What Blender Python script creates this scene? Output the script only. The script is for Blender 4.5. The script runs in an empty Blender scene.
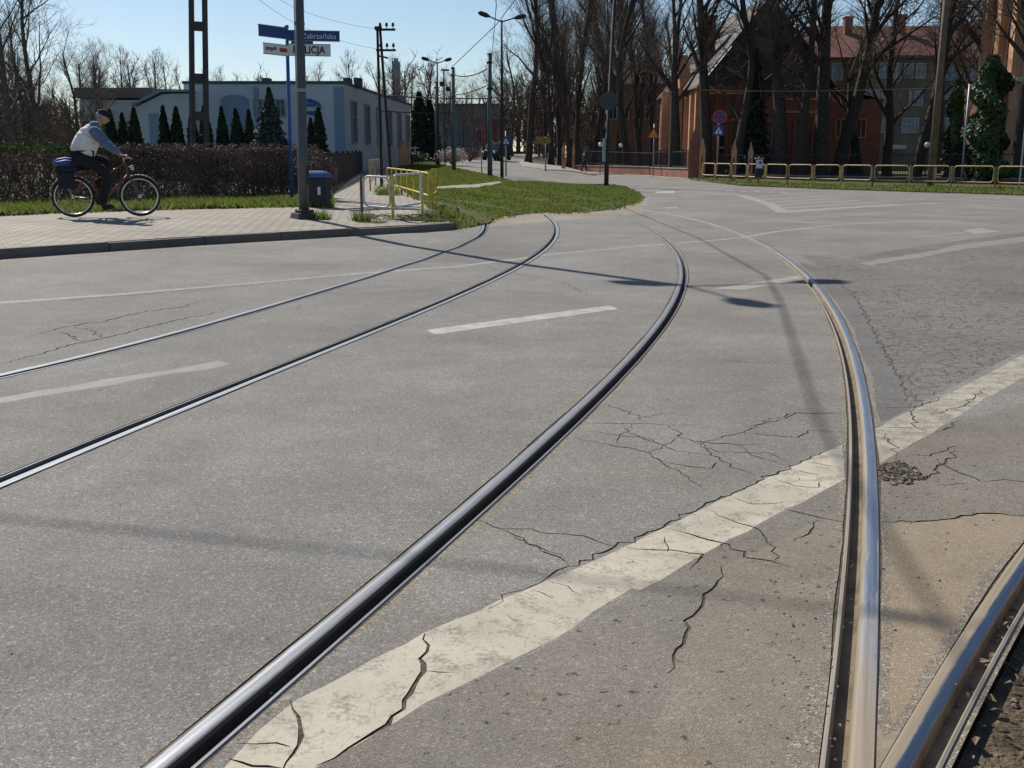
import bpy, bmesh, math, random
import numpy as np
from mathutils import Vector, Matrix
from mathutils.geometry import delaunay_2d_cdt
PI = math.pi
S = bpy.context.scene
COL = S.collection
R0 = random.Random(7)

# ------------------------------------------------------------------ camera model and terrain
F, YH, H = 1050.0, 159.0, 1.33
TILT = math.atan((384 - YH) / F)
CT, ST = math.cos(TILT), math.sin(TILT)

def sstep(a, b, x):
    t = min(1.0, max(0.0, (x - a) / (b - a)))
    return t * t * (3 - 2 * t)

def Traw(x, y):
    s = (-x + y) / 1.41421
    left = 0.25 * sstep(9.5, 19, s) * (1 - sstep(-2.5, 1.0, x))
    far = 0.0
    if y > 40:
        far = (min(y, 150) - 40) / 60
        far = far ** 1.5 * (1 - 0.75 * sstep(0.03, 0.075, x / y))
    return left + far

LAT = 2.0
_tc = {}
def Tl(i, j):
    k = (i, j)
    if k not in _tc:
        _tc[k] = Traw(i * LAT, j * LAT)
    return _tc[k]

def T(x, y):
    # terrain height: linear on a triangulated 2 m lattice (diagonal i+j = const)
    u, v = x / LAT, y / LAT
    i, j = math.floor(u), math.floor(v)
    a, b = u - i, v - j
    if a + b <= 1:
        return Tl(i, j) * (1 - a - b) + Tl(i + 1, j) * a + Tl(i, j + 1) * b
    return Tl(i + 1, j + 1) * (a + b - 1) + Tl(i + 1, j) * (1 - b) + Tl(i, j + 1) * (1 - a)

def ray(px, py):
    x, y = (px - 512) / F, -(py - 384) / F
    return Vector((x, CT + y * ST, -ST + y * CT))

def P(px, py, Y):
    # point at depth Y on the sight line
    r = ray(px, py)
    return Vector((r.x * Y / r.y, Y, H + r.z * Y / r.y))

def G(px, py, z=0.0):
    # point of the terrain (raised by z) on the sight line
    r = ray(px, py)
    Y, st, prev = 1.0, 0.25, 1.0
    while Y < 150:
        if H + r.z * Y / r.y < T(r.x * Y / r.y, Y) + z:
            lo, hi = prev, Y
            for _ in range(30):
                m = (lo + hi) / 2
                if H + r.z * m / r.y < T(r.x * m / r.y, m) + z: hi = m
                else: lo = m
            Y = hi
            break
        prev = Y
        Y += st
        st = min(st * 1.03, 0.8)
    return Vector((r.x * Y / r.y, Y, T(r.x * Y / r.y, Y) + z))

def g2(pts, z=0.0):
    return [tuple(G(px, py, z).xy) for px, py in pts]

# ------------------------------------------------------------------ object helpers
def tag(o, label=None, cat=None, group=None, kind=None):
    if label: o['label'] = label
    if cat: o['category'] = cat
    if group: o['group'] = group
    if kind: o['kind'] = kind
    return o

def empty(name, loc, rz=0, label=None, cat=None, group=None):
    o = bpy.data.objects.new(name, None)
    COL.objects.link(o)
    o.location = loc
    o.rotation_euler = (0, 0, rz)
    o.empty_display_size = 0.2
    return tag(o, label, cat, group)

def copy_tree(o, parent=None):
    c = o.copy()
    COL.objects.link(c)
    if parent: c.parent = parent
    for ch in [q for q in o.children]:
        copy_tree(ch, c)
    return c

class MB:
    def __init__(s):
        s.v, s.f = [], []
    def add(s, vs, fs):
        n = len(s.v)
        s.v += [tuple(p) for p in vs]
        s.f += [tuple(n + i for i in f) for f in fs]
        return s
    def box(s, c, size, rz=0.0, taper=1.0, rx=0.0, ry=0.0):
        x, y, z = [q / 2 for q in size]
        vs = []
        M = Matrix.Rotation(rz, 3, 'Z') @ Matrix.Rotation(ry, 3, 'Y') @ Matrix.Rotation(rx, 3, 'X')
        for k, t in ((-1, 1.0), (1, taper)):
            for a, b in ((-1, -1), (1, -1), (1, 1), (-1, 1)):
                vs.append(M @ Vector((a * x * t, b * y * t, k * z)) + Vector(c))
        s.add(vs, [(3, 2, 1, 0), (4, 5, 6, 7), (0, 1, 5, 4), (1, 2, 6, 5), (2, 3, 7, 6), (3, 0, 4, 7)])
        return s
    def tube(s, pts, r, n=8, cap=True, closed=False):
        pts = [Vector(p) for p in pts]
        rs = r if isinstance(r, (list, tuple)) else [r] * len(pts)
        rings, up = [], None
        m = len(pts)
        for i, p in enumerate(pts):
            if closed: d = pts[(i + 1) % m] - pts[i - 1]
            else: d = pts[min(i + 1, m - 1)] - pts[max(i - 1, 0)]
            if d.length < 1e-9: d = Vector((0, 0, 1))
            d.normalize()
            if up is None:
                up = Vector((1, 0, 0)) if abs(d.x) < 0.9 else Vector((0, 1, 0))
            a = (up - d * up.dot(d))
            if a.length < 1e-6: a = d.orthogonal()
            a.normalize()
            up = a
            b = d.cross(a)
            rings.append([p + (a * math.cos(2 * PI * k / n) + b * math.sin(2 * PI * k / n)) * rs[i] for k in range(n)])
        vs = [q for rg in rings for q in rg]
        fs = []
        for i in range(m if closed else m - 1):
            j = (i + 1) % m
            for k in range(n):
                k2 = (k + 1) % n
                fs.append((i * n + k, i * n + k2, j * n + k2, j * n + k))
        if cap and not closed:
            fs.append(tuple(reversed(range(n))))
            fs.append(tuple((m - 1) * n + k for k in range(n)))
        return s.add(vs, fs)
    def lathe(s, c, prof, n=16, axis='Z', M=None):
        vs, fs = [], []
        for r, z in prof:
            for k in range(n):
                a = 2 * PI * k / n
                p = Vector((r * math.cos(a), r * math.sin(a), z))
                if M is not None: p = M @ p
                elif axis == 'Y': p = Vector((p.x, p.z, p.y))
                elif axis == 'X': p = Vector((p.z, p.x, p.y))
                vs.append(p + Vector(c))
        for i in range(len(prof) - 1):
            for k in range(n):
                k2 = (k + 1) % n
                fs.append((i * n + k, i * n + k2, (i + 1) * n + k2, (i + 1) * n + k))
        fs.append(tuple(reversed(range(n))))
        fs.append(tuple((len(prof) - 1) * n + k for k in range(n)))
        return s.add(vs, fs)
    def prism(s, poly, off):
        # poly: list of 3-D points (planar), off: extrusion vector
        n = len(poly)
        off = Vector(off)
        a = [Vector(p) for p in poly]
        b = [p + off for p in a]
        fs = [tuple(range(n)), tuple(reversed(range(n, 2 * n)))]
        for k in range(n):
            k2 = (k + 1) % n
            fs.append((k, n + k, n + k2, k2))
        return s.add(a + b, fs)
    def build(s, name, mat, parent=None, smooth=False, fix=True):
        me = bpy.data.meshes.new(name)
        me.from_pydata(s.v, [], s.f)
        if fix and len(s.f) < 60000:
            bm = bmesh.new(); bm.from_mesh(me)
            bmesh.ops.recalc_face_normals(bm, faces=bm.faces)
            bm.to_mesh(me); bm.free()
        if smooth:
            me.polygons.foreach_set('use_smooth', [True] * len(me.polygons))
        me.materials.append(mat)
        o = bpy.data.objects.new(name, me)
        COL.objects.link(o)
        if parent is not None: o.parent = parent
        return o

def bevel(o, w, seg=2):
    m = o.modifiers.new('bevel', 'BEVEL')
    m.width = w; m.segments = seg; m.limit_method = 'ANGLE'
    return o

# ------------------------------------------------------------------ materials
class NT:
    def __init__(s, name):
        s.m = bpy.data.materials.new(name)
        s.m.use_nodes = True
        s.t = s.m.node_tree
        s.n = s.t.nodes
        s.b = s.n['Principled BSDF']
        s.tc = s.n.new('ShaderNodeTexCoord')
    def link(s, a, b): s.t.links.new(a, b)
    def noise(s, scale, detail=3, rough=0.5, vec=None, dist=0.0):
        q = s.n.new('ShaderNodeTexNoise')
        q.inputs['Scale'].default_value = scale
        q.inputs['Detail'].default_value = detail
        q.inputs['Roughness'].default_value = rough
        q.inputs['Distortion'].default_value = dist
        s.link(vec if vec is not None else s.tc.outputs['Object'], q.inputs['Vector'])
        return q.outputs['Fac']
    def voro(s, scale, feature='F1', out='Distance', vec=None, rnd=1.0):
        q = s.n.new('ShaderNodeTexVoronoi')
        q.feature = feature
        q.inputs['Scale'].default_value = scale
        q.inputs['Randomness'].default_value = rnd
        s.link(vec if vec is not None else s.tc.outputs['Object'], q.inputs['Vector'])
        return q.outputs[out]
    def ramp(s, fac, stops, interp='LINEAR'):
        q = s.n.new('ShaderNodeValToRGB')
        q.color_ramp.interpolation = interp
        e = q.color_ramp.elements
        while len(e) < len(stops): e.new(0.5)
        for k, (p, c) in enumerate(stops):
            e[k].position = p
            e[k].color = (c, c, c, 1) if isinstance(c, (int, float)) else (*c, 1)
        s.link(fac, q.inputs['Fac'])
        return q.outputs['Color']
    def mix(s, fac, a, b, mode='MIX'):
        q = s.n.new('ShaderNodeMix')
        q.data_type = 'RGBA'
        q.blend_type = mode
        for sock, val in ((q.inputs[0], fac), (q.inputs[6], a), (q.inputs[7], b)):
            if isinstance(val, (int, float)): sock.default_value = val
            elif isinstance(val, tuple): sock.default_value = (*val, 1)
            else: s.link(val, sock)
        return q.outputs[2]
    def math(s, op, a, b=0.0):
        q = s.n.new('ShaderNodeMath')
        q.operation = op
        for sock, val in ((q.inputs[0], a), (q.inputs[1], b)):
            if isinstance(val, (int, float)): sock.default_value = val
            else: s.link(val, sock)
        return q.outputs[0]
    def bump(s, h, strength=0.5, dist=0.01):
        q = s.n.new('ShaderNodeBump')
        q.inputs['Strength'].default_value = strength
        q.inputs['Distance'].default_value = dist
        s.link(h, q.inputs['Height'])
        s.link(q.outputs['Normal'], s.b.inputs['Normal'])
    def set(s, color=None, rough=None, metal=None, spec=None):
        for key, val in (('Base Color', color), ('Roughness', rough), ('Metallic', metal), ('Specular IOR Level', spec)):
            if val is None: continue
            if isinstance(val, tuple): s.b.inputs[key].default_value = (*val, 1)
            elif isinstance(val, (int, float)): s.b.inputs[key].default_value = val
            else: s.link(val, s.b.inputs[key])
        return s.m

def simple(name, c, rough=0.7, metal=0.0, var=0.25, scale=6.0, bump=0.0, spec=0.4):
    q = NT(name)
    lo = tuple(x * (1 - var) for x in c)
    hi = tuple(min(1, x * (1 + var)) for x in c)
    col = q.ramp(q.noise(scale, 4, 0.6), [(0.3, lo), (0.7, hi)])
    if bump: q.bump(q.noise(scale * 4, 4), bump, 0.02)
    return q.set(col, rough, metal, spec)

def asphalt(name, base, speck=0.35, brown=0.2, scale=1.0, pits=0.0, craq=0.0, tone=0.17):
    q = NT(name)
    big = q.ramp(q.noise(0.55 * scale, 4, 0.6), [(0.3, tuple(x * (1 - tone) for x in base)), (0.7, tuple(x * (1 + tone) for x in base))])
    mid = q.ramp(q.noise(3.0, 5, 0.7), [(0.35, 0.91), (0.65, 1.07)])
    c = q.mix(1.0, big, mid, 'MULTIPLY')
    br = q.ramp(q.noise(1.3, 4, 0.6), [(0.45, 0.0), (0.75, brown)])
    c = q.mix(br, c, (base[0] * 1.15, base[1] * 0.98, base[2] * 0.76))
    # aggregate: stones of different grey
    cell = q.voro(230.0, 'F1', 'Color')
    sep = q.n.new('ShaderNodeSeparateColor'); q.link(cell, sep.inputs[0])
    ag = q.ramp(sep.outputs[0], [(0.0, 1 - speck), (0.55, 1.0), (0.85, 1.0 + speck * 0.5), (1.0, 1.0 + speck * 2.4)])
    c = q.mix(1.0, c, ag, 'MULTIPLY')
    cell2 = q.voro(85.0, 'F1', 'Color')
    sep2 = q.n.new('ShaderNodeSeparateColor'); q.link(cell2, sep2.inputs[0])
    ag2 = q.ramp(sep2.outputs[1], [(0.0, 1 - speck * 0.45), (0.25, 1.0), (0.9, 1.0), (0.97, 1.0 + speck)])
    c = q.mix(1.0, c, ag2, 'MULTIPLY')
    # old oil drips and trodden spots, broad stains
    dr = q.ramp(q.voro(5.5, 'F1', 'Distance'), [(0.03, 0.0), (0.07, 1.0)])
    drm = q.ramp(q.noise(0.9, 2), [(0.50, 1.0), (0.58, 0.0)])
    c = q.mix(q.math('MAXIMUM', dr, drm), tuple(x * 0.55 for x in base), c)
    st = q.ramp(q.noise(0.35, 6, 0.7, dist=0.8), [(0.40, 0.88), (0.52, 1.0), (0.66, 1.05)])
    c = q.mix(1.0, c, st, 'MULTIPLY')
    h = q.math('ADD', q.noise(90, 3, 0.7), q.math('MULTIPLY', q.voro(230.0), 0.8))
    if pits:
        pt = q.ramp(q.noise(28, 3, 0.55), [(0.30, 0.0), (0.37, 1.0)])
        c = q.mix(pt, tuple(x * 0.35 for x in base), c)
        h = q.math('ADD', h, q.math('MULTIPLY', pt, pits))
    if craq:
        wv = q.n.new('ShaderNodeVectorMath'); wv.operation = 'ADD'
        nz = q.n.new('ShaderNodeTexNoise'); nz.inputs['Scale'].default_value = 5.0; nz.inputs['Detail'].default_value = 3
        q.link(q.tc.outputs['Object'], nz.inputs['Vector'])
        sc = q.n.new('ShaderNodeVectorMath'); sc.operation = 'SCALE'; sc.inputs[3].default_value = 0.18
        q.link(nz.outputs['Color'], sc.inputs[0])
        q.link(q.tc.outputs['Object'], wv.inputs[0]); q.link(sc.outputs[0], wv.inputs[1])
        e = q.voro(7.5, 'DISTANCE_TO_EDGE', 'Distance', wv.outputs[0])
        ek = q.ramp(e, [(0.0, 0.0), (0.07, 1.0)])
        msk = q.ramp(q.noise(0.7, 3), [(0.30, 0.25), (0.55, 1.0)])
        ek = q.mix(msk, (1.0, 1.0, 1.0), ek)
        c = q.mix(q.math('MULTIPLY', q.math('SUBTRACT', 1.0, ek), craq), c, tuple(x * 0.3 for x in base))
        h = q.math('ADD', h, q.math('MULTIPLY', ek, 1.5))
    q.bump(h, 0.55, 0.004)
    return q.set(c, 0.88, 0.0, 0.25)

def paint(name, c, under, wear=0.5, grime=False):
    q = NT(name)
    n1 = q.noise(9, 5, 0.7)
    n2 = q.noise(70, 4, 0.7)
    f = q.math('ADD', q.math('MULTIPLY', n1, 0.6), q.math('MULTIPLY', n2, 0.4))
    k = q.ramp(f, [(wear - 0.07, 0.0), (wear + 0.05, 1.0)])
    tone = q.ramp(q.noise(3.5, 5, 0.65), [(0.3, tuple(x * 0.72 for x in c)), (0.7, tuple(min(1, x * 1.1) for x in c))])
    if grime:
        st = q.ramp(q.noise(1.1, 6, 0.75, dist=0.6), [(0.35, 0.0), (0.62, 0.55)])
        tone = q.mix(st, tone, tuple(x * 0.62 for x in c))
        st2 = q.ramp(q.noise(26, 4, 0.7), [(0.30, 0.55), (0.42, 1.0)])
        tone = q.mix(1.0, tone, st2, 'MULTIPLY')
    cr = q.voro(14.0, 'DISTANCE_TO_EDGE', 'Distance')
    crk = q.ramp(cr, [(0.0, 0.55), (0.012, 1.0)])
    tone = q.mix(q.ramp(q.noise(1.7, 2), [(0.45, 0.0), (0.6, 1.0)]), tone, q.mix(1.0, tone, crk, 'MULTIPLY'))
    q.bump(q.math('ADD', q.noise(120, 3), q.math('MULTIPLY', k, 0.5)), 0.4, 0.003)
    return q.set(q.mix(k, under, tone), 0.75, 0.0, 0.35)

def brick(name, c1, c2, mortar, scale=1.0, w=0.25, h=0.075, var=0.3, rough=0.85):
    q = NT(name)
    sp = q.n.new('ShaderNodeSeparateXYZ'); q.link(q.tc.outputs['Object'], sp.inputs[0])
    cb = q.n.new('ShaderNodeCombineXYZ')
    q.link(q.math('ADD', sp.outputs[0], sp.outputs[1]), cb.inputs[0]); q.link(sp.outputs[2], cb.inputs[1])
    b = q.n.new('ShaderNodeTexBrick')
    b.inputs['Color1'].default_value = (*c1, 1); b.inputs['Color2'].default_value = (*c2, 1); b.inputs['Mortar'].default_value = (*mortar, 1)
    b.inputs['Scale'].default_value = scale
    b.inputs['Mortar Size'].default_value = 0.008
    b.inputs['Brick Width'].default_value = w; b.inputs['Row Height'].default_value = h
    q.link(cb.outputs[0], b.inputs['Vector'])
    st = q.ramp(q.noise(0.8, 5, 0.65), [(0.3, 1 - var), (0.7, 1 + var * 0.6)])
    q.bump(b.outputs['Fac'], -0.4, 0.01)
    return q.set(q.mix(1.0, b.outputs['Color'], st, 'MULTIPLY'), rough, 0.0, 0.3)

def rooftile(name, c, rows=4.0, var=0.3):
    q = NT(name)
    sp = q.n.new('ShaderNodeSeparateXYZ'); q.link(q.tc.outputs['Object'], sp.inputs[0])
    cb = q.n.new('ShaderNodeCombineXYZ')
    q.link(q.math('ADD', sp.outputs[0], sp.outputs[1]), cb.inputs[0]); q.link(sp.outputs[2], cb.inputs[1])
    b = q.n.new('ShaderNodeTexBrick')
    b.inputs['Color1'].default_value = (*[x * (1 - var) for x in c], 1)
    b.inputs['Color2'].default_value = (*[x * (1 + var) for x in c], 1)
    b.inputs['Mortar'].default_value = (*[x * 0.4 for x in c], 1)
    b.inputs['Mortar Size'].default_value = 0.02
    b.inputs['Brick Width'].default_value = 0.3; b.inputs['Row Height'].default_value = 0.26
    q.link(cb.outputs[0], b.inputs['Vector'])
    st = q.ramp(q.noise(0.6, 5, 0.65), [(0.3, 0.7), (0.7, 1.2)])
    q.bump(b.outputs['Fac'], -0.5, 0.03)
    return q.set(q.mix(1.0, b.outputs['Color'], st, 'MULTIPLY'), 0.75, 0.0, 0.35)

def steel(name, c, rough, rust, band=(-0.052, -0.006), amount=0.5, near=0.0):
    """rolled steel: uv.x = distance from the running edge (m), uv.y = length along the rail (m)"""
    tan = rust[0] > 0.2
    q = NT(name)
    sp = q.n.new('ShaderNodeSeparateXYZ'); q.link(q.tc.outputs['UV'], sp.inputs[0])
    mp = q.n.new('ShaderNodeMapping'); mp.inputs['Scale'].default_value = (90.0, 0.9, 1.0)
    q.link(q.tc.outputs['UV'], mp.inputs['Vector'])
    streak = q.noise(1.0, 4, 0.6, mp.outputs[0])
    mp2 = q.n.new('ShaderNodeMapping'); mp2.inputs['Scale'].default_value = (30.0, 4.0, 1.0)
    q.link(q.tc.outputs['UV'], mp2.inputs['Vector'])
    blot = q.noise(1.0, 5, 0.7, mp2.outputs[0])
    u = q.math('ADD', sp.outputs[0], q.math('MULTIPLY', q.math('SUBTRACT', blot, 0.5), 0.020))
    edge = q.math('MAXIMUM', q.math('SUBTRACT', band[0], u), q.math('SUBTRACT', u, band[1]))
    k = q.ramp(q.math('ADD', q.math('MULTIPLY', edge, 60.0), 0.5), [(0.25, 0.0), (0.75, 1.0)])
    if near:
        so_ = q.n.new('ShaderNodeSeparateXYZ'); q.link(q.tc.outputs['Object'], so_.inputs[0])
        yy = q.math('ADD', so_.outputs[1], q.math('MULTIPLY', q.math('SUBTRACT', blot, 0.5), 1.6))
        k = q.math('MAXIMUM', k, q.ramp(q.math('MULTIPLY', yy, 0.1), [((near - 0.35) * 0.1, 0.92), ((near + 0.35) * 0.1, 0.0)]))
    k = q.math('MAXIMUM', k, q.ramp(blot, [(amount, 0.0), (amount + 0.2, 0.75)]))
    if not tan: k = q.math('MAXIMUM', k, q.ramp(streak, [(0.35, 0.55), (0.65, 0.30)]))      # thin dull film over the polish
    sc = q.ramp(streak, [(0.3, 0.72), (0.7, 1.18)])
    col = q.mix(1.0, q.mix(k, c, rust), sc, 'MULTIPLY')
    q.set(col, q.ramp(k, [(0.0, rough), (1.0, 0.8)]), q.ramp(k, [(0.0, 1.0), (1.0, 0.0)]), 0.5)
    q.bump(q.math('ADD', streak, q.noise(90, 3)), 0.12, 0.002)
    return q.m

M = {}
M['road'] = asphalt('asphalt_old', (0.200, 0.189, 0.172), 0.34, 0.22)
M['road_right'] = asphalt('asphalt_crazed', (0.168, 0.156, 0.139), 0.40, 0.4, craq=0.75)
M['road_strip'] = asphalt('asphalt_strip', (0.148, 0.140, 0.130), 0.35, 0.15)
M['patch_grey'] = asphalt('patch_grey', (0.188, 0.168, 0.141), 0.22, 0.5, pits=1.2)
M['patch_tan'] = asphalt('patch_tan', (0.265, 0.218, 0.158), 0.16, 0.5)
M['worn'] = asphalt('worn_edge', (0.26, 0.225, 0.18), 0.35, 0.8)
M['pave_far'] = asphalt('pave_far', (0.30, 0.275, 0.235), 0.3, 0.5)
M['line'] = paint('paint_wide', (0.52, 0.465, 0.36), (0.20, 0.175, 0.14), 0.445, True)
M['line_worn'] = paint('paint_wide_worn', (0.47, 0.42, 0.335), (0.19, 0.165, 0.135), 0.485, True)
M['dash'] = paint('paint_dash', (0.44, 0.41, 0.35), (0.205, 0.188, 0.166), 0.45)
M['faint'] = paint('paint_faint', (0.325, 0.305, 0.265), (0.205, 0.188, 0.166), 0.47)
M['vfaint'] = paint('paint_very_faint', (0.245, 0.228, 0.20), (0.200, 0.183, 0.161), 0.485)

def ground_mat():
    q = NT('soil')
    c = q.ramp(q.noise(1.2, 5, 0.7), [(0.3, (0.045, 0.036, 0.026)), (0.7, (0.10, 0.08, 0.055))])
    far = q.ramp(q.noise(0.08, 3), [(0.4, 0.0), (0.65, 0.6)])
    c = q.mix(far, c, (0.06, 0.075, 0.03))
    q.bump(q.noise(30, 4), 0.6, 0.02)
    return q.set(c, 0.95, 0, 0.2)
M['soil'] = ground_mat()

M['filler'] = simple('joint_dirt', (0.095, 0.076, 0.057), 0.95, 0, 0.5, 25, 0.5, 0.2)
def lawn_mat():
    q = NT('lawn')
    c = q.ramp(q.noise(1.6, 6, 0.75), [(0.30, (0.13, 0.10, 0.065)), (0.5, (0.085, 0.085, 0.035)), (0.7, (0.07, 0.10, 0.025))])
    q.bump(q.noise(60, 4, 0.8), 0.8, 0.03)
    return q.set(c, 0.95, 0, 0.2)
M['lawn'] = lawn_mat()
M['soil_verge'] = simple('soil_verge', (0.115, 0.085, 0.056), 0.95, 0, 0.6, 14, 1.0, 0.2)

def paving_mat():
    q = NT('sett_paving')
    mp = q.n.new('ShaderNodeMapping'); mp.inputs['Rotation'].default_value = (0, 0, math.radians(-45))
    q.link(q.tc.outputs['Object'], mp.inputs['Vector'])
    b = q.n.new('ShaderNodeTexBrick')
    b.inputs['Color1'].default_value = (0.36, 0.315, 0.25, 1); b.inputs['Color2'].default_value = (0.30, 0.265, 0.215, 1); b.inputs['Mortar'].default_value = (0.12, 0.10, 0.08, 1)
    b.inputs['Brick Width'].default_value = 0.22; b.inputs['Row Height'].default_value = 0.14
    b.inputs['Mortar Size'].default_value = 0.012; b.inputs['Scale'].default_value = 1.0
    q.link(mp.outputs[0], b.inputs['Vector'])
    st = q.ramp(q.noise(0.9, 5, 0.7), [(0.3, 0.72), (0.7, 1.15)])
    c = q.mix(1.0, b.outputs['Color'], st, 'MULTIPLY')
    c = q.mix(q.ramp(q.noise(2.5, 4), [(0.55, 0.0), (0.75, 0.55)]), c, (0.24, 0.2, 0.14))
    q.bump(q.math('ADD', q.math('MULTIPLY', b.outputs['Fac'], -1.0), q.noise(60, 3)), 0.5, 0.006)
    return q.set(c, 0.85, 0, 0.3)
M['paving'] = paving_mat()
M['kerb'] = asphalt('kerb_stone', (0.145, 0.132, 0.115), 0.3, 0.4)
M['rail_top'] = steel('rail_steel', (0.33, 0.36, 0.40), 0.47, (0.105, 0.09, 0.078), (-0.046, -0.011), 0.60)
M['rail_left'] = steel('rail_steel_left', (0.22, 0.26, 0.31), 0.52, (0.11, 0.10, 0.09), (-0.050, -0.008), 0.55)
M['rail_worn'] = steel('rail_steel_dusty', (0.34, 0.37, 0.42), 0.45, (0.27, 0.215, 0.145), (-0.056, -0.012), 0.60, 2.75)
M['rail_fork'] = steel('rail_steel_fork', (0.22, 0.24, 0.28), 0.36, (0.27, 0.215, 0.145), (-0.030, -0.001), 0.60)
M['groove_dark'] = simple('rail_groove_dark', (0.040, 0.037, 0.036), 0.8, 0.2, 0.35, 9)  # undusted steel, darkened with the shade the rail head casts inside
M['groove_tan'] = simple('rail_groove_dusty', (0.20, 0.155, 0.105), 0.9, 0.0, 0.35, 9)
M['lip_steel'] = steel('rail_lip', (0.30, 0.315, 0.34), 0.48, (0.14, 0.12, 0.10), (0.046, 0.064), 0.62)
M['lip_tan'] = steel('rail_lip_dusty', (0.30, 0.30, 0.31), 0.45, (0.28, 0.22, 0.15), (0.050, 0.054), 0.45)
M['casting'] = simple('frog_casting', (0.26, 0.21, 0.145), 0.75, 0.1, 0.25, 8, 0.3)
M['bark'] = simple('bark', (0.060, 0.050, 0.042), 0.95, 0, 0.45, 5, 0.8, 0.2)
M['bark_pale'] = simple('bark_pale', (0.13, 0.105, 0.085), 0.95, 0, 0.4, 5, 0.6, 0.2)
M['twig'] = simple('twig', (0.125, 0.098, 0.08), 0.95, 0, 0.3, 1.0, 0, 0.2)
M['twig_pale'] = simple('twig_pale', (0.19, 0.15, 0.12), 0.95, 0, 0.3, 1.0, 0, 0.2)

# ------------------------------------------------------------------ ground partition
def in_poly(pts, poly):
    poly = np.asarray(poly, float)
    x, y = pts[:, 0], pts[:, 1]
    ins = np.zeros(len(pts), bool)
    bb = (x >= poly[:, 0].min()) & (x <= poly[:, 0].max()) & (y >= poly[:, 1].min()) & (y <= poly[:, 1].max())
    idx = np.nonzero(bb)[0]
    if not len(idx): return ins
    X, Y = x[idx], y[idx]
    r = np.zeros(len(idx), bool)
    n = len(poly)
    j = n - 1
    for i in range(n):
        xi, yi = poly[i]; xj, yj = poly[j]
        if yi != yj:
            c = ((yi > Y) != (yj > Y)) & (X < (xj - xi) * (Y - yi) / (yj - yi) + xi)
            r ^= c
        j = i
    ins[idx] = r
    return ins

def partition(regions, lat=True, ymin=0.0):
    """regions: list of (key, polygon) from the highest priority down; returns vertices and {key: triangles}"""
    vs, es = [], []
    for key, poly in regions:
        n = len(vs)
        vs += [Vector((p[0], p[1])) for p in poly]
        k = len(poly)
        es += [(n + i, n + (i + 1) % k) for i in range(k)]
    if lat:
        A = np.array([(v.x, v.y) for v in vs])
        x0, y0 = np.floor(A.min(0) / LAT) * LAT
        x1, y1 = np.ceil(A.max(0) / LAT) * LAT
        def ln(a, b):
            n = len(vs)
            vs.extend([Vector(a), Vector(b)])
            es.append((n, n + 1))
        y0l = max(y0, ymin)
        x = x0
        while x <= x1: ln((x, y0l), (x, y1)); x += LAT
        y = y0l
        while y <= y1: ln((x0, y), (x1, y)); y += LAT
        c = x0 + y0l
        while c <= x1 + y1:
            a = max(x0, c - y1); b = min(x1, c - y0l)
            if b > a: ln((a, c - a), (b, c - b))
            c += LAT
    r = delaunay_2d_cdt(vs, es, [], 0, 1e-5)
    V = np.array([(v.x, v.y) for v in r[0]])
    Fc = np.array([f for f in r[2] if len(f) == 3])
    cen = V[Fc].mean(1)
    key = np.full(len(Fc), -1)
    keys = []
    for kname, poly in regions:
        if kname not in keys: keys.append(kname)
        m = (key < 0)
        hit = in_poly(cen[m], poly)
        ii = np.nonzero(m)[0][hit]
        key[ii] = keys.index(kname)
    return V, {k: Fc[key == i] for i, k in enumerate(keys)}

def sheet(name, V, tris, mat, dz, kind='structure', skirt=0.0, parent=None):
    used = np.unique(tris)
    mp = {int(u): i for i, u in enumerate(used)}
    vs = [(V[u][0], V[u][1], T(V[u][0], V[u][1]) + dz) for u in used]
    fs = []
    for t in tris:
        a, b, c = [mp[int(q)] for q in t]
        ax, ay, _ = vs[a]; bx, by, _ = vs[b]; cx, cy, _ = vs[c]
        ar = (bx - ax) * (cy - ay) - (by - ay) * (cx - ax)
        if abs(ar) < 1e-10: continue
        fs.append((a, b, c) if ar > 0 else (a, c, b))
    if skirt:
        cnt = {}
        for f in fs:
            for k in range(3):
                e = (f[k], f[(k + 1) % 3])
                cnt[e] = 1
        low = {}
        for (a, b) in list(cnt):
            if (b, a) in cnt: continue
            for q in (a, b):
                if q not in low:
                    low[q] = len(vs); vs.append((vs[q][0], vs[q][1], vs[q][2] - skirt))
            fs.append((b, a, low[a])); fs.append((b, low[a], low[b]))
    me = bpy.data.meshes.new(name)
    me.from_pydata(vs, [], fs)
    me.materials.append(mat)
    o = bpy.data.objects.new(name, me)
    COL.objects.link(o)
    if parent: o.parent = parent
    if kind: o['kind'] = kind
    return o

# --- rails: smooth curves through the measured points
RAIL_PX = {
    'L': [(60, 850), (176.5, 768), (200, 748), (400, 567), (500, 482), (521, 466), (548, 441), (582, 412), (610, 383), (651, 337), (673, 306), (683, 279), (680, 258), (668, 243), (651, 230), (627, 219), (613, 213)],
    'R': [(838, 860), (848.5, 765), (856, 677), (860, 600), (861.5, 546), (862.5, 488), (862, 444), (860, 415), (855, 378), (845, 341), (830, 306.7), (810.7, 281), (773, 252), (735.5, 231.5), (708, 223), (690, 218.5), (665, 213.5), (640, 209.5)],
    'A': [(-110, 399), (0, 376), (171, 335), (273, 306), (350, 281.5), (401, 267), (445.7, 251.8), (476.5, 234.7), (486.7, 223.5), (483, 217)],
    'B': [(-130, 533), (0, 488), (68, 458), (171, 408.5), (273, 367.5), (350, 342), (452.5, 299), (514, 269), (541.4, 250), (556, 234.7), (555, 223.5), (545, 215)],
    'C': [(1130, 440), (1024, 577.6), (988, 633), (952.5, 686), (914.5, 759), (890, 815)],
}
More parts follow.
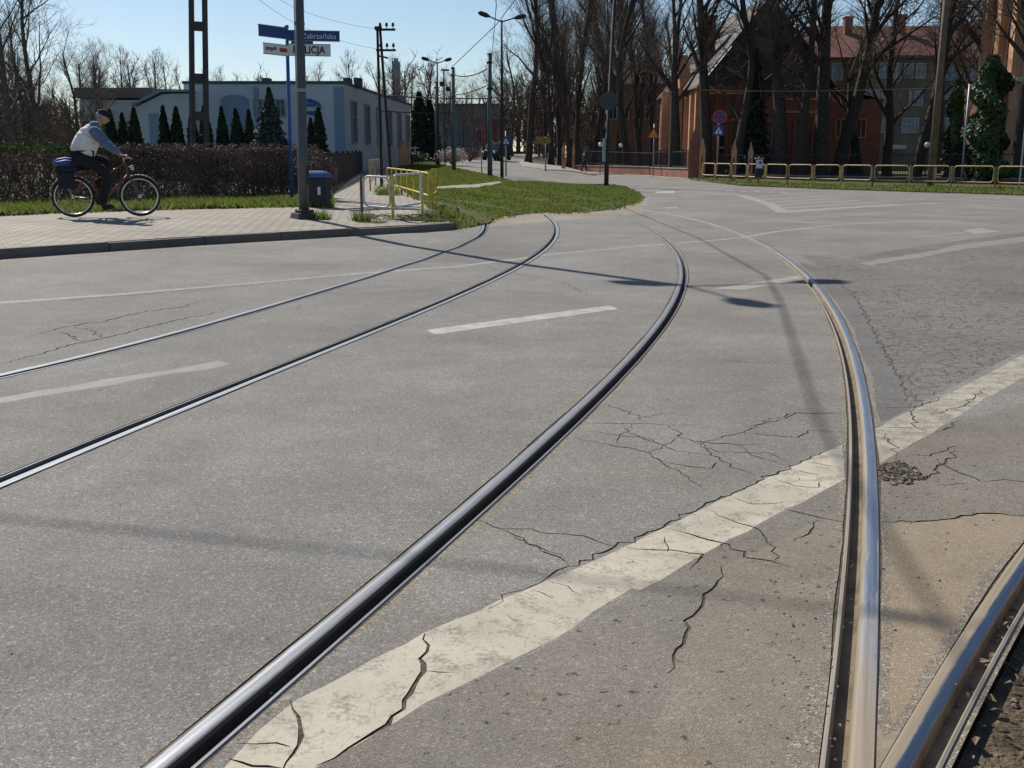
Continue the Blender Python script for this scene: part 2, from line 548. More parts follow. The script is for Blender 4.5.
def fit_curve(px, deg, n):
    p = np.array(g2(px))
    t = np.r_[0, np.cumsum(np.hypot(*np.diff(p, axis=0).T))]
    t = t / t[-1]
    w = 1.0 / (0.02 + 0.006 * p[:, 1])
    cx = np.polyfit(t, p[:, 0], deg, w=w); cy = np.polyfit(t, p[:, 1], deg, w=w)
    u = np.linspace(0, 1, n) ** 1.35 if p[0, 1] < p[-1, 1] else np.linspace(1, 0, n)
    q = np.stack([np.polyval(cx, u), np.polyval(cy, u)], 1)
    if q[0, 1] > q[-1, 1]: q = q[::-1]
    return q
CURVE = {k: fit_curve(v, {'L': 6, 'R': 6, 'A': 5, 'B': 5, 'C': 2}[k], {'L': 120, 'R': 120, 'A': 90, 'B': 90, 'C': 30}[k]) for k, v in RAIL_PX.items()}
def offset(c, u):
    d = np.gradient(c, axis=0)
    d /= np.hypot(d[:, 0], d[:, 1])[:, None]
    nrm = np.stack([d[:, 1], -d[:, 0]], 1)          # to the right of travel
    return c + nrm * (u[:, None] if isinstance(u, np.ndarray) else u)
SIDE = {'L': 1, 'A': 1, 'B': -1, 'R': -1, 'C': 1}      # +1: groove to the right of the head
HEAD, GRV, LIP = 0.060, 0.040, 0.022
rails_meta = {
    'L': ('rail_top', 'polished grooved rail sweeping up from the bottom left corner, left of the right hand track'),
    'R': ('rail_worn', 'dusty grooved rail bending down the right side to the forked joint at the bottom'),
    'A': ('rail_left', 'pale blue shining tram rail farthest left, the one nearest the kerb and cyclist'),
    'B': ('rail_left', 'tram rail with dark groove crossing the left lane, second from the kerb'),
    'C': ('rail_fork', 'short tan edged rail at the bottom right corner beside the bare soil'),
}
def sweep(name, c, prof, mat, parent, sd=1):
    """prof: list of (u, z), open profile swept along c"""
    vs, fs = [], []
    rows = [offset(c, u) for u, z in prof]
    n, m = len(c), len(prof)
    for i in range(n):
        for k, (u, z) in enumerate(prof):
            x, y = rows[k][i]
            vs.append((x, y, T(c[i][0], c[i][1]) + z))
    for i in range(n - 1):
        for k in range(m - 1):
            a = i * m + k
            fs.append((a, a + 1, a + m + 1, a + m))
    mb = MB(); mb.v = vs; mb.f = fs
    o = mb.build(name, mat, parent, smooth=True, fix=False)
    arc = np.r_[0, np.cumsum(np.hypot(*np.diff(c, axis=0).T))]
    uv = o.data.uv_layers.new(name='UVMap')
    idx = np.empty(len(o.data.loops), np.int32); o.data.loops.foreach_get('vertex_index', idx)
    us = np.array([p[0] * sd for p in prof])
    uv.data.foreach_set('uv', np.stack([us[idx % m], arc[idx // m]], 1).astype(np.float32).ravel())
    md = o.modifiers.new('edge', 'EDGE_SPLIT'); md.split_angle = math.radians(24)
    return o

holes, dust = [], []
jr = np.random.RandomState(3)
for k, c in CURVE.items():
    sd = SIDE[k]
    mname, lab = rails_meta[k]
    base = c[0]
    root = empty('tram_rail', (0, 0, 0), 0, lab, 'rail', 'tram rails set in the road')
    z0 = 0.003
    # head with crowned top
    hd = [(-HEAD, -0.09), (-HEAD, -0.003), (-HEAD + 0.005, z0), (-HEAD * 0.5, z0 + 0.0012), (-0.012, z0), (-0.004, z0 - 0.003), (0.0, -0.010), (0.004, -0.038)]
    gf = [(0.004, -0.038), (GRV, -0.036)]
    lp = [(GRV, -0.036), (GRV + 0.003, -0.006), (GRV + 0.008, z0 - 0.001), (GRV + LIP - 0.006, z0 - 0.002), (GRV + LIP, -0.008), (GRV + LIP, -0.09)]
    tan = k in 'RC'
    for nm, pr, mt in (('rail_head', hd[:-1], M[mname]), ('groove_floor', [hd[-2]] + gf, M['groove_tan' if tan else 'groove_dark']), ('guard_lip', lp, M['lip_tan' if tan else 'lip_steel'])):
        pr = [(u * sd, z) for u, z in pr]
        if sd > 0: pr = pr[::-1]
        pr = pr[::-1]
        sweep(nm, c, pr, mt, root, sd)
    def jit(n, a, b):
        v = np.convolve(jr.rand(n + 8), np.ones(3) / 3, 'same')[4:n + 4]
        return a + (b - a) * v
    n = len(c)
    tight = np.clip((c[:, 1] - 2.45) / 0.5, 0, 1) if k in 'RC' else 1.0
    e1 = offset(c, -sd * (HEAD + jit(n, -0.002, 0.014) * tight))
    e2 = offset(c, sd * (GRV + LIP + jit(n, -0.002, 0.016) * tight))
    w1 = HEAD + 0.012 + 0.05 * jit(n, 0.0, 1.0) ** 1.5 * (1.0 if k in 'RC' else 0.0)
    w2 = GRV + LIP + 0.012 + 0.07 * jit(n, 0.0, 1.0) ** 1.5 * (1.0 if k in 'RC' else (0.7 if k == 'L' else 0.0)) * np.clip((14 - c[:, 1]) / 6, 0, 1)
    dust.append(('dust', np.r_[offset(c, -sd * w1), offset(c, sd * w2)[::-1]].tolist()))
    holes.append(('hole', np.r_[e1, e2[::-1]].tolist()))

# --- cracks: real gaps in the asphalt
def cr(ox, oy, s, pts): return [(ox + x / s, oy + y / s) for x, y in pts]
c6 = lambda *p: cr(500, 400, 2.926, p)
c5 = lambda *p: cr(200, 460, 2.4925, p)
c7 = lambda *p: cr(724, 400, 3.413, p)
c3 = lambda *p: cr(674, 170, 2.926, p)
c1 = lambda *p: cr(0, 200, 2.926, p)
CRACKS = [
    (9, c6((-90, 345), (0, 375), (90, 380), (240, 400), (340, 430))),
    (11, c6((-40, 610), (90, 545), (200, 490), (340, 430), (470, 370), (600, 310), (720, 255), (830, 205), (920, 165), (1000, 130))),
    (6, c6((40, 395), (110, 430), (170, 460), (205, 490))),
    (6, c6((200, 110), (330, 130), (430, 155), (520, 205), (560, 240), (610, 265))),
    (6, c6((240, 68), (400, 68), (500, 74), (590, 72))),
    (5, c6((300, 10), (380, 35), (425, 65))),
    (7, c6((500, 75), (520, 105), (590, 125), (700, 130), (790, 130))),
    (6, c6((590, 125), (640, 175), (745, 220))),
    (5, c6((430, 155), (490, 130), (520, 110))),
    (7, c6((485, 182), (560, 195), (620, 200), (640, 180))),
    (7, c6((700, 100), (760, 70), (860, 40), (1000, 38))),
    (6, c6((650, 95), (710, 95), (760, 100), (870, 110), (900, 90), (1000, 92))),
    (5, c6((560, 120), (640, 150), (780, 155), (850, 180))),
    (5, c6((360, 90), (440, 120), (480, 130))),
    (5, c6((680, 285), (740, 305), (840, 300))),
    (5, c6((600, 320), (700, 360), (750, 375), (800, 430), (800, 470), (855, 490))),
    (8, c6((490, 375), (560, 395), (640, 415), (760, 465), (850, 488))),
    (7, c6((370, 435), (500, 440), (590, 450), (555, 495))),
    (4, c6((480, 400), (495, 430), (490, 445))),
    (5, c6((800, 230), (860, 250), (930, 255), (945, 235))),
    (5, c6((860, 205), (940, 220))), (4, c6((890, 180), (990, 195))),
    (7, c6((830, 318), (900, 335), (1005, 357))),
    (6, c6((930, 350), (900, 390), (860, 415))),
    (7, c6((655, 485), (640, 530), (590, 600), (545, 665), (520, 730), (490, 800))),
    (13, c5((228, 600), (250, 640), (245, 690), (205, 775))),
    (15, c5((560, 432), (565, 510), (520, 580), (470, 660), (400, 695), (290, 762))),
    (4, c5((90, 710), (190, 705), (225, 715))),
    (6, c5((70, 745), (130, 762), (205, 768))),
    (4, c5((740, 165), (820, 205), (910, 245))),
    (4, c5((560, 525), (630, 530))),
    (3, c5((760, 385), (800, 405))), (3, c5((830, 320), (880, 345))), (3, c5((870, 300), (950, 335))),
    (15, c7((535, 415), (620, 420), (760, 405), (900, 385), (1024, 398), (1120, 410))),
    (11, c7((880, 278), (960, 272), (1024, 278), (1120, 270))),
    (9, c7((610, 185), (700, 190), (800, 155))),
    (15, c7((800, 170), (740, 225), (705, 262), (650, 235), (590, 205))),
    (8, c7((730, 200), (760, 230), (870, 275), (880, 278))),
    (7, c7((520, 25), (640, 25), (700, 10), (760, -15))),
    (8, c7((640, 30), (645, 80), (690, 110))),
    (6, c7((520, 90), (600, 95), (680, 95))),
    (9, c7((530, 110), (580, 155), (585, 190))),
    (6, c7((660, 50), (740, 45), (830, 10), (890, -40))),
    (5, c7((725, 290), (830, 285))),
    (12, c7((720, 108), (760, 100), (800, 70))),
    (13, c3((440, 290), (520, 360), (570, 440), (620, 540), (660, 610), (690, 690))),
    (9, c3((600, 520), (650, 510))),
    (5, c3((60, 552), (120, 555), (250, 565), (370, 570), (480, 580))),
    (6, c3((210, 755), (300, 735), (360, 712), (480, 712))),
    (20, c1((-20, 486), (0, 480), (100, 455), (200, 425), (300, 405), (500, 355), (680, 320))),
    (20, c1((80, 400), (200, 370), (300, 355), (430, 325), (530, 315), (600, 290))),
    (16, c1((175, 385), (215, 400), (240, 415))),
    (15, c1((215, 372), (280, 385), (305, 405))),
    (9, c1((690, 345), (640, 360), (580, 370))),
    (9, c1((880, 305), (870, 325))),
    (8, [(0, 306), (60, 301), (140, 294), (240, 285.5), (330, 277)]),
    (7, [(470, 262), (520, 275), (560, 281), (600, 300)]),
    (5, c6((250, 90), (330, 100), (440, 118), (520, 150), (640, 165))),
    (5, c6((330, 128), (360, 95), (400, 70))),
    (5, c6((590, 128), (660, 108), (720, 90))),
    (5, c6((700, 132), (740, 160), (830, 190))),
    (4, c6((380, 60), (470, 40), (560, 45))),
]
kr = random.Random(11)
for wmm, px in CRACKS:
    pts = [Vector(q) for q in g2(px)]
    out = []
    for a, b in zip(pts[:-1], pts[1:]):
        L = (b - a).length
        n = max(2, int(L / max(0.035, 0.0055 * a.y)))
        nn = (b - a).orthogonal().normalized()
        for i in range(n):
            t = i / n
            out.append(a.lerp(b, t) + nn * kr.gauss(0, 1) * min(0.006 + 0.0010 * a.y, L * 0.05))
    out.append(pts[-1])
    lo, hi = [], []
    m = len(out)
    for i, p in enumerate(out):
        d = (out[min(i + 1, m - 1)] - out[max(i - 1, 0)]).normalized()
        nn = Vector((d.y, -d.x))
        e = min(1.0, 0.25 + 3.0 * min(i, m - 1 - i) / m)
        w = wmm / 1000 * e * kr.uniform(0.45, 0.95) * (0.95 if wmm < 9 else 0.62)
        lo.append(tuple(p + nn * w)); hi.append(tuple(p - nn * w))
    holes.append(('hole', lo + hi[::-1]))

# --- painted markings (pixel outlines of the photograph put on the ground plane)
def wob(px, step=0.08, amp=0.0035, rr=random.Random(5)):
    p = [Vector(q) for q in g2(px)]
    out = []
    for i, a in enumerate(p):
        b = p[(i + 1) % len(p)]
        n = max(1, min(40, int((b - a).length / (step + 0.006 * a.y))))
        nn = (b - a).orthogonal().normalized() if (b - a).length > 0 else Vector((0, 0))
        for k in range(n):
            out.append(tuple(a.lerp(b, k / n) + (nn * rr.gauss(0, amp) if k else nn * 0)))
    return out
wide1 = [(222, 770), (258, 731), (296, 700), (425, 632), (601, 558), (700, 510), (784, 470), (842, 444), (845, 479), (828, 488), (760, 523), (698, 557), (640, 590), (632, 588), (553, 640), (425, 703), (388, 727), (315, 768), (280, 800), (215, 800)]
wide2 = [(874, 430), (905, 413), (923, 406), (970, 383), (1024, 354), (1120, 306), (1120, 322), (1024, 377), (982, 400), (935, 431), (903, 449), (880, 463), (874, 456)]
mk = [('line', wob(wide1)), ('line_worn', wob(wide2))]
mk += [('dash', wob([(427, 330), (520, 317), (610, 305.4), (618, 309), (530, 321), (435, 334.5)], 0.15)),
       ('vfaint', wob([(-60, 409), (0, 398), (219, 360.6), (231, 364), (0, 403), (-60, 414)], 0.15, 0.02)),
       ('faint', wob([(711, 289), (804, 274.5), (805, 279.5), (745, 289.5)], 0.2)),
       ('vfaint', wob([(858, 263), (920, 253), (964, 244), (1024, 236.5), (1100, 228), (1100, 233), (1024, 241.5), (964, 249), (920, 257.5), (870, 265)], 0.25, 0.02)),
       ('faint', g2([(963, 230.3), (981, 228), (999, 231.5), (975, 234.3)])),
       ('vfaint', g2([(913, 236.2), (964, 231.8), (967, 233.2), (916, 237.8)]))]
def ribbon(px, w):
    p = np.array(g2(px))
    q = []
    for a, b in zip(p[:-1], p[1:]):
        n = max(1, int(np.hypot(*(b - a)) / 1.5))
        q += [a + (b - a) * k / n for k in range(n)]
    q = np.array(q + [p[-1]])
    return np.r_[offset(q, -w / 2), offset(q, w / 2)[::-1]].tolist()
mk += [('vfaint', ribbon([(-40, 308), (0, 302.5), (110, 295), (230, 285), (350, 274)], 0.11)),
       ('faint', ribbon([(350, 274), (452, 267), (555, 253.7), (640, 246)], 0.11)),
       ('faint', ribbon([(640, 246), (700, 241.5), (742, 237.5), (776, 231.5), (838, 224.7), (893, 222), (960, 220)], 0.12)),
       ('faint', ribbon([(742, 195.5), (768, 203.5), (784, 212.5)], 0.35)),
       ('faint', ribbon([(784, 212.5), (830, 209), (900, 204.8), (940, 203)], 0.30)),
       ('faint', ribbon([(678, 191), (710, 192.5), (742, 195.5)], 0.25)),
       ('dash', g2([(656, 191.5), (675, 191), (674, 193), (655, 193)])),
       ('faint', g2([(665, 207), (678, 206.5), (678, 208), (664, 208.3)]))]
for i in range(6):
    t = i / 5
    x0, y0 = 752 + 32 * t, 197.5 + 14 * t
    mk.append(('faint', ribbon([(x0 + 4, y0 - 0.6), (x0 + 34 + 22 * t, y0 - 2.6 - 1.2 * t), (x0 + 60 + 50 * t, y0 - 3.6 - 3.5 * t)], 0.22)))
for i in range(5):
    x = 727 + i * 13.5
    mk.append(('faint', g2([(x, 190.2 + i * 0.55), (x + 6, 190.3 + i * 0.55), (x + 6, 191.2 + i * 0.55), (x - 0.5, 191.1 + i * 0.55)])))

KERB_PX = [(-420, 340), (-200, 294), (0, 258.8), (205, 244.4), (350, 236), (420, 232.2), (457, 229.3)]
kerbline = g2(KERB_PX)
FAR_EDGE = [(569, 171.5), (620, 174.3), (650, 177), (690, 180), (740, 185.8), (820, 189), (900, 191.5), (1024, 195.5), (1150, 200)]
road_px = KERB_PX[2:] + [(478, 226), (491, 224.5), (500, 221), (520, 217), (556, 214.5), (600, 212), (620, 208), (636, 203), (641, 198.5), (636, 193), (626, 188.5), (606, 184.5), (554, 183), (530, 181.5), (513, 181), (499, 177), (480, 173), (460, 168.5), (447, 165.5), (440, 163), (452, 161), (472, 160), (484, 160.2), (500, 156), (515, 154), (545, 153.5), (552, 154.5), (530, 158.5), (519, 163), (524, 167), (545, 170)] + FAR_EDGE
road = g2(KERB_PX[:2]) + g2(road_px) + [(45, 22), (45, 0.2), (-9, 0.2)]
rail3_right = offset(CURVE['C'], GRV + LIP + 0.012).tolist()
soil = rail3_right[::-1]
soil = [tuple(p) for p in soil] + [(0.6, 0.3), (9, 0.3), (9, 5.5)]
worn = g2([(488, 227), (496, 216), (520, 214.5), (545, 212), (556, 213), (600, 211), (620, 207.5), (636, 202.5), (640, 206), (645, 212), (620, 217), (580, 218.5), (540, 222), (515, 224)])
worn2 = g2([(633, 192), (642, 197), (648, 199), (647, 205), (638, 209), (634, 204), (641, 198.5)])
worn_k = [tuple(p) for p in offset(np.array(kerbline), 0.0)] + [tuple(p) for p in offset(np.array(kerbline), 0.22)[::-1]]
casting = g2([(866, 716), (876, 722), (884, 736), (900, 730), (960, 800), (940, 830), (840, 830)])
rubble = g2(cr(724, 400, 3.413, [(528, 232), (548, 214), (570, 218), (592, 206), (625, 222), (650, 234), (668, 252), (700, 263), (690, 275), (655, 272), (632, 292), (604, 281), (580, 296), (560, 276), (532, 268)]))
patch_l = g2([(215, 800), (280, 800), (315, 766), (388, 727), (425, 702), (524, 660), (601, 614), (698, 557), (760, 526), (828, 488), (862, 470), (862, 600), (850, 830)])
patch_m = g2([(724, 566), (719, 581), (702, 605), (686, 627), (678, 650), (671, 690), (640, 760), (625, 830), (850, 830), (861, 600), (863, 497), (800, 530)])
patch_r1 = g2([(870, 470), (900, 450), (940, 428), (1000, 410), (1100, 395), (1300, 400), (1300, 520), (1024, 516.5), (988, 513), (946, 519), (905, 523), (870, 522)])
patch_r2 = g2([(866, 522), (905, 523), (946, 519), (988, 513), (1024, 516.5), (1300, 520), (1300, 560), (1000, 800), (860, 800)])
strip = g2([(800, 262), (824, 269), (852, 293), (869, 320), (886, 354.6), (899.6, 378.5), (910, 408), (870, 428), (855, 378), (830, 306)])
right = g2([(800, 255), (824, 269), (852, 293), (869, 320), (886, 354.6), (899.6, 378.5), (910, 408), (1024, 350), (1200, 270), (1300, 215), (1024, 232), (920, 246), (850, 258)])
lane_ab = CURVE['A'][:80].tolist() + CURVE['B'][:80][::-1].tolist()
lane_kerb = g2([(-40, 309), (0, 303.5), (110, 296), (230, 286), (350, 275), (452, 268), (430, 258), (350, 281), (273, 306), (171, 335), (0, 376), (-60, 389)])
track_fill = CURVE['L'][:100].tolist() + CURVE['R'][:100][::-1].tolist()
regs = holes + [('soil', soil), ('rubble', rubble), ('casting', casting)] + mk + dust + [('worn', worn), ('worn', worn2), ('worn', worn_k), ('patch_mid', patch_m), ('patch_grey', patch_l), ('patch_grey', patch_r1), ('patch_tan', patch_r2), ('strip', strip), ('right', right), ('lane', lane_ab), ('lane', lane_kerb), ('fill', track_fill), ('road', road)]
V, parts = partition(regs)
M['lane'] = asphalt('asphalt_lane', (0.184, 0.174, 0.158), 0.34, 0.22)
M['track_fill'] = asphalt('asphalt_track', (0.204, 0.189, 0.168), 0.30, 0.28)
M['patch_mid'] = asphalt('patch_mid', (0.218, 0.190, 0.150), 0.2, 0.55, pits=0.5)
M['rubble'] = simple('broken_asphalt', (0.11, 0.088, 0.066), 0.95, 0, 0.6, 30, 1.0, 0.2)
M['dust'] = asphalt('rail_side_dust', (0.225, 0.196, 0.157), 0.4, 0.4, pits=0.8)
names = {'lane': ('road_lane', 'lane'), 'fill': ('track_fill', 'track_fill'), 'dust': ('rail_side_dust', 'dust'), 'rubble': ('broken_patch', 'rubble'), 'road': ('road', 'road'), 'right': ('crazed_road', 'road_right'), 'strip': ('road_strip', 'road_strip'), 'patch_grey': ('pitted_patch', 'patch_grey'), 'patch_mid': ('smooth_patch', 'patch_mid'), 'patch_tan': ('dusty_patch', 'patch_tan'), 'worn': ('worn_road_edge', 'worn'),
         'casting': ('rail_casting', 'casting'), 'line_worn': ('road_marking', 'line_worn'), 'line': ('road_marking', 'line'), 'dash': ('road_marking', 'dash'), 'faint': ('road_marking', 'faint'), 'vfaint': ('road_marking', 'vfaint')}
for k, (nm, mt) in names.items():
    if len(parts.get(k, [])): sheet(nm, V, parts[k], M[mt], 0.0)

fill_h = []
for k, c in CURVE.items():
    fill_h.append(('hole', np.r_[offset(c, -SIDE[k] * (HEAD - 0.01)), offset(c, SIDE[k] * (GRV + LIP - 0.01))[::-1]].tolist()))
VF, pf = partition(fill_h + [('hole', soil), ('fill', [(-6, 0.4), (5, 0.4), (9, 14), (5.5, 27), (-2, 27), (-9, 13)])], ymin=0)
sheet('joint_soil', VF, pf['fill'], M['filler'], -0.0035)

# --- raised ground: pavement and lawns left, island, churchyard
walk_px = [(-420, 331), (-200, 286), (0, 251), (205, 237.2), (350, 228.3), (420, 224.8), (456, 222.3)]
kin = offset(np.array(kerbline), -0.16).tolist()
walk_back = [(440, 212), (428, 208), (410, 196), (394, 184), (392, 176), (397, 168), (396, 163), (384, 163), (368, 167.5), (352, 178), (338, 189), (331, 198), (334, 207), (322, 206.5), (300, 206.5), (240, 207.5), (150, 209.5), (60, 212.5), (0, 215), (-160, 222)]
walk = [tuple(p) for p in kin] + g2(walk_back, 0.11) + [(-24, 14)]
V2, p2 = partition([('walk', walk), ('lawn', g2(walk_back[4:], 0.13)[::1] + [(-24, 16), (-60, 20), (-60, 130), (-12, 130), (-11.0, 100)])])
sheet('pavement', V2, p2['walk'], M['paving'], 0.11, skirt=0.2)
sheet('bare_soil', V, parts['soil'], M['soil_verge'], -0.035)
sheet('lawn', V2, p2['lawn'], M['lawn'], 0.13, skirt=0.3)
isl_px = [(444, 226), (457, 229), (478, 225.5), (489, 223.5), (498, 216.5), (520, 214.8), (545, 212), (556, 213), (600, 211), (620, 207.5), (636, 202.5), (640, 198.5), (635, 193), (625, 188.8), (606, 185), (554, 183.5), (530, 182), (513, 181.5), (499, 177.5), (480, 173.5), (460, 169), (447, 166), (440, 163.5), (415, 162.5), (398, 163.5), (398.5, 168), (393.5, 176), (396, 184), (412, 196), (430, 207), (441, 211)]
island = g2(isl_px)
trk = g2([(436, 187), (470, 185.2), (499, 181.5), (503, 183.6), (476, 188.5), (437, 190.5)])
V3, p3 = partition([('trk', trk), ('isl', island)])
sheet('island_path', V3, p3['trk'], M['pave_far'], 0.02)
sheet('grass_island', V3, p3['isl'], M['lawn'], 0.02, skirt=0.2)
yard = g2(FAR_EDGE) + [(48, 24), (80, 30), (80, 150), (10, 150), (7.5, 112)]
pav2 = g2([(519, 163), (524, 167), (545, 170)] + FAR_EDGE[:4] + [(693, 177), (640, 172), (600, 169.2), (560, 166.8), (530, 163.5), (522, 160)])
V4, p4 = partition([('pav', pav2), ('yard', yard)])
sheet('far_pavement', V4, p4['pav'], M['pave_far'], 0.06, skirt=0.2)
sheet('churchyard_ground', V4, p4['yard'], M['lawn'], 0.07, skirt=0.2)

# outer ground to the horizon
xs = [-3000, -1200, -500, -200, -120, -80] + list(range(-60, 82, 4)) + [120, 200, 500, 1200, 3000]
ys = [-3000, -1000, -300, -100, -40, -20, -10, -4] + list(range(0, 152, 4)) + [170, 220, 300, 500, 1000, 2000, 4000]
vs = [(x, y, (Traw(x, y) if y > 0 else 0) - 0.09) for y in ys for x in xs]
nx = len(xs)
mb = MB(); mb.v = vs
mb.f = [(j * nx + i, j * nx + i + 1, (j + 1) * nx + i + 1, (j + 1) * nx + i) for j in range(len(ys) - 1) for i in range(nx - 1)]
o = mb.build('ground', M['soil'], fix=False); o['kind'] = 'structure'

# kerb stones
def kerb(name, line, w, h, seed, zlow=-0.2, step=1.0):
    rr = random.Random(seed)
    mb = MB()
    p = [Vector(q) for q in line]
    for a, b in zip(p[:-1], p[1:]):
        n = max(1, int((b - a).length / step))
        d = (b - a).normalized()
        nn = Vector((-d.y, d.x))
        for k in range(n):
            q0 = a.lerp(b, k / n) + d * 0.006; q1 = a.lerp(b, (k + 1) / n) - d * 0.006
            o1, o2, hh = rr.uniform(-0.012, 0.012), rr.uniform(-0.012, 0.012), h + rr.uniform(-0.012, 0.010)
            vs = []
            for q, oo in ((q0, o1), (q1, o2)):
                t = T(q.x, q.y)
                for u, z in ((0, zlow), (0.0, hh - 0.025), (0.022, hh), (w, hh), (w, zlow)):
                    r = q + nn * (u + oo)
                    vs.append((r.x, r.y, t + z))
            mb.add(vs, [(0, 1, 6, 5), (1, 2, 7, 6), (2, 3, 8, 7), (3, 4, 9, 8), (4, 3, 2, 1, 0), (5, 6, 7, 8, 9)])
    o = mb.build(name, M['kerb'])
    o['kind'] = 'structure'
    return o
kerb('kerb', [Vector(q) for q in kerbline], 0.16, 0.118, 2)
kerb('far_kerb', [Vector(q) for q in g2(FAR_EDGE[3:])], 0.14, 0.10, 4)
SHV = (5.5, -7.8)

# ------------------------------------------------------------------ more materials
M['galv'] = simple('galvanised_steel', (0.30, 0.31, 0.31), 0.55, 0.6, 0.15, 8)
M['pole_grey'] = simple('lamp_pole_grey', (0.10, 0.105, 0.11), 0.6, 0.3, 0.2, 6, 0.1)
M['pole_teal'] = simple('pole_teal', (0.075, 0.125, 0.125), 0.6, 0.1, 0.2, 5)
M['pole_dark'] = simple('pole_dark', (0.04, 0.045, 0.05), 0.8, 0.0, 0.2, 5, 0, 0.2)
M['concrete'] = simple('concrete', (0.24, 0.225, 0.205), 0.9, 0, 0.25, 4, 0.3)
M['concrete_dark'] = simple('concrete_dark', (0.065, 0.062, 0.06), 0.9, 0, 0.25, 4, 0.3)
M['blue_paint'] = simple('blue_paint', (0.028, 0.10, 0.32), 0.45, 0, 0.15, 6)
M['sign_blue'] = simple('sign_blue', (0.012, 0.05, 0.20), 0.4, 0, 0.12, 6)
M['sign_white'] = simple('sign_white', (0.68, 0.68, 0.66), 0.5, 0, 0.08, 6)
M['sign_red'] = simple('sign_red', (0.45, 0.03, 0.03), 0.5, 0, 0.1, 6)
M['sign_black'] = simple('sign_black', (0.015, 0.015, 0.018), 0.5, 0, 0.1, 6)
M['sign_yellow'] = simple('sign_yellow', (0.55, 0.30, 0.03), 0.5, 0, 0.1, 6)
M['sign_back'] = simple('sign_back', (0.05, 0.068, 0.075), 0.6, 0.1, 0.1, 6)
def chipped(name, c, amount):
    q = NT(name)
    k = q.ramp(q.noise(11, 5, 0.75), [(amount - 0.03, 0.0), (amount + 0.03, 1.0)])
    t = q.ramp(q.noise(3, 4), [(0.3, tuple(x * 0.7 for x in c)), (0.7, c)])
    return q.set(q.mix(k, t, (0.16, 0.085, 0.045)), q.ramp(k, [(0.0, 0.5), (1.0, 0.9)]), 0, 0.35)
M['yellow'] = chipped('barrier_yellow', (0.72, 0.55, 0.06), 0.58)
M['rail_cream'] = chipped('rail_cream', (0.54, 0.38, 0.16), 0.60)
M['grey_paint'] = simple('barrier_grey', (0.55, 0.56, 0.55), 0.5, 0, 0.2, 9)
M['wire'] = simple('wire', (0.04, 0.04, 0.045), 0.85, 0.0, 0.1, 5)
M['wood'] = simple('weathered_wood', (0.15, 0.105, 0.068), 0.9, 0, 0.3, 3, 0.4)
M['dark_wood'] = simple('dark_wood', (0.045, 0.033, 0.028), 0.9, 0, 0.35, 5, 0.3)
M['rubber'] = simple('rubber', (0.018, 0.018, 0.018), 0.75, 0, 0.2, 20)
M['chrome'] = simple('bright_metal', (0.62, 0.63, 0.64), 0.25, 1.0, 0.1, 10)
M['bike_red'] = simple('bike_red', (0.20, 0.045, 0.025), 0.35, 0, 0.15, 10)
M['cloth_white'] = simple('jacket_cream', (0.74, 0.72, 0.68), 0.9, 0, 0.1, 9, 0.2)
M['cloth_blue'] = simple('jacket_blue', (0.11, 0.155, 0.24), 0.9, 0, 0.15, 9, 0.2)
M['cloth_black'] = simple('trousers_black', (0.015, 0.015, 0.018), 0.9, 0, 0.2, 9, 0.2)
M['cloth_navy'] = simple('cap_navy', (0.012, 0.015, 0.03), 0.9, 0, 0.2, 9)
M['cloth_green'] = simple('coat_dark_green', (0.03, 0.06, 0.05), 0.9, 0, 0.2, 9)
M['skin'] = simple('skin', (0.45, 0.26, 0.19), 0.6, 0, 0.1, 12)
M['hair'] = simple('grey_hair', (0.28, 0.27, 0.26), 0.9, 0, 0.2, 30)
M['bag_blue'] = simple('bag_blue', (0.02, 0.06, 0.30), 0.6, 0, 0.4, 14)
M['bag_dark'] = simple('bag_dark', (0.015, 0.018, 0.025), 0.8, 0, 0.3, 14)
M['glass'] = simple('window_glass', (0.03, 0.04, 0.05), 0.2, 0, 0.3, 0.9, 0, 0.35)
M['glass_pale'] = simple('window_glass_pale', (0.12, 0.16, 0.20), 0.2, 0, 0.3, 0.9, 0, 0.5)
M['frame_white'] = simple('frame_white', (0.45, 0.45, 0.44), 0.6, 0, 0.1, 5)
M['brick_orange'] = brick('brick_orange', (0.62, 0.265, 0.11), (0.52, 0.205, 0.085), (0.42, 0.33, 0.25))  # base colour raised to carry sunlight on the church side wall
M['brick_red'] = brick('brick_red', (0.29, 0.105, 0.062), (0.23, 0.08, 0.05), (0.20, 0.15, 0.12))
M['brick_pale'] = brick('brick_pale', (0.60, 0.30, 0.15), (0.52, 0.25, 0.125), (0.44, 0.36, 0.27))
M['plaster'] = simple('plaster_ochre', (0.165, 0.14, 0.095), 0.9, 0, 0.25, 0.6, 0.1)
M['tile_red'] = rooftile('roof_tile_red', (0.19, 0.074, 0.050), var=0.45)
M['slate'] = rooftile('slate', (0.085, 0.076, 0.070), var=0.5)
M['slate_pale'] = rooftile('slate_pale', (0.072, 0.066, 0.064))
M['fac_blue'] = simple('render_pale_blue', (0.46, 0.505, 0.54), 0.85, 0, 0.08, 0.4)
M['fac_blue_mid'] = simple('render_mid_blue', (0.20, 0.275, 0.37), 0.85, 0, 0.08, 0.4)
M['fac_grey'] = simple('render_grey', (0.40, 0.41, 0.41), 0.85, 0, 0.1, 0.5)
M['roof_felt'] = simple('roof_felt', (0.07, 0.085, 0.11), 0.9, 0, 0.2, 0.5)
M['roof_brown'] = simple('roof_brown', (0.13, 0.105, 0.09), 0.9, 0, 0.2, 0.5)
M['flats'] = simple('flats_green_grey', (0.16, 0.20, 0.19), 0.9, 0, 0.2, 0.2)
M['pink'] = simple('pink_wall', (0.30, 0.10, 0.11), 0.8, 0, 0.7, 0.6)
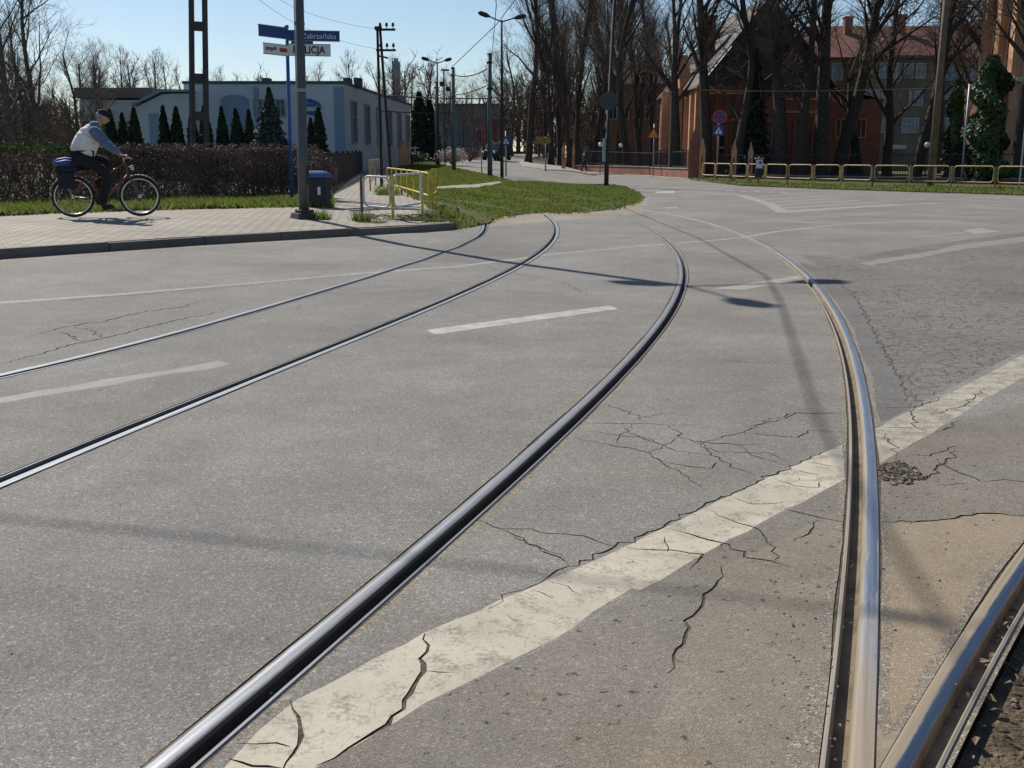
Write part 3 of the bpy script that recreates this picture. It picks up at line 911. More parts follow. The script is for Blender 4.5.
M['car_dark'] = simple('car_dark_green', (0.018, 0.025, 0.022), 0.35, 0.2, 0.1, 3)
M['car_blue'] = simple('car_blue', (0.025, 0.07, 0.16), 0.35, 0.2, 0.1, 3)
M['lamp_glass'] = simple('globe_milk', (0.75, 0.74, 0.70), 0.35, 0, 0.04, 5)
M['ivy'] = simple('ivy_leaf', (0.045, 0.075, 0.022), 0.6, 0, 0.5, 1.5)
M['thuja'] = simple('thuja_leaf', (0.020, 0.036, 0.016), 0.8, 0, 0.45, 1.5)
M['spruce'] = simple('spruce_needles', (0.022, 0.038, 0.024), 0.8, 0, 0.45, 1.5)
M['spruce_pale'] = simple('blue_spruce_needles', (0.045, 0.065, 0.05), 0.8, 0, 0.45, 1.5)
M['hedge'] = simple('hedge_brown', (0.175, 0.115, 0.09), 0.9, 0, 0.5, 1.1)
M['hedge_green'] = simple('hedge_green', (0.085, 0.115, 0.03), 0.9, 0, 0.4, 1.1)
M['blossom'] = simple('blossom', (0.62, 0.52, 0.48), 0.9, 0, 0.3, 3)
M['mistletoe'] = simple('mistletoe', (0.20, 0.22, 0.03), 0.9, 0, 0.3, 3)
def grass_mat():
    q = NT('grass_blade')
    c = q.ramp(q.noise(0.9, 6, 0.75), [(0.30, (0.24, 0.19, 0.09)), (0.43, (0.145, 0.165, 0.04)), (0.70, (0.15, 0.225, 0.04))])
    q.set(c, 0.7, 0, 0.25)
    tl = q.n.new('ShaderNodeBsdfTranslucent'); q.link(c, tl.inputs['Color'])
    mx = q.n.new('ShaderNodeMixShader'); mx.inputs[0].default_value = 0.45
    q.link(q.b.outputs[0], mx.inputs[1]); q.link(tl.outputs[0], mx.inputs[2])
    q.link(mx.outputs[0], q.n['Material Output'].inputs['Surface'])
    return q.m
M['grass'] = grass_mat()

def ghelp(px, py, z=0.0):
    g = G(px, py, z)
    return g, F * 1.0228 / g.y          # base point and pixels per metre there
def hz(g, py): return P(512, py, g.y).z - g.z

# ------------------------------------------------------------------ lettering
def text_obj(txt, size, mat, parent, loc, rot, name='lettering', depth=0.002, sx=1.0, bold=0.0):
    cu = bpy.data.curves.new('t', 'FONT')
    cu.body = txt; cu.size = size; cu.offset = bold; cu.align_x = 'CENTER'; cu.align_y = 'CENTER'; cu.extrude = depth
    tmp = bpy.data.objects.new('t', cu); COL.objects.link(tmp)
    dg = bpy.context.evaluated_depsgraph_get()
    me = bpy.data.meshes.new_from_object(tmp.evaluated_get(dg))
    bpy.data.objects.remove(tmp)
    me.name = name
    me.materials.clear(); me.materials.append(mat)
    o = bpy.data.objects.new(name, me); COL.objects.link(o)
    o.parent = parent; o.location = loc; o.rotation_euler = rot; o.scale = (sx, 1, 1)
    return o

# ------------------------------------------------------------------ bare trees
def tube_np(out, pts, rs, n):
    vs, fs = out
    base = len(vs)
    up = None
    m = len(pts)
    for i in range(m):
        d = (pts[min(i + 1, m - 1)] - pts[max(i - 1, 0)])
        d.normalize()
        a = d.orthogonal() if up is None else up - d * up.dot(d)
        if a.length < 1e-6: a = d.orthogonal()
        a.normalize(); up = a
        b = d.cross(a)
        for k in range(n):
            an = 2 * PI * k / n
            q = pts[i] + (a * math.cos(an) + b * math.sin(an)) * rs[i]
            vs.append((q.x, q.y, q.z))
    for i in range(m - 1):
        for k in range(n):
            k2 = (k + 1) % n
            fs.append((base + i * n + k, base + i * n + k2, base + (i + 1) * n + k2, base + (i + 1) * n + k))

def bare_tree(seed, h, r0, split=0.3, upright=0.6, n1=12, n2=7, n3=5, twig=0.012, lean=(0, 0), l1=0.5, cap=2600, fork=1, wig=0.075):
    """returns (trunk mesh data, crown mesh data) of a leafless tree of height h"""
    rr = random.Random(seed)
    tr, cw = ([], []), ([], [])
    cnt = [0]
    def limb(p, d, L, r, lev, out, nseg, sides, droop=0.0):
        pts, rs = [p.copy()], [r]
        q = p.copy(); dd = d.copy()
        for i in range(nseg):
            dd = dd + Vector((rr.gauss(0, 1), rr.gauss(0, 1), rr.gauss(0, 0.6))) * (wig * (1.0 + 0.5 * lev))
            dd.z += (0.10 * upright if lev else 0.05) - droop
            dd.normalize()
            q = q + dd * (L / nseg)
            t = (i + 1) / nseg
            pts.append(q.copy()); rs.append(max(twig * 0.5, r * (1 - (0.62 if lev == 0 else 0.85) * t)))
        tube_np(out, pts, rs, sides)
        cnt[0] += 1
        return pts, rs
    def side_dir(d, ang):
        a = d.orthogonal().normalized()
        a.rotate(Matrix.Rotation(rr.uniform(0, 2 * PI), 3, d))
        return (d * math.cos(ang) + a * math.sin(ang)).normalized()
    def along(pts, rs, t):
        f = t * (len(pts) - 1); i = min(int(f), len(pts) - 2)
        return pts[i].lerp(pts[i + 1], f - i), rs[i] + (rs[i + 1] - rs[i]) * (f - i), (pts[i + 1] - pts[i]).normalized()
    stems = []
    d0 = Vector((lean[0], lean[1], 1)).normalized()
    base = Vector((0, 0, -0.15))
    main = limb(base, d0, h * (0.92 if fork == 1 else 0.45), r0, 0, tr, 9, 9)
    # root flare
    tube_np(tr, [Vector((0, 0, -0.2)), Vector((0, 0, 0.12)), Vector((0, 0, 0.5))], [r0 * 1.45, r0 * 1.18, r0 * 1.0], 9)
    stems.append(main)
    if fork > 1:
        p, r, d = along(*main, 0.98)
        for k in range(fork):
            dd = side_dir(d, rr.uniform(0.22, 0.5))
            stems.append(limb(p, dd, h * rr.uniform(0.45, 0.6), r * 0.85, 0, tr, 7, 7))
    for si, st in enumerate(stems):
        nn = max(3, int(n1 / (len(stems) ** 0.6)))
        for k in range(nn):
            t = split + (1 - split) * (k + rr.random()) / nn if (si == 0) else rr.uniform(0.15, 1)
            t = min(t, 0.99)
            p, r, d = along(*st, t)
            ang = rr.uniform(0.5, 1.1) * (1.25 - 0.75 * upright)
            L = h * l1 * (1.05 - 0.65 * t) * rr.uniform(0.7, 1.15)
            b1 = limb(p, side_dir(d, ang), L, max(0.02, r * rr.uniform(0.4, 0.62)), 1, tr, 6, 5)
            for j in range(n2):
                t2 = rr.uniform(0.2, 1.0)
                p2, r2, d2 = along(*b1, t2)
                b2 = limb(p2, side_dir(d2, rr.uniform(0.4, 0.95)), L * 0.5 * rr.uniform(0.5, 1.1), max(twig * 1.1, r2 * 0.5), 2, cw, 4, 3)
                for q in range(n3):
                    if cnt[0] > cap: break
                    p3, r3, d3 = along(*b2, rr.uniform(0.15, 1.0))
                    b3 = limb(p3, side_dir(d3, rr.uniform(0.35, 0.9)), L * 0.28 * rr.uniform(0.5, 1.2), max(twig, r3 * 0.55), 3, cw, 3, 3)
                    if rr.random() < 0.6:
                        p4, r4, d4 = along(*b3, rr.uniform(0.3, 0.8))
                        limb(p4, side_dir(d4, rr.uniform(0.4, 0.9)), L * 0.16 * rr.uniform(0.5, 1.2), twig * 0.8, 3, cw, 2, 3)
    return tr, cw

def mesh_of(name, data, mat, smooth=True):
    me = bpy.data.meshes.new(name)
    me.from_pydata(data[0], [], data[1])
    if smooth: me.polygons.foreach_set('use_smooth', [True] * len(me.polygons))
    me.materials.append(mat)
    return me

TREE = {}
def tree_kind(key, bark, twigmat, **kw):
    a, b = bare_tree(**kw)
    TREE[key] = (mesh_of('trunk', a, M[bark]), mesh_of('crown', b, M[twigmat]), kw['h'], b)
def place_tree(key, x, y, label, group=None, rz=None, s=1.0, sz=None, zoff=0.0, name='bare_tree'):
    tr, cw, h, _ = TREE[key]
    o = empty(name, (x, y, T(x, y) + zoff), R0.uniform(0, 6.28) if rz is None else rz, label, 'tree', group)
    o.scale = (s, s, sz or s)
    for nm, me in (('trunk', tr), ('crown', cw)):
        c = bpy.data.objects.new(nm, me); COL.objects.link(c); c.parent = o
    return o

tree_kind('lime', 'bark', 'twig', seed=1, h=18, r0=0.34, n1=16, n2=11, n3=5, upright=0.55, twig=0.016, l1=0.45)
tree_kind('lime2', 'bark', 'twig', seed=2, h=19, r0=0.36, n1=14, n2=9, n3=5, upright=0.7, twig=0.016, l1=0.42, split=0.25)
tree_kind('upright', 'bark', 'twig', seed=3, h=17, r0=0.30, n1=16, n2=10, n3=5, upright=1.35, twig=0.014, l1=0.55, split=0.2, fork=3, wig=0.045, cap=3200)
tree_kind('upright2', 'bark', 'twig', seed=4, h=18, r0=0.28, n1=19, n2=10, n3=5, upright=1.3, twig=0.014, l1=0.45, split=0.15, wig=0.04, cap=3200)
tree_kind('forked', 'bark', 'twig', seed=5, h=17, r0=0.36, n1=14, n2=10, n3=5, upright=0.45, twig=0.014, l1=0.42, fork=2, split=0.55)
tree_kind('gnarled', 'bark', 'twig', seed=23, h=20, r0=0.42, n1=15, n2=8, n3=5, upright=0.1, twig=0.016, l1=0.36, split=0.33, wig=0.085, lean=(-0.09, 0))
tree_kind('old', 'bark', 'twig', seed=31, h=19, r0=0.50, n1=16, n2=10, n3=5, upright=0.6, twig=0.016, l1=0.40, split=0.42, wig=0.035)
tree_kind('old2', 'bark', 'twig', seed=32, h=19, r0=0.48, n1=15, n2=10, n3=5, upright=0.5, twig=0.016, l1=0.40, split=0.40, wig=0.045, lean=(0.10, 0))
tree_kind('oldfork', 'bark', 'twig', seed=33, h=18, r0=0.50, n1=16, n2=10, n3=5, upright=0.55, twig=0.016, l1=0.42, fork=2, split=0.6, wig=0.035)
tree_kind('maple', 'bark_pale', 'twig', seed=6, h=12, r0=0.2, n1=13, n2=9, n3=5, upright=0.75, twig=0.010, l1=0.5, split=0.22)
tree_kind('maple2', 'bark_pale', 'twig', seed=9, h=13, r0=0.2, n1=12, n2=9, n3=5, upright=0.6, twig=0.010, l1=0.5, split=0.25)
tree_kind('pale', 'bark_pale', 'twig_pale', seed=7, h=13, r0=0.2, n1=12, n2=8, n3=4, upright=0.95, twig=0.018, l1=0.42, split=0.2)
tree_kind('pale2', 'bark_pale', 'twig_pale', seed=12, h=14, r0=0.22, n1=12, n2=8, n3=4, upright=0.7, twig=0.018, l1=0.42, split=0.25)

def px_tree(key, px, d, top, label, group=None, rz=None, wide=1.0, name='bare_tree'):
    p = P(px, 159, d)
    z = T(p.x, d)
    h = P(px, top, d).z - z
    s = h / TREE[key][2]
    return place_tree(key, p.x, d, label, group, rz, s * wide, s, name=name)

# left group, behind the hedge
px_tree('maple', 12, 46, -60, 'bare tree at the far left edge rising over the green topped hedge', rz=0.4)
px_tree('maple2', 46, 48, -45, 'bare tree with spreading limbs behind the hedge and above the cyclist', rz=2.2)
px_tree('maple', -30, 50, -70, 'bare tree cut by the left frame edge with branches reaching in', rz=4.0)
px_tree('maple2', 82, 60, 40, 'smaller bare tree just right of the spreading pair, behind the hedge', rz=1.0)
px_tree('maple', 30, 66, 10, 'thin bare tree standing behind the two leftmost trees', rz=5.0)
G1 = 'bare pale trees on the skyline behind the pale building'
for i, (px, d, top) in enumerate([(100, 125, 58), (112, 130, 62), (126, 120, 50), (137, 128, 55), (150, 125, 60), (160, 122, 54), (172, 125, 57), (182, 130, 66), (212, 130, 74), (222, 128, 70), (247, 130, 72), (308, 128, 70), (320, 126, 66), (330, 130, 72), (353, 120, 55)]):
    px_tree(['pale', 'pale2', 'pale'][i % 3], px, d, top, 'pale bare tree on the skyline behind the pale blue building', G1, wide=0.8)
G5 = 'bare trees before the distant flats'
for i, (px, d, top) in enumerate([(452, 122, 78), (463, 126, 84), (474, 120, 88), (486, 124, 70), (499, 118, 60), (512, 122, 40), (480, 130, 92), (446, 128, 86)]):
    px_tree(['maple', 'maple2'][i % 2], px, d, top, 'bare tree standing before the distant block of flats near the bend', G5)
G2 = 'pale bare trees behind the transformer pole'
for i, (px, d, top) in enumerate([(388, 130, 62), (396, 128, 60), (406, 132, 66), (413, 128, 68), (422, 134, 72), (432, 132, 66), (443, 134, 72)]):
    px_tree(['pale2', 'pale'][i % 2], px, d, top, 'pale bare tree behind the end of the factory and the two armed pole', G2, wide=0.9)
px_tree('gnarled', 528, 100, -25, 'tall dark bare tree with gnarled limbs at the bend, beside the crossing sign', rz=0.0)
G3 = 'dense dark bare trees along the churchyard pavement'
for i, (px, d, top, k) in enumerate([(551, 98, -30, 'upright'), (560, 101, -45, 'upright2'), (569, 96, -15, 'upright'), (577, 104, -30, 'upright2'), (592, 112, -40, 'lime2'), (604, 110, -40, 'upright'), (618, 100, -60, 'upright2'), (629, 92, -70, 'lime2'), (640, 96, -60, 'upright'), (545, 120, 10, 'upright2'), (652, 104, -30, 'upright2'), (601, 124, 30, 'upright2')]):
    px_tree(k, px, d, top, 'dark bare upright tree in the dense row beside the bend and low brick wall', G3)
px_tree('oldfork', 675, 72.5, -90, 'dark bare tree in front of the orange lit gable of the church', rz=0.3, wide=1.0)
px_tree('old', 706, 71, -80, 'dark bare tree before the left corner of the church roof, behind the brick pillars', rz=1.9, wide=1.0)
px_tree('old', 820, 68, -110, 'thick dark forked tree between the church porch and the brick wing', rz=0.9, wide=1.15)
px_tree('old2', 838, 70, -90, 'dark leaning bare tree close right of the thick forked one', rz=0.0, wide=1.05)
px_tree('old2', 917, 66, -90, 'slim dark bare tree just left of the leaning wooden pole', rz=0.1, wide=0.9)
px_tree('old2', 962, 64, -100, 'dark bare tree with low ivy, right of the leaning wooden pole', rz=6.2, wide=1.1)
px_tree('old', 1018, 58, -120, 'dark bare tree at the right frame edge before the brick tower', rz=0.2, wide=1.0)
px_tree('lime2', 888, 72, -40, 'bare tree with fine twigs before the projecting bay of the school', rz=4.4, wide=1.3)
px_tree('lime', 975, 70, -70, 'bare tree behind the broad ivy covered tree at the right', rz=1.1, wide=1.3)
px_tree('lime2', 734, 69, -60, 'bare tree close left of the tall dark spruce, before the church gable', rz=0.8, wide=1.3)
px_tree('lime2', 862, 74, -30, 'bare tree before the right half of the brick annex', rz=2.9, wide=1.3)
px_tree('lime', 935, 84, -60, 'bare tree in front of the school, behind the wooden pole', rz=3.9, wide=1.4)
px_tree('old', 781, 67.5, -80, 'tall bare tree standing close before the peak of the church gable', rz=2.2, wide=1.2)
px_tree('lime', 803, 66.5, -50, 'bare tree with fine branches at the right corner of the church porch', rz=1.2, wide=1.3)

def merged(name, mat, items, label, cat):
    vs, fs = [], []
    n = 0
    for key, x, y, z, s, a in items:
        for src in (TREE[key][0], TREE[key][1]):
            k = len(src.vertices)
            co = np.empty(k * 3, np.float32); src.vertices.foreach_get('co', co)
            co = co.reshape(-1, 3) * s
            ca, sa = math.cos(a), math.sin(a)
            q = np.stack([co[:, 0] * ca - co[:, 1] * sa + x, co[:, 0] * sa + co[:, 1] * ca + y, co[:, 2] + z], 1)
            f = np.empty(len(src.polygons) * 4, np.int32)
            src.polygons.foreach_get('vertices', f)
            vs.append(q); fs.append(f.reshape(-1, 4) + n)
            n += k
    vs = np.concatenate(vs); fs = np.concatenate(fs)
    me = bpy.data.meshes.new(name)
    me.vertices.add(len(vs)); me.vertices.foreach_set('co', vs.astype(np.float32).ravel())
    me.loops.add(fs.size); me.loops.foreach_set('vertex_index', fs.ravel().astype(np.int32))
    me.polygons.add(len(fs)); me.polygons.foreach_set('loop_start', np.arange(0, fs.size, 4, dtype=np.int32))
    me.update(calc_edges=True); me.validate()
    me.materials.append(mat)
    o = bpy.data.objects.new(name, me); COL.objects.link(o)
    return tag(o, label, cat, kind='stuff')
wr = random.Random(21)
it = []
for i in range(11):
    px = wr.uniform(535, 700); d = wr.uniform(128, 150)
    p = P(px, 159, d)
    it.append((wr.choice(['upright', 'upright2', 'lime2']), p.x, d, T(p.x, d), wr.uniform(0.85, 1.15), wr.uniform(0, 6.28)))
merged('woodland', M['twig'], it, 'dark far wood of bare trees massed behind the row at the bend', 'wood')
it = []
for i in range(14):
    px = wr.uniform(-40, 110); d = wr.uniform(85, 110)
    p = P(px, 159, d)
    it.append((wr.choice(['maple', 'maple2']), p.x, d, T(p.x, d), wr.uniform(0.55, 0.8), wr.uniform(0, 6.28)))
merged('woodland', M['twig'], it, 'thin far wood of bare trees at the left behind the hedge', 'wood')

tree_kind('far', 'bark', 'twig', seed=15, h=15, r0=0.3, n1=12, n2=6, n3=4, upright=0.8, twig=0.05, l1=0.5, split=0.12, cap=420)
tree_kind('far2', 'bark', 'twig', seed=16, h=15, r0=0.3, n1=12, n2=6, n3=4, upright=0.6, twig=0.05, l1=0.55, split=0.08, cap=420)
it = []
for i in range(150):
    px = wr.uniform(-120, 1150); d = wr.uniform(165, 240)
    p = P(px, 159, d)
    it.append((wr.choice(['far', 'far2']), p.x, d, Traw(p.x, 150) - 0.6, wr.uniform(0.45, 0.95), wr.uniform(0, 6.28)))
merged('woodland', M['twig'], it, 'low dark line of far trees along the horizon', 'wood')
it = []
for i in range(95):
    px = wr.uniform(498, 720); d = wr.uniform(122, 150)
    p = P(px, 159, d)
    it.append((wr.choice(['far', 'far2']), p.x, d, T(p.x, d) - 0.5, wr.uniform(0.30, 0.70), wr.uniform(0, 6.28)))
merged('thicket', M['twig'], it, 'dark undergrowth filling the gaps behind the dense tree row', 'thicket')
it = []
for i in range(70):
    px = wr.uniform(-120, 105); d = wr.uniform(58, 84)
    p = P(px, 159, d)
    it.append((wr.choice(['far', 'far2']), p.x, d, T(p.x, d) - 0.3, wr.uniform(0.16, 0.36), wr.uniform(0, 6.28)))
merged('thicket', M['twig'], it, 'dark leafless thicket at the far left behind the hedge', 'thicket')
# ------------------------------------------------------------------ leafy things
def leaf_cloud(pts, nrm, size, rr, asp=1.0):
    vs, fs = [], []
    for p, nn in zip(pts, nrm):
        d = Vector((rr.gauss(0, 1), rr.gauss(0, 1), rr.gauss(0, 1)))
        d = (d * 0.8 + Vector(nn)).normalized()
        a = d.orthogonal().normalized()
        a.rotate(Matrix.Rotation(rr.uniform(0, 6.28), 3, d))
        b = d.cross(a)
        s = size * rr.uniform(0.6, 1.4)
        p = Vector(p)
        n = len(vs)
        vs += [tuple(p - a * s - b * s * 0.3 * asp), tuple(p + b * s * 0.6 * asp), tuple(p + a * s * 1.1), tuple(p - b * s * 0.6 * asp)]
        fs.append((n, n + 3, n + 2, n + 1))
    return vs, fs

def conifer(name, seed, h, r, n, mat, leaf=0.09, power=0.8, tiers=0):
    rr = random.Random(seed)
    pts, nr = [], []
    bumps = [(rr.uniform(0, 6.28), rr.uniform(0, 1), rr.uniform(0.75, 1.15)) for _ in range(26)]
    for _ in range(n):
        t = rr.random() ** 1.35
        a = rr.uniform(0, 6.28)
        w = r * (1 - t) ** power
        k = 1.0
        for ba, bt, bs in bumps:
            dd = abs((a - ba + PI) % (2 * PI) - PI)
            if dd < 0.5 and abs(t - bt) < 0.10: k *= bs
        if tiers: k *= 0.62 + 0.5 * (1 - ((t * tiers + 0.06 * math.sin(3 * a + seed)) % 1.0))
        q = w * k * rr.uniform(0.55, 1.05)
        pts.append((q * math.cos(a), q * math.sin(a), 0.05 + h * t * 0.98 - (0.12 * q if tiers else 0)))
        nr.append((math.cos(a), math.sin(a), 0.5 if not tiers else 0.9))
    vs, fs = leaf_cloud(pts, nr, leaf, rr, 0.9)
    me = mesh_of('foliage', (vs, fs), mat, False)
    tk = ([], [])
    tube_np(tk, [Vector((0, 0, -0.2)), Vector((0, 0, h * 0.5)), Vector((0, 0, h * 0.95))], [0.1, 0.06, 0.015], 6)
    return (me, mesh_of('trunk', tk, M['bark']), h)
CON = {
    'thuja': conifer('thuja', 1, 3.4, 0.62, 5200, M['thuja'], 0.085, 0.72),
    'thuja2': conifer('thuja', 2, 3.4, 0.55, 5200, M['thuja'], 0.085, 0.8),
    'spruce': conifer('spruce', 3, 4.2, 1.7, 9000, M['spruce_pale'], 0.10, 0.95, 9),
    'tall': conifer('tall', 4, 9.0, 2.1, 15000, M['spruce'], 0.14, 0.9, 14),
}
def px_con(key, px, d, top, label, group=None, wide=1.0, name='conifer', z=0.1):
    p = P(px, 159, d)
    z0 = T(p.x, d) + z
    me, tk, h = CON[key]
    s = (P(px, top, d).z - z0) / h
    o = empty(name, (p.x, d, z0), R0.uniform(0, 6.28), label, 'tree', group)
    o.scale = (s * wide, s * wide, s)
    for nm, m in (('foliage', me), ('trunk', tk)):
        c = bpy.data.objects.new(nm, m); COL.objects.link(c); c.parent = o
    return o
G4 = 'clipped dark thujas in a row before the pale building'
for i, (px, d, top) in enumerate([(113, 46, 110), (125, 46, 113), (137, 46, 108), (166, 46, 106), (179, 46, 107), (194, 46, 110), (207, 46, 106), (224, 46, 107), (238, 46, 109), (251, 46, 110)]):
    px_con(['thuja', 'thuja2'][i % 2], px, d, top, 'dark clipped thuja in the row between the brown hedge and the pale building', G4)
px_con('spruce', 272, 40, 88, 'broad pale tipped spruce just left of the blue street sign post', wide=0.9, name='spruce')
px_con('thuja', 320, 56, 108, 'yellow tinged thuja right of the grey lamp pole', wide=1.1)
px_con('thuja2', 336, 64, 101, 'slender tall thuja above the end of the picket fence', wide=0.8)
px_con('thuja2', 312, 54, 118, 'short dark thuja half hidden behind the grey lamp pole', wide=1.1)
px_con('tall', 752, 70, 48, 'tall dark spruce in front of the church gable wall', wide=0.75, name='spruce')
px_con('thuja', 855, 68, 136, 'small dark thuja before the brick wing of the church', wide=1.0)
px_con('thuja2', 420, 100, 92, 'tall dark conifer at the right end of the factory', wide=1.6)
px_con('thuja', 430, 104, 100, 'dark conifer right beside the tall one at the factory end', wide=1.5)

def ivy_column(px, d, top, w, label, seed, n=9000):
    rr = random.Random(seed)
    p = P(px, 159, d)
    z0 = T(p.x, d)
    h = P(px, top, d).z - z0
    pts, nr = [], []
    for _ in range(n):
        t = rr.random(); a = rr.uniform(0, 6.28)
        q = w * (0.55 + 0.45 * math.sin(t * 7 + seed) * math.sin(a * 2 + t * 9)) * (1 - 0.7 * t ** 3) * rr.uniform(0.7, 1.1) * (0.8 + 0.2 * math.sin(25 * t + a))
        pts.append((q * math.cos(a), q * math.sin(a), h * t)); nr.append((math.cos(a), math.sin(a), 0.3))
    vs, fs = leaf_cloud(pts, nr, 0.10, rr)
    o = empty('ivy_clad_tree', (p.x, d, z0), 0, label, 'tree')
    for nm, me in (('foliage', mesh_of('foliage', (vs, fs), M['ivy'], False)), ('trunk', CON['thuja'][1])):
        c = bpy.data.objects.new(nm, me); COL.objects.link(c); c.parent = o
    return o
ivy_column(985, 55, 56, 2.1, 'broad ivy covered tree standing against the brick tower at the right', 3, 20000)
ivy_column(952, 57, 80, 0.8, 'narrow ivy covered trunk close right of the leaning wooden pole', 5, 7000)

# hedge: twigs and small leaves through its whole volume, clipped top
def hedge(a, b, depth, h, n, mat, label, seed, topmat=None, leaf=0.032):
    rr = random.Random(seed)
    a, b = Vector(a), Vector(b)
    d = (b - a); L = d.length; d.normalize()
    nn = Vector((-d.y, d.x))
    pts, nr, tp, tn = [], [], [], []
    for _ in range(n):
        s = rr.uniform(0, L)
        bulge = 0.08 * math.sin(s * 1.7) + 0.06 * math.sin(s * 4.1 + 1)
        face = rr.random()
        if face < 0.55: u = bulge + abs(rr.gauss(0, 0.10)); z = rr.uniform(0.0, 1.0) ** 0.9 * h
        elif face < 0.75: u = rr.uniform(0, depth); z = h - abs(rr.gauss(0, 0.07)) + 0.03 * math.sin(s * 3)
        else: u = rr.uniform(0.1, depth); z = rr.uniform(0, h)
        if rr.random() < 0.03: z = h + rr.uniform(0, 0.12)
        q = a + d * s + nn * u
        top = topmat and z > h - 0.14
        (tp if top else pts).append((q.x, q.y, T(q.x, q.y) + 0.13 + z)); (tn if top else nr).append((-nn.x, -nn.y, 0.4))
    o = empty('hedge', (a.x, a.y, T(a.x, a.y) + 0.13), 0, label, 'hedge')
    off = Vector(o.location)
    def sub(vs): return [tuple(Vector(v) - off) for v in vs]
    vs, fs = leaf_cloud(pts, nr, leaf, rr)
    tw = ([], [])
    for _ in range(int(L * 55)):
        s = rr.uniform(0, L); u = rr.uniform(0.02, depth)
        q = a + d * s + nn * u
        z0 = T(q.x, q.y) + 0.13
        p0 = Vector((q.x, q.y, z0)); p1 = p0 + Vector((rr.gauss(0, 0.12), rr.gauss(0, 0.10), h * rr.uniform(0.6, 1.03)))
        mid = p0.lerp(p1, 0.5) + Vector((rr.gauss(0, 0.06), rr.gauss(0, 0.06), 0))
        tube_np(tw, [p0, mid, p1], [0.011, 0.008, 0.004], 3)
    for nm, data, mt in (('foliage', (sub(vs), fs), mat), ('stems', (sub(tw[0]), tw[1]), M['twig'])):
        c = bpy.data.objects.new(nm, mesh_of(nm, data, mt, False)); COL.objects.link(c); c.parent = o
    if tp:
        vs, fs = leaf_cloud(tp, tn, leaf, rr)
        c = bpy.data.objects.new('green_top', mesh_of('green_top', (sub(vs), fs), topmat, False)); COL.objects.link(c); c.parent = o
    return o
HL = G(-40, 204.5, 0.13); HM = G(76, 202, 0.13); HR = G(322, 196.5, 0.13)
hd = (HR - HL).xy.normalized()
HL2 = HL.xy - hd * 4
HM2 = HL.xy + hd * (HM - HL).xy.length
hedge(HL2, HM2, 0.8, 1.22, 17000, M['hedge'], 'clipped hedge with a green top behind the rear wheel of the bicycle', 31, M['hedge_green'])
hedge(HM2, HR.xy, 0.8, 1.20, 26000, M['hedge'], 'long brown leafless clipped hedge running from the cyclist to the lamp pole', 32)
def bush(px, py, r, h, n, mat, label, seed, leaf=0.03, z=0.13, name='bush', cat='bush'):
    rr = random.Random(seed)
    g = G(px, py, z)
    pts, nr = [], []
    for _ in range(n):
        v = Vector((rr.gauss(0, 1), rr.gauss(0, 1), rr.gauss(0, 1))).normalized() * rr.uniform(0.5, 1.0) * (0.8 + 0.25 * math.sin(rr.random() * 9))
        pts.append((v.x * r, v.y * r, max(0.02, h * 0.5 + v.z * h * 0.5))); nr.append(tuple(v))
    vs, fs = leaf_cloud(pts, nr, leaf, rr)
    o = empty(name, g, 0, label, cat)
    tw = ([], [])
    for _ in range(60):
        p1 = Vector((rr.gauss(0, r * 0.4), rr.gauss(0, r * 0.4), h * rr.uniform(0.5, 1.05)))
        tube_np(tw, [Vector((rr.gauss(0, 0.05), rr.gauss(0, 0.05), -0.05)), p1 * 0.5, p1], [0.012, 0.008, 0.004], 3)
    for nm, data, mt in (('foliage', (vs, fs), mat), ('stems', tw, M['twig'])):
        c = bpy.data.objects.new(nm, mesh_of(nm, data, mt, False)); COL.objects.link(c); c.parent = o
    return o
bush(322, 200, 0.42, 1.15, 2000, M['hedge'], 'brown twiggy bush behind the waste bin with the blue lid', 41)
bush(309, 198, 0.45, 1.2, 1500, M['hedge'], 'low brown bush between the lamp pole and the waste bin', 42)
bush(452, 164, 1.4, 1.3, 1800, M['blossom'], 'pinkish blossoming bush by the far bend left of the road', 43, 0.07)
bush(470, 161, 1.2, 1.2, 1200, M['hedge'], 'brown bush at the far road edge left of the dark car', 44, 0.07)
bush(412, 163, 1.6, 0.9, 2500, M['ivy'], 'low dark green shrub on the lawn before the factory end', 45, 0.06)

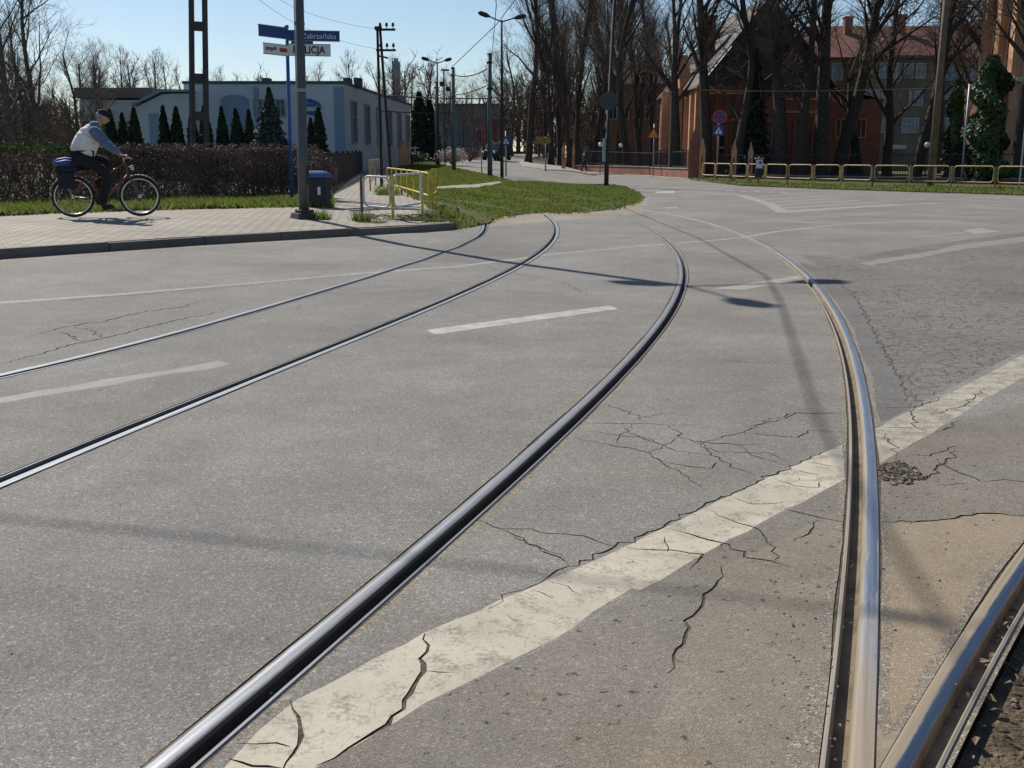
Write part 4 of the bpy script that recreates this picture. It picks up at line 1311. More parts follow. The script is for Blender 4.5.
# grass blades
RUTS = [[(487, 222), (480, 214), (455, 206), (425, 200)], [(553, 222), (525, 212), (482, 203), (440, 197)], [(613, 213), (580, 206), (530, 198), (470, 189)], [(640, 209), (610, 200), (560, 193), (500, 186)]]
FRINGE = [(440, 226), (458, 230.5), (480, 227), (492, 225), (502, 219), (522, 216.5), (545, 214), (558, 215), (604, 213), (624, 209), (640, 204), (645, 198), (638, 192), (625, 187), (606, 184), (606, 186), (625, 190), (634, 194), (637, 198.5), (633, 202), (618, 206.5), (600, 209.5), (556, 211.5), (545, 210), (520, 212.5), (495, 214), (486, 222), (478, 223.5), (457, 226)]
def blades(polys, n, hmin, hmax, dz, label, seed, mat):
    rs = np.random.RandomState(seed)
    allv = []
    for poly, k in polys:
        A = np.asarray(poly)
        lo, hi = A.min(0), A.max(0)
        pts = lo + rs.rand(k * 4, 2) * (hi - lo)
        pts = pts[in_poly(pts, A)]
        # more of them near the camera
        keep = rs.rand(len(pts)) < np.clip((30 / np.maximum(pts[:, 1], 1)) ** 1.0, 0.05, 1)
        allv.append(pts[keep][:k])
    pts = np.concatenate(allv)
    cl = 0.5 + 0.5 * np.sin(pts[:, 0] * 1.9 + 1.3 * np.sin(pts[:, 1] * 0.9)) * np.sin(pts[:, 1] * 1.4 + pts[:, 0] * 0.6)
    keep = rs.rand(len(pts)) < 0.30 + 0.70 * cl
    for px in RUTS:
        q = np.array(g2(px, 0.05)); q = np.concatenate([q[:-1] + (q[1:] - q[:-1]) * t for t in np.linspace(0, 1, 24)])
        dd = np.sqrt(((pts[:, None, :] - q[None]) ** 2).sum(2)).min(1)
        keep &= rs.rand(len(pts)) < np.clip(dd / 0.9, 0.06, 1)
    keep &= ~in_poly(pts, trk)
    pts = pts[keep]; cl = cl[keep]
    z = np.array([T(x, y) for x, y in pts]) + dz
    m = len(pts)
    a = rs.rand(m) * 2 * PI
    hgt = (hmin + (hmax - hmin) * rs.rand(m) ** 1.5) * (0.6 + 0.6 * cl)
    w = 0.012 + 0.010 * rs.rand(m) + 0.0006 * pts[:, 1]
    dx, dy = np.cos(a) * w, np.sin(a) * w
    lx, ly = rs.randn(m) * 0.4 * hgt, rs.randn(m) * 0.4 * hgt
    v = np.empty((m, 3, 3))
    v[:, 0] = np.stack([pts[:, 0] - dx, pts[:, 1] - dy, z - 0.01], 1)
    v[:, 1] = np.stack([pts[:, 0] + dx, pts[:, 1] + dy, z - 0.01], 1)
    v[:, 2] = np.stack([pts[:, 0] + lx, pts[:, 1] + ly, z + hgt], 1)
    me = bpy.data.meshes.new('grass')
    me.from_pydata(v.reshape(-1, 3).tolist(), [], np.arange(m * 3).reshape(-1, 3).tolist())
    me.materials.append(mat)
    o = bpy.data.objects.new('grass', me); COL.objects.link(o)
    return tag(o, label, 'grass', kind='stuff')
verge_px = [(-60, 218), (60, 212.5), (150, 209.5), (240, 207.5), (300, 206.5), (334, 207.5), (331, 194), (318, 195), (200, 197), (72, 200), (-60, 203)]
blades([(g2(verge_px, 0.13), 60000)], 0, 0.03, 0.13, 0.13, 'green grass strip between the pavement and the hedge', 1, M['grass'])
blades([(island, 150000), (g2(FRINGE), 9000)], 0, 0.02, 0.085, 0.02, 'green grass on the island where the tracks run in', 2, M['grass'])
blades([(g2([(690, 179), (740, 184.6), (820, 188), (900, 190.5), (1024, 194.5), (1150, 199), (1150, 193), (1024, 188.5), (900, 186), (820, 184.5), (740, 182), (690, 177)], 0.07), 26000)], 0, 0.03, 0.14, 0.07, 'grass strip under the guard rail along the far kerb', 3, M['grass'])
def tuft(px, py, z, n, r, h, label, seed):
    rr = random.Random(seed)
    g = G(px, py, z)
    mb = MB()
    mb.add([(r * 0.9 * math.cos(k * 0.785), r * 0.9 * math.sin(k * 0.785), 0.004) for k in range(8)], [tuple(range(8))])
    for _ in range(n):
        a = rr.uniform(0, 6.28); q = r * math.sqrt(rr.random())
        x, y = q * math.cos(a), q * math.sin(a)
        b = rr.uniform(0, 6.28); w = rr.uniform(0.006, 0.014)
        hh = h * rr.uniform(0.4, 1.1)
        mb.add([(x - w * math.cos(b), y - w * math.sin(b), -0.02), (x + w * math.cos(b), y + w * math.sin(b), -0.02), (x + rr.gauss(0, 0.4) * hh, y + rr.gauss(0, 0.4) * hh, hh)], [(0, 1, 2)])
    o = mb.build('grass_tuft', M['grass'], fix=False)
    o.location = g
    tag(o, label, 'grass', kind='stuff' if h < 0.12 else None)
tuft(361, 221, 0.11, 160, 0.16, 0.22, 'small grass tuft at the foot of the leftmost barrier post', 1)
tuft(388, 195, 0.11, 260, 0.35, 0.34, 'dense grass tuft round the feet of the two legged pole', 2)
tuft(318, 219, 0.11, 200, 0.22, 0.20, 'grass tuft beside the plinth of the grey lamp pole', 3)
tuft(372, 222, 0.11, 60, 0.3, 0.07, 'thin weeds on the pavement edge under the first barrier frame', 4)
tuft(405, 219, 0.11, 120, 0.4, 0.10, 'weeds under the second barrier frame near the kerb', 5)
tuft(437, 217, 0.11, 260, 0.35, 0.22, 'grass clump at the right foot of the yellow barrier', 6)
tuft(428, 220, 0.11, 200, 0.4, 0.14, 'low grass at the pavement corner beside the kerb end', 7)

# ------------------------------------------------------------------ people (skin-modifier bodies)
def skin_mesh(name, joints, bones, mat, parent, sub=1, root=0, fold=0.0):
    me = bpy.data.meshes.new(name)
    me.from_pydata([j[:3] for j in joints], bones, [])
    o = bpy.data.objects.new(name, me); COL.objects.link(o)
    md = o.modifiers.new('skin', 'SKIN')
    md.use_smooth_shade = True; md.branch_smoothing = 0.6
    if not me.skin_vertices: me.skin_vertices.new()
    for i, j in enumerate(joints):
        r = j[3]
        me.skin_vertices[0].data[i].radius = (r, j[4] if len(j) > 4 else r)
        me.skin_vertices[0].data[i].use_root = (i == root)
    s2 = o.modifiers.new('sub', 'SUBSURF'); s2.levels = sub; s2.render_levels = sub
    bpy.context.view_layer.update()
    dg = bpy.context.evaluated_depsgraph_get()
    m2 = bpy.data.meshes.new_from_object(o.evaluated_get(dg))
    m2.name = name
    m2.materials.clear(); m2.materials.append(mat)
    bpy.data.objects.remove(o)
    if fold:
        # cloth folds: ridges running round the limb, stronger in places
        for v in m2.vertices:
            x, y, z = v.co
            w = math.sin(38 * z + 9 * math.sin(7 * x + 5 * y)) * 0.6 + math.sin(61 * z + 23 * x - 17 * y + 3 * math.sin(11 * y)) * 0.4
            w *= 0.5 + 0.5 * math.sin(9 * x + 13 * z + 4 * y)
            v.co = v.co + v.normal * (w * fold)
    q = bpy.data.objects.new(name, m2); COL.objects.link(q)
    q.parent = parent
    for p in m2.polygons: p.use_smooth = True
    return q

M['mudguard'] = simple('mudguard_grey', (0.22, 0.23, 0.24), 0.65, 0.0, 0.1, 5)
# bicycle: local x forward, rear hub at x = 0
gr_, gf_ = G(74, 217.7, 0.11), G(138.3, 215.8, 0.11)
WB, WR = 1.08, 0.345
yaw = math.atan2(0.32, 1.0)
pr = G(75.0, 217.2, 0.11)
bike = empty('bicycle', pr, yaw, 'red city bicycle with dark mudguards rolling along the pavement under its rider', 'bicycle')
BIKE_TF = (pr, yaw)
def ring(cx, cz, r, n=40, y=0): return [(cx + r * math.cos(2 * PI * k / n), y, cz + r * math.sin(2 * PI * k / n)) for k in range(n)]
for nm, cx in (('wheel', 0.0), ('wheel', WB)):
    wh = MB().lathe((cx, 0, WR), [(0.02, -0.045), (0.03, -0.03), (0.03, 0.03), (0.02, 0.045)], 10, 'Y').build('wheel', M['chrome'], bike)
    MB().tube(ring(cx, WR, WR - 0.018), 0.019, 8, closed=True).build('tyre', M['rubber'], wh, True)
    MB().tube(ring(cx, WR, WR - 0.046), 0.013, 6, closed=True).build('rim', M['chrome'], wh, True)
    sp = MB()
    for k in range(18):
        a = 2 * PI * k / 18
        sp.tube([(cx + 0.02 * math.cos(a + 0.5), 0.03 * (-1) ** k, WR + 0.02 * math.sin(a + 0.5)), (cx + 0.29 * math.cos(a), 0, WR + 0.29 * math.sin(a))], 0.0016, 3, False)
    sp.build('spokes', M['galv'], wh)
fr = MB()
BB = (0.44, 0, 0.29); ST_ = (0.24, 0, 0.86); HT, HB = (0.87, 0, 0.90), (0.92, 0, 0.72)
fr.tube([BB, ST_], 0.017); fr.tube([BB, (0.66, 0, 0.46), HB], 0.019); fr.tube([(0.33, 0, 0.60), HT], 0.016); fr.tube([HT, HB], 0.021)
for s in (-1, 1):
    fr.tube([BB, (0, 0.055 * s, WR)], 0.010); fr.tube([(0.27, 0.0, 0.76), (0, 0.055 * s, WR)], 0.009)
    fr.tube([(0.925, 0.05 * s, 0.70), (0.985, 0.055 * s, 0.56), (WB, 0.05 * s, WR)], [0.014, 0.012, 0.009])
fr.tube([(0.925, -0.05, 0.70), (0.925, 0.05, 0.70)], 0.018)
fr.build('frame', M['bike_red'], bike, True)
for cx, a0, a1 in ((0.0, 20, 190), (WB, 30, 175)):
    g = MB()
    pts = []
    for k in range(15):
        a = math.radians(a0 + (a1 - a0) * k / 14)
        pts.append((cx + 0.375 * math.cos(a), WR + 0.375 * math.sin(a)))
    for k in range(14):
        (xa, za), (xb, zb) = pts[k], pts[k + 1]
        g.add([(xa, -0.028, za - 0.012), (xa, 0, za), (xa, 0.028, za - 0.012), (xb, 0.028, zb - 0.012), (xb, 0, zb), (xb, -0.028, zb - 0.012)], [(0, 1, 4, 5), (1, 2, 3, 4)])
    o = g.build('mudguard', M['mudguard'], bike, True)
    sm = o.modifiers.new('solid', 'SOLIDIFY'); sm.thickness = 0.003
MB().tube([(0.30, 0, 0.80), (0.21, 0, 0.95)], 0.013).build('seat_post', M['galv'], bike)
sd_ = MB(); sd_.tube([(0.05, 0, 0.99), (0.12, 0, 0.995), (0.22, 0, 0.985), (0.34, 0, 0.985)], [0.07, 0.085, 0.05, 0.022], 10)
sd_.build('saddle', M['rubber'], bike, True)
hb = MB(); hb.tube([(0.86, 0, 0.92), (0.845, 0, 1.05)], 0.013)
hb.tube([(0.80, -0.30, 1.00), (0.90, -0.27, 1.03), (0.92, -0.08, 1.04), (0.86, 0, 1.05), (0.92, 0.08, 1.04), (0.90, 0.27, 1.03), (0.80, 0.30, 1.00)], 0.011)
hb.build('handlebar', M['chrome'], bike, True)
cr_ = MB(); cr_.lathe((0.44, -0.05, 0.29), [(0.09, -0.004), (0.095, 0), (0.09, 0.004)], 20, 'Y')
cr_.tube([(0.44, -0.06, 0.29), (0.49, -0.075, 0.13)], 0.011); cr_.tube([(0.44, 0.06, 0.29), (0.39, 0.075, 0.45)], 0.011)
cr_.box((0.49, -0.13, 0.125), (0.09, 0.09, 0.022)); cr_.box((0.39, 0.13, 0.455), (0.09, 0.09, 0.022))
cr_.tube([(0.44, -0.045, 0.38), (0.0, -0.045, 0.38)], 0.004, 4); cr_.tube([(0.44, -0.045, 0.20), (0.0, -0.045, 0.31)], 0.004, 4)
cr_.build('crank_and_pedals', M['pole_dark'], bike)
cb = MB()
cb.tube([(0.90, -0.25, 1.02), (1.0, -0.16, 0.98), (0.99, -0.05, 0.86), (0.93, -0.02, 0.78)], 0.004, 5); cb.tube([(0.90, 0.25, 1.02), (0.99, 0.12, 0.96), (0.95, 0.03, 0.84), (0.66, 0.02, 0.50)], 0.004, 5)
cb.build('brake_cables', M['rubber'], bike, True)
for sg_ in (-1, 1):
    m = MB(); m.tube([(0.92, 0.27 * sg_, 1.02), (0.99, 0.24 * sg_, 0.985), (1.0, 0.17 * sg_, 0.98)], 0.005, 5); m.build('brake_lever', M['chrome'], bike)
    m = MB(); m.tube([(0.80, 0.30 * sg_, 1.0), (0.90, 0.272 * sg_, 1.028)], 0.016, 8); m.build('grip', M['rubber'], bike)
rk = MB()
for s in (-1, 1):
    rk.tube([(0.20, 0.06 * s, 0.76), (-0.22, 0.07 * s, 0.755)], 0.007, 6); rk.tube([(-0.02, 0.065 * s, WR), (-0.12, 0.07 * s, 0.755)], 0.006, 6)
for k in range(4): rk.tube([(0.12 - k * 0.11, -0.07, 0.757), (0.12 - k * 0.11, 0.07, 0.757)], 0.005, 6)
rk.build('luggage_rack', M['galv'], bike)
MB().lathe((0.985, 0, 0.83), [(0.02, -0.05), (0.04, -0.02), (0.045, 0.02), (0.035, 0.03)], 12, 'X').build('headlight', M['chrome'], bike, True)
MB().box((-0.255, 0, 0.70), (0.03, 0.07, 0.05)).build('rear_light', M['sign_red'], bike)
bag = empty('bag', (pr.x, pr.y, pr.z), yaw, 'dark pannier bag with a bright blue top strapped on the bicycle rack', 'bag')
b = MB(); rr = random.Random(4)
b.box((-0.06, -0.02, 0.815), (0.38, 0.28, 0.11), taper=0.92); o = bevel(b.build('body', M['bag_dark'], bag), 0.03)
b = MB(); b.tube([(-0.26, -0.02, 0.915), (-0.18, -0.03, 0.94), (-0.06, -0.01, 0.955), (0.06, -0.02, 0.935), (0.14, -0.01, 0.915)], [0.03, 0.055, 0.06, 0.055, 0.03], 10)
b.tube([(-0.22, -0.13, 0.905), (-0.06, -0.14, 0.925), (0.10, -0.13, 0.905)], [0.03, 0.045, 0.03], 8)
b.build('top_cover', M['bag_blue'], bag, True)
b = MB(); b.box((-0.08, -0.12, 0.62), (0.26, 0.09, 0.28), taper=1.05); bevel(b.build('pannier', M['bag_dark'], bag), 0.03)

per = empty('person', (pr.x, pr.y, pr.z), yaw, 'cyclist in a cream and blue jacket, dark trousers and navy cap, leaning over the handlebar', 'person')
J = [(0.17, 0, 1.04, 0.14, 0.12),   # 0 pelvis
     (0.24, 0, 1.19, 0.14, 0.115), (0.33, 0, 1.34, 0.14, 0.115), (0.41, 0, 1.46, 0.12, 0.10), (0.49, 0, 1.55, 0.055), (0.54, 0, 1.61, 0.055),   # spine, neck
     (0.44, -0.17, 1.44, 0.055), (0.62, -0.27, 1.20, 0.042), (0.82, -0.295, 1.045, 0.032),     # right arm
     (0.44, 0.17, 1.44, 0.055), (0.62, 0.27, 1.20, 0.042), (0.82, 0.295, 1.045, 0.032),       # left arm
     (0.19, -0.10, 1.00, 0.10), (0.59, -0.12, 0.72, 0.068), (0.47, -0.115, 0.25, 0.045), (0.60, -0.12, 0.165, 0.038),   # right leg
     (0.19, 0.10, 1.00, 0.10), (0.60, 0.12, 0.93, 0.068), (0.40, 0.115, 0.56, 0.045), (0.52, 0.12, 0.495, 0.038)]
Bn = [(0, 1), (1, 2), (2, 3), (3, 4), (4, 5), (3, 6), (6, 7), (7, 8), (3, 9), (9, 10), (10, 11), (0, 12), (12, 13), (13, 14), (14, 15), (0, 16), (16, 17), (17, 18), (18, 19)]
skin_mesh('body', J, Bn, M['skin'], per, 2)
M['lips'] = simple('lips', (0.30, 0.12, 0.10), 0.6, 0, 0.1, 12)
# head with a face
def head(parent, c, s, ang, capmat=None, hairmat=None):
    Mh = Matrix.Translation(c) @ Matrix.Rotation(ang, 4, 'Y') @ Matrix.Scale(s, 4)
    bm = bmesh.new()
    bmesh.ops.create_uvsphere(bm, u_segments=20, v_segments=14, radius=1.0)
    for v in bm.verts:
        x, y, z = v.co
        k = 1.0 - 0.22 * max(0, -z) - 0.05 * abs(z)
        v.co = Vector((x * 0.098 * (1.0 if x < 0 else 0.93) + (0.012 if z < -0.2 and x > 0 else 0), y * 0.074 * k, z * 0.118))
        if x > 0.9 and -0.35 < z < 0.15: v.co.x += 0.022     # nose
        if x > 0.75 and 0.1 < z < 0.3 and 0.15 < abs(y) < 0.5: v.co.x -= 0.008
        if x > 0.8 and -0.62 < z < -0.45: v.co.x += 0.006
        if abs(x) < 0.25 and abs(y) > 0.9 and abs(z) < 0.3: v.co.y *= 1.18   # ears
    bm.transform(Mh)
    me = bpy.data.meshes.new('head'); bm.to_mesh(me); bm.free()
    me.materials.append(M['skin'])
    for p in me.polygons: p.use_smooth = True
    o = bpy.data.objects.new('head', me); COL.objects.link(o); o.parent = parent
    for sy in (-1, 1):
        e = MB(); e.lathe((0, 0, 0), [(0.004, -0.006), (0.010, 0.0), (0.004, 0.006)], 8, 'X')
        e.v = [tuple(Mh @ Vector((x + 0.083, y + 0.032 * sy, z + 0.018))) for x, y, z in e.v]; e.build('eye', M['sign_black'], parent)
        e = MB(); e.box((0.086, 0.034 * sy, 0.036), (0.012, 0.03, 0.006)); e.v = [tuple(Mh @ Vector(v)) for v in e.v]; e.build('eyebrow', M['hair'], parent)
        e = MB(); e.lathe((0, 0, 0), [(0.006, -0.006), (0.022, -0.004), (0.026, 0.004), (0.012, 0.008)], 10, 'Y')
        e.v = [tuple(Mh @ Vector((x * 0.7 - 0.005, y * sy + 0.076 * sy, z * 1.15))) for x, y, z in e.v]; e.build('ear', M['skin'], parent, True)
    e = MB(); e.box((0.088, 0, -0.052), (0.014, 0.042, 0.007)); e.v = [tuple(Mh @ Vector(v)) for v in e.v]; e.build('mouth', M['lips'], parent)
    if hairmat:
        h = MB(); h.lathe((0, 0, 0), [(0.088, -0.045), (0.100, 0.0), (0.101, 0.03), (0.09, 0.06)], 16)
        h.v = [tuple(Mh @ Vector((x - 0.016, y * 0.80, z))) for x, y, z in h.v]
        h.build('hair', hairmat, parent, True)
    if capmat:
        h = MB(); h.lathe((0, 0, 0), [(0.106, 0.028), (0.110, 0.05), (0.103, 0.085), (0.075, 0.118), (0.03, 0.132)], 18)
        h.v = [tuple(Mh @ Vector((x, y * 0.80, z))) for x, y, z in h.v]
        h.add([Mh @ Vector(q) for q in ((0.07, -0.075, 0.045), (0.15, -0.055, 0.030), (0.175, 0, 0.028), (0.15, 0.055, 0.030), (0.07, 0.075, 0.045), (0.08, 0, 0.055))], [(0, 1, 2, 3, 4, 5)])
        h.build('cap', capmat, parent, True)
head(per, Vector((0.575, 0, 1.675)), 1.0, 0.38, M['cloth_navy'], M['hair'])
jk = [(0.17, 0, 1.00, 0.20, 0.215), (0.24, 0, 1.17, 0.225, 0.23), (0.32, 0, 1.33, 0.22, 0.215), (0.41, 0, 1.46, 0.19, 0.16), (0.485, 0, 1.545, 0.09)]
skin_mesh('jacket', jk, [(0, 1), (1, 2), (2, 3), (3, 4)], M['cloth_white'], per, 4, fold=0.014)
for s in (-1, 1):
    sv = [(0.40, 0.13 * s, 1.47, 0.105), (0.45, 0.20 * s, 1.42, 0.10), (0.54, 0.26 * s, 1.31, 0.09), (0.63, 0.29 * s, 1.20, 0.078), (0.73, 0.30 * s, 1.12, 0.064), (0.80, 0.30 * s, 1.06, 0.055)]
    skin_mesh('sleeve', sv, [(i, i + 1) for i in range(5)], M['cloth_blue'], per, 3, fold=0.010)
yk = [(0.42, -0.14, 1.50, 0.095), (0.435, 0, 1.53, 0.105), (0.42, 0.14, 1.50, 0.095)]
skin_mesh('shoulder_yoke', yk, [(0, 1), (1, 2)], M['cloth_blue'], per, 2)
tj = [(0.155, 0, 1.03, 0.185, 0.17), (0.19, -0.10, 0.985, 0.135), (0.40, -0.12, 0.87, 0.10), (0.59, -0.12, 0.72, 0.085), (0.53, -0.12, 0.48, 0.082), (0.475, -0.115, 0.25, 0.075), (0.465, -0.115, 0.20, 0.07),
      (0.19, 0.10, 0.99, 0.125), (0.40, 0.115, 0.97, 0.10), (0.60, 0.12, 0.93, 0.085), (0.49, 0.12, 0.73, 0.082), (0.41, 0.115, 0.575, 0.075), (0.395, 0.115, 0.53, 0.07)]
skin_mesh('trousers', tj, [(0, 1), (1, 2), (2, 3), (3, 4), (4, 5), (5, 6), (0, 7), (7, 8), (8, 9), (9, 10), (10, 11), (11, 12)], M['cloth_black'], per, 3, fold=0.010)
for x, y, z in ((0.455, -0.118, 0.170), (0.385, 0.118, 0.505)):
    skin_mesh('shoe', [(x - 0.02, y, z + 0.025, 0.062), (x + 0.09, y, z + 0.008, 0.055), (x + 0.20, y, z - 0.006, 0.040)], [(0, 1), (1, 2)], M['rubber'], per, 2)
for s in (-1, 1):
    hx, hy, hzz = 0.83, 0.298 * s, 1.025
    skin_mesh('hand', [(hx - 0.02, hy, hzz + 0.02, 0.028, 0.02), (hx + 0.045, hy, hzz + 0.01, 0.036, 0.022)], [(0, 1)], M['skin'], per, 2)
    for f in range(4):
        yy = hy + (f - 1.5) * 0.019
        skin_mesh('finger', [(hx + 0.05, yy, hzz + 0.012, 0.009), (hx + 0.085, yy, hzz - 0.004, 0.0085), (hx + 0.085, yy, hzz - 0.034, 0.008), (hx + 0.06, yy, hzz - 0.046, 0.007)], [(0, 1), (1, 2), (2, 3)], M['skin'], per, 1)
    skin_mesh('thumb', [(hx + 0.01, hy - 0.03 * s, hzz + 0.005, 0.010), (hx + 0.035, hy - 0.045 * s, hzz - 0.02, 0.0095), (hx + 0.055, hy - 0.04 * s, hzz - 0.04, 0.008)], [(0, 1), (1, 2)], M['skin'], per, 1)

# pedestrian on the far pavement, walking away from the camera
g = G(584, 172, 0.06)
ped = empty('person', g, 0.3, 'small pedestrian in a dark green coat and black trousers walking by the low brick wall', 'person')
J = [(0, 0, 0.95, 0.12), (0, 0, 1.15, 0.12), (0, 0, 1.38, 0.13, 0.1), (0, 0, 1.48, 0.06), (0.01, 0, 1.56, 0.05), (0, -0.19, 1.40, 0.055), (-0.05, -0.25, 1.14, 0.045), (0.04, -0.26, 0.88, 0.035), (0, 0.19, 1.40, 0.055), (0.02, 0.25, 1.14, 0.045), (0.10, 0.26, 0.90, 0.035),
     (0, -0.09, 0.90, 0.09), (0.10, -0.10, 0.50, 0.062), (0.12, -0.10, 0.09, 0.042), (0.25, -0.10, 0.04, 0.035), (0, 0.09, 0.90, 0.09), (-0.05, 0.10, 0.50, 0.062), (-0.22, 0.10, 0.12, 0.042), (-0.12, 0.10, 0.04, 0.035)]
Bn = [(0, 1), (1, 2), (2, 3), (3, 4), (2, 5), (5, 6), (6, 7), (2, 8), (8, 9), (9, 10), (0, 11), (11, 12), (12, 13), (13, 14), (0, 15), (15, 16), (16, 17), (17, 18)]
skin_mesh('body', J, Bn, M['skin'], ped, 1)
head(ped, Vector((0.02, 0, 1.66)), 1.0, 0.0, None, M['cloth_navy'])
skin_mesh('coat', [(0, 0, 0.80, 0.17), (0, 0, 1.1, 0.155), (0, 0, 1.40, 0.155, 0.12), (0, 0, 1.50, 0.08), (0, -0.19, 1.40, 0.075), (-0.05, -0.25, 1.14, 0.062), (0.03, -0.26, 0.92, 0.055), (0, 0.19, 1.40, 0.075), (0.02, 0.25, 1.14, 0.062), (0.08, 0.26, 0.94, 0.055)], [(0, 1), (1, 2), (2, 3), (2, 4), (4, 5), (5, 6), (2, 7), (7, 8), (8, 9)], M['cloth_green'], ped, 1)
skin_mesh('trousers', [(0, 0, 0.88, 0.13), (0, -0.09, 0.84, 0.10), (0.10, -0.10, 0.50, 0.078), (0.12, -0.10, 0.11, 0.06), (0, 0.09, 0.84, 0.10), (-0.05, 0.10, 0.50, 0.078), (-0.21, 0.10, 0.14, 0.06)], [(0, 1), (1, 2), (2, 3), (0, 4), (4, 5), (5, 6)], M['cloth_black'], ped, 1)
for x, y in ((0.12, -0.10), (-0.22, 0.10)): skin_mesh('shoe', [(x, y, 0.07, 0.05), (x + 0.16, y, 0.04, 0.04)], [(0, 1)], M['rubber'], ped, 1)

# ------------------------------------------------------------------ street furniture, left
SUNV = Vector((-SHV[0], -SHV[1])).normalized()
COT = 1 / math.tan(math.radians(42))
g, s = ghelp(304.5, 218.5, 0.11)
lamp = empty('lamp_post', g, 0, 'grey steel lamp post on a bolted plinth at the kerb, its lamps above the picture', 'lamp post')
lamp.rotation_euler = (0, 0.017, 0)
top = 8.5 - g.z
m = MB(); m.tube([(0, 0, 0.12), (0, 0, 1.2), (0, 0, 1.21), (0, 0, top)], [0.085, 0.085, 0.082, 0.07], 14); m.build('pole', M['pole_grey'], lamp, True)
m = MB(); m.box((0, 0, 0.02), (0.42, 0.42, 0.16), rz=0.6, taper=0.85); m.box((0, 0, 0.13), (0.26, 0.26, 0.05), rz=0.6); bevel(m.build('plinth', M['concrete_dark'], lamp), 0.015)
m = MB()
for a in range(4): m.lathe((0.15 * math.cos(a * PI / 2 + 1.4), 0.15 * math.sin(a * PI / 2 + 1.4), 0.09), [(0.018, 0), (0.018, 0.06), (0.01, 0.08)], 6)
m.build('bolts', M['galv'], lamp)
m = MB(); m.box((0.082, 0, 0.75), (0.012, 0.11, 0.34)); m.build('service_door', M['pole_dark'], lamp)
m = MB(); m.lathe((0, 0, 2.2), [(0.09, -0.03), (0.092, 0.0), (0.09, 0.03)], 14); m.build('clamp_band', M['galv'], lamp)
m = MB(); m.lathe((0, 0, 3.3), [(0.083, -0.025), (0.085, 0.0), (0.083, 0.025)], 14); m.build('clamp_band', M['wood'], lamp)
m = MB(); m.tube([(-0.085, -0.03, 0.12), (-0.083, -0.03, 4), (-0.075, -0.02, top)], 0.009, 6); m.build('cable_duct', M['galv'], lamp)
for ex, ey, hd_ in ((0.31, -1.31, 1), (-0.67, 0.46, 1), (1.58, 0.56, 1)):
    L = math.hypot(ex, ey); ux, uy = ex / L, ey / L
    m = MB(); m.tube([(0, 0, top - 0.05), (ux * L * 0.3, uy * L * 0.3, top + 0.03), (ux * (L - 0.4), uy * (L - 0.4), top + 0.08)], 0.026, 8); m.build('arm', M['pole_grey'], lamp, True)
    m = MB(); m.tube([(ux * (L - 0.45), uy * (L - 0.45), top + 0.08), (ux * (L - 0.3), uy * (L - 0.3), top + 0.1), (ux * L, uy * L, top + 0.10), (ux * (L + 0.2), uy * (L + 0.2), top + 0.08)], [0.05, 0.14, 0.19, 0.08], 10); m.build('lamp_head', M['galv'], lamp, True)

g, s = ghelp(292, 200, 0.13)
sg = empty('street_sign', g, 0, 'blue street sign post with two blue and two white direction boards behind the lamp post', 'street sign')
sg.rotation_euler = (0, 0.012, 0)
ztop = hz(g, 27)
m = MB(); m.tube([(0, 0, -0.1), (0, 0, ztop)], 0.042, 12); m.lathe((0, 0, ztop), [(0.05, -0.02), (0.05, 0.03), (0.02, 0.05)], 12); m.build('pole', M['blue_paint'], sg, True)
def board(px0, px1, pyc, hpx, fwd, mat, back):
    z = hz(g, pyc)
    L = (px1 - px0) / s; hh = hpx / s
    return L, hh, z
def sign_board(L, hh, z, ang, mat, side):
    # board reaching from the pole to one side, turned by ang about the pole
    o = bpy.data.objects.new('sign_board', None)
    m = MB(); m.box((side * (L / 2 + 0.03), -0.055, 0), (L, 0.022, hh)); b = m.build('sign_board', mat, sg)
    m2 = MB()
    for zz in (hh / 2, -hh / 2): m2.box((side * (L / 2 + 0.03), -0.055, zz), (L + 0.01, 0.032, 0.014))
    fr2 = m2.build('edge_trim', M['galv'], b)
    b.location = (0, 0, z); b.rotation_euler = (0, 0, ang)
    bpy.data.objects.remove(o)
    return b
mr = math.radians
b1 = sign_board(50 / s, 9.6 / s, hz(g, 35.6), mr(4), M['sign_blue'], 1)
text_obj('Zabrzańska', 0.17, M['sign_white'], b1, (0.74, -0.0685, -0.01), (PI / 2, 0, 0), sx=0.98)
b2 = sign_board(41 / s, 11.0 / s, hz(g, 49.8), mr(4), M['sign_white'], 1)
text_obj('POLICJA', 0.225, M['sign_black'], b2, (0.50, -0.0685, -0.005), (PI / 2, 0, 0), sx=0.88, bold=0.006)
b3 = sign_board(0.82, 10.5 / s, hz(g, 33.8), mr(52), M['sign_blue'], -1)
b4 = sign_board(0.70, 10.0 / s, hz(g, 51.0), mr(52), M['sign_white'], -1)
m = MB(); m.box((-0.17, -0.068, 0.0), (0.22, 0.004, 0.09)); m.build('red_field', M['sign_red'], b4)
m = MB(); rr = random.Random(3)
for k in range(7): m.box((-0.66 + k * 0.045, -0.068, rr.uniform(-0.01, 0.02)), (0.03, 0.004, rr.uniform(0.05, 0.10)))
m.build('faded_lettering', M['sign_black'], b4)
m = MB(); m.box((0.34, 0.03, hz(g, 42.8)), (0.5, 0.02, 0.14), rz=mr(4)); m.build('small_plate', M['sign_blue'], sg)

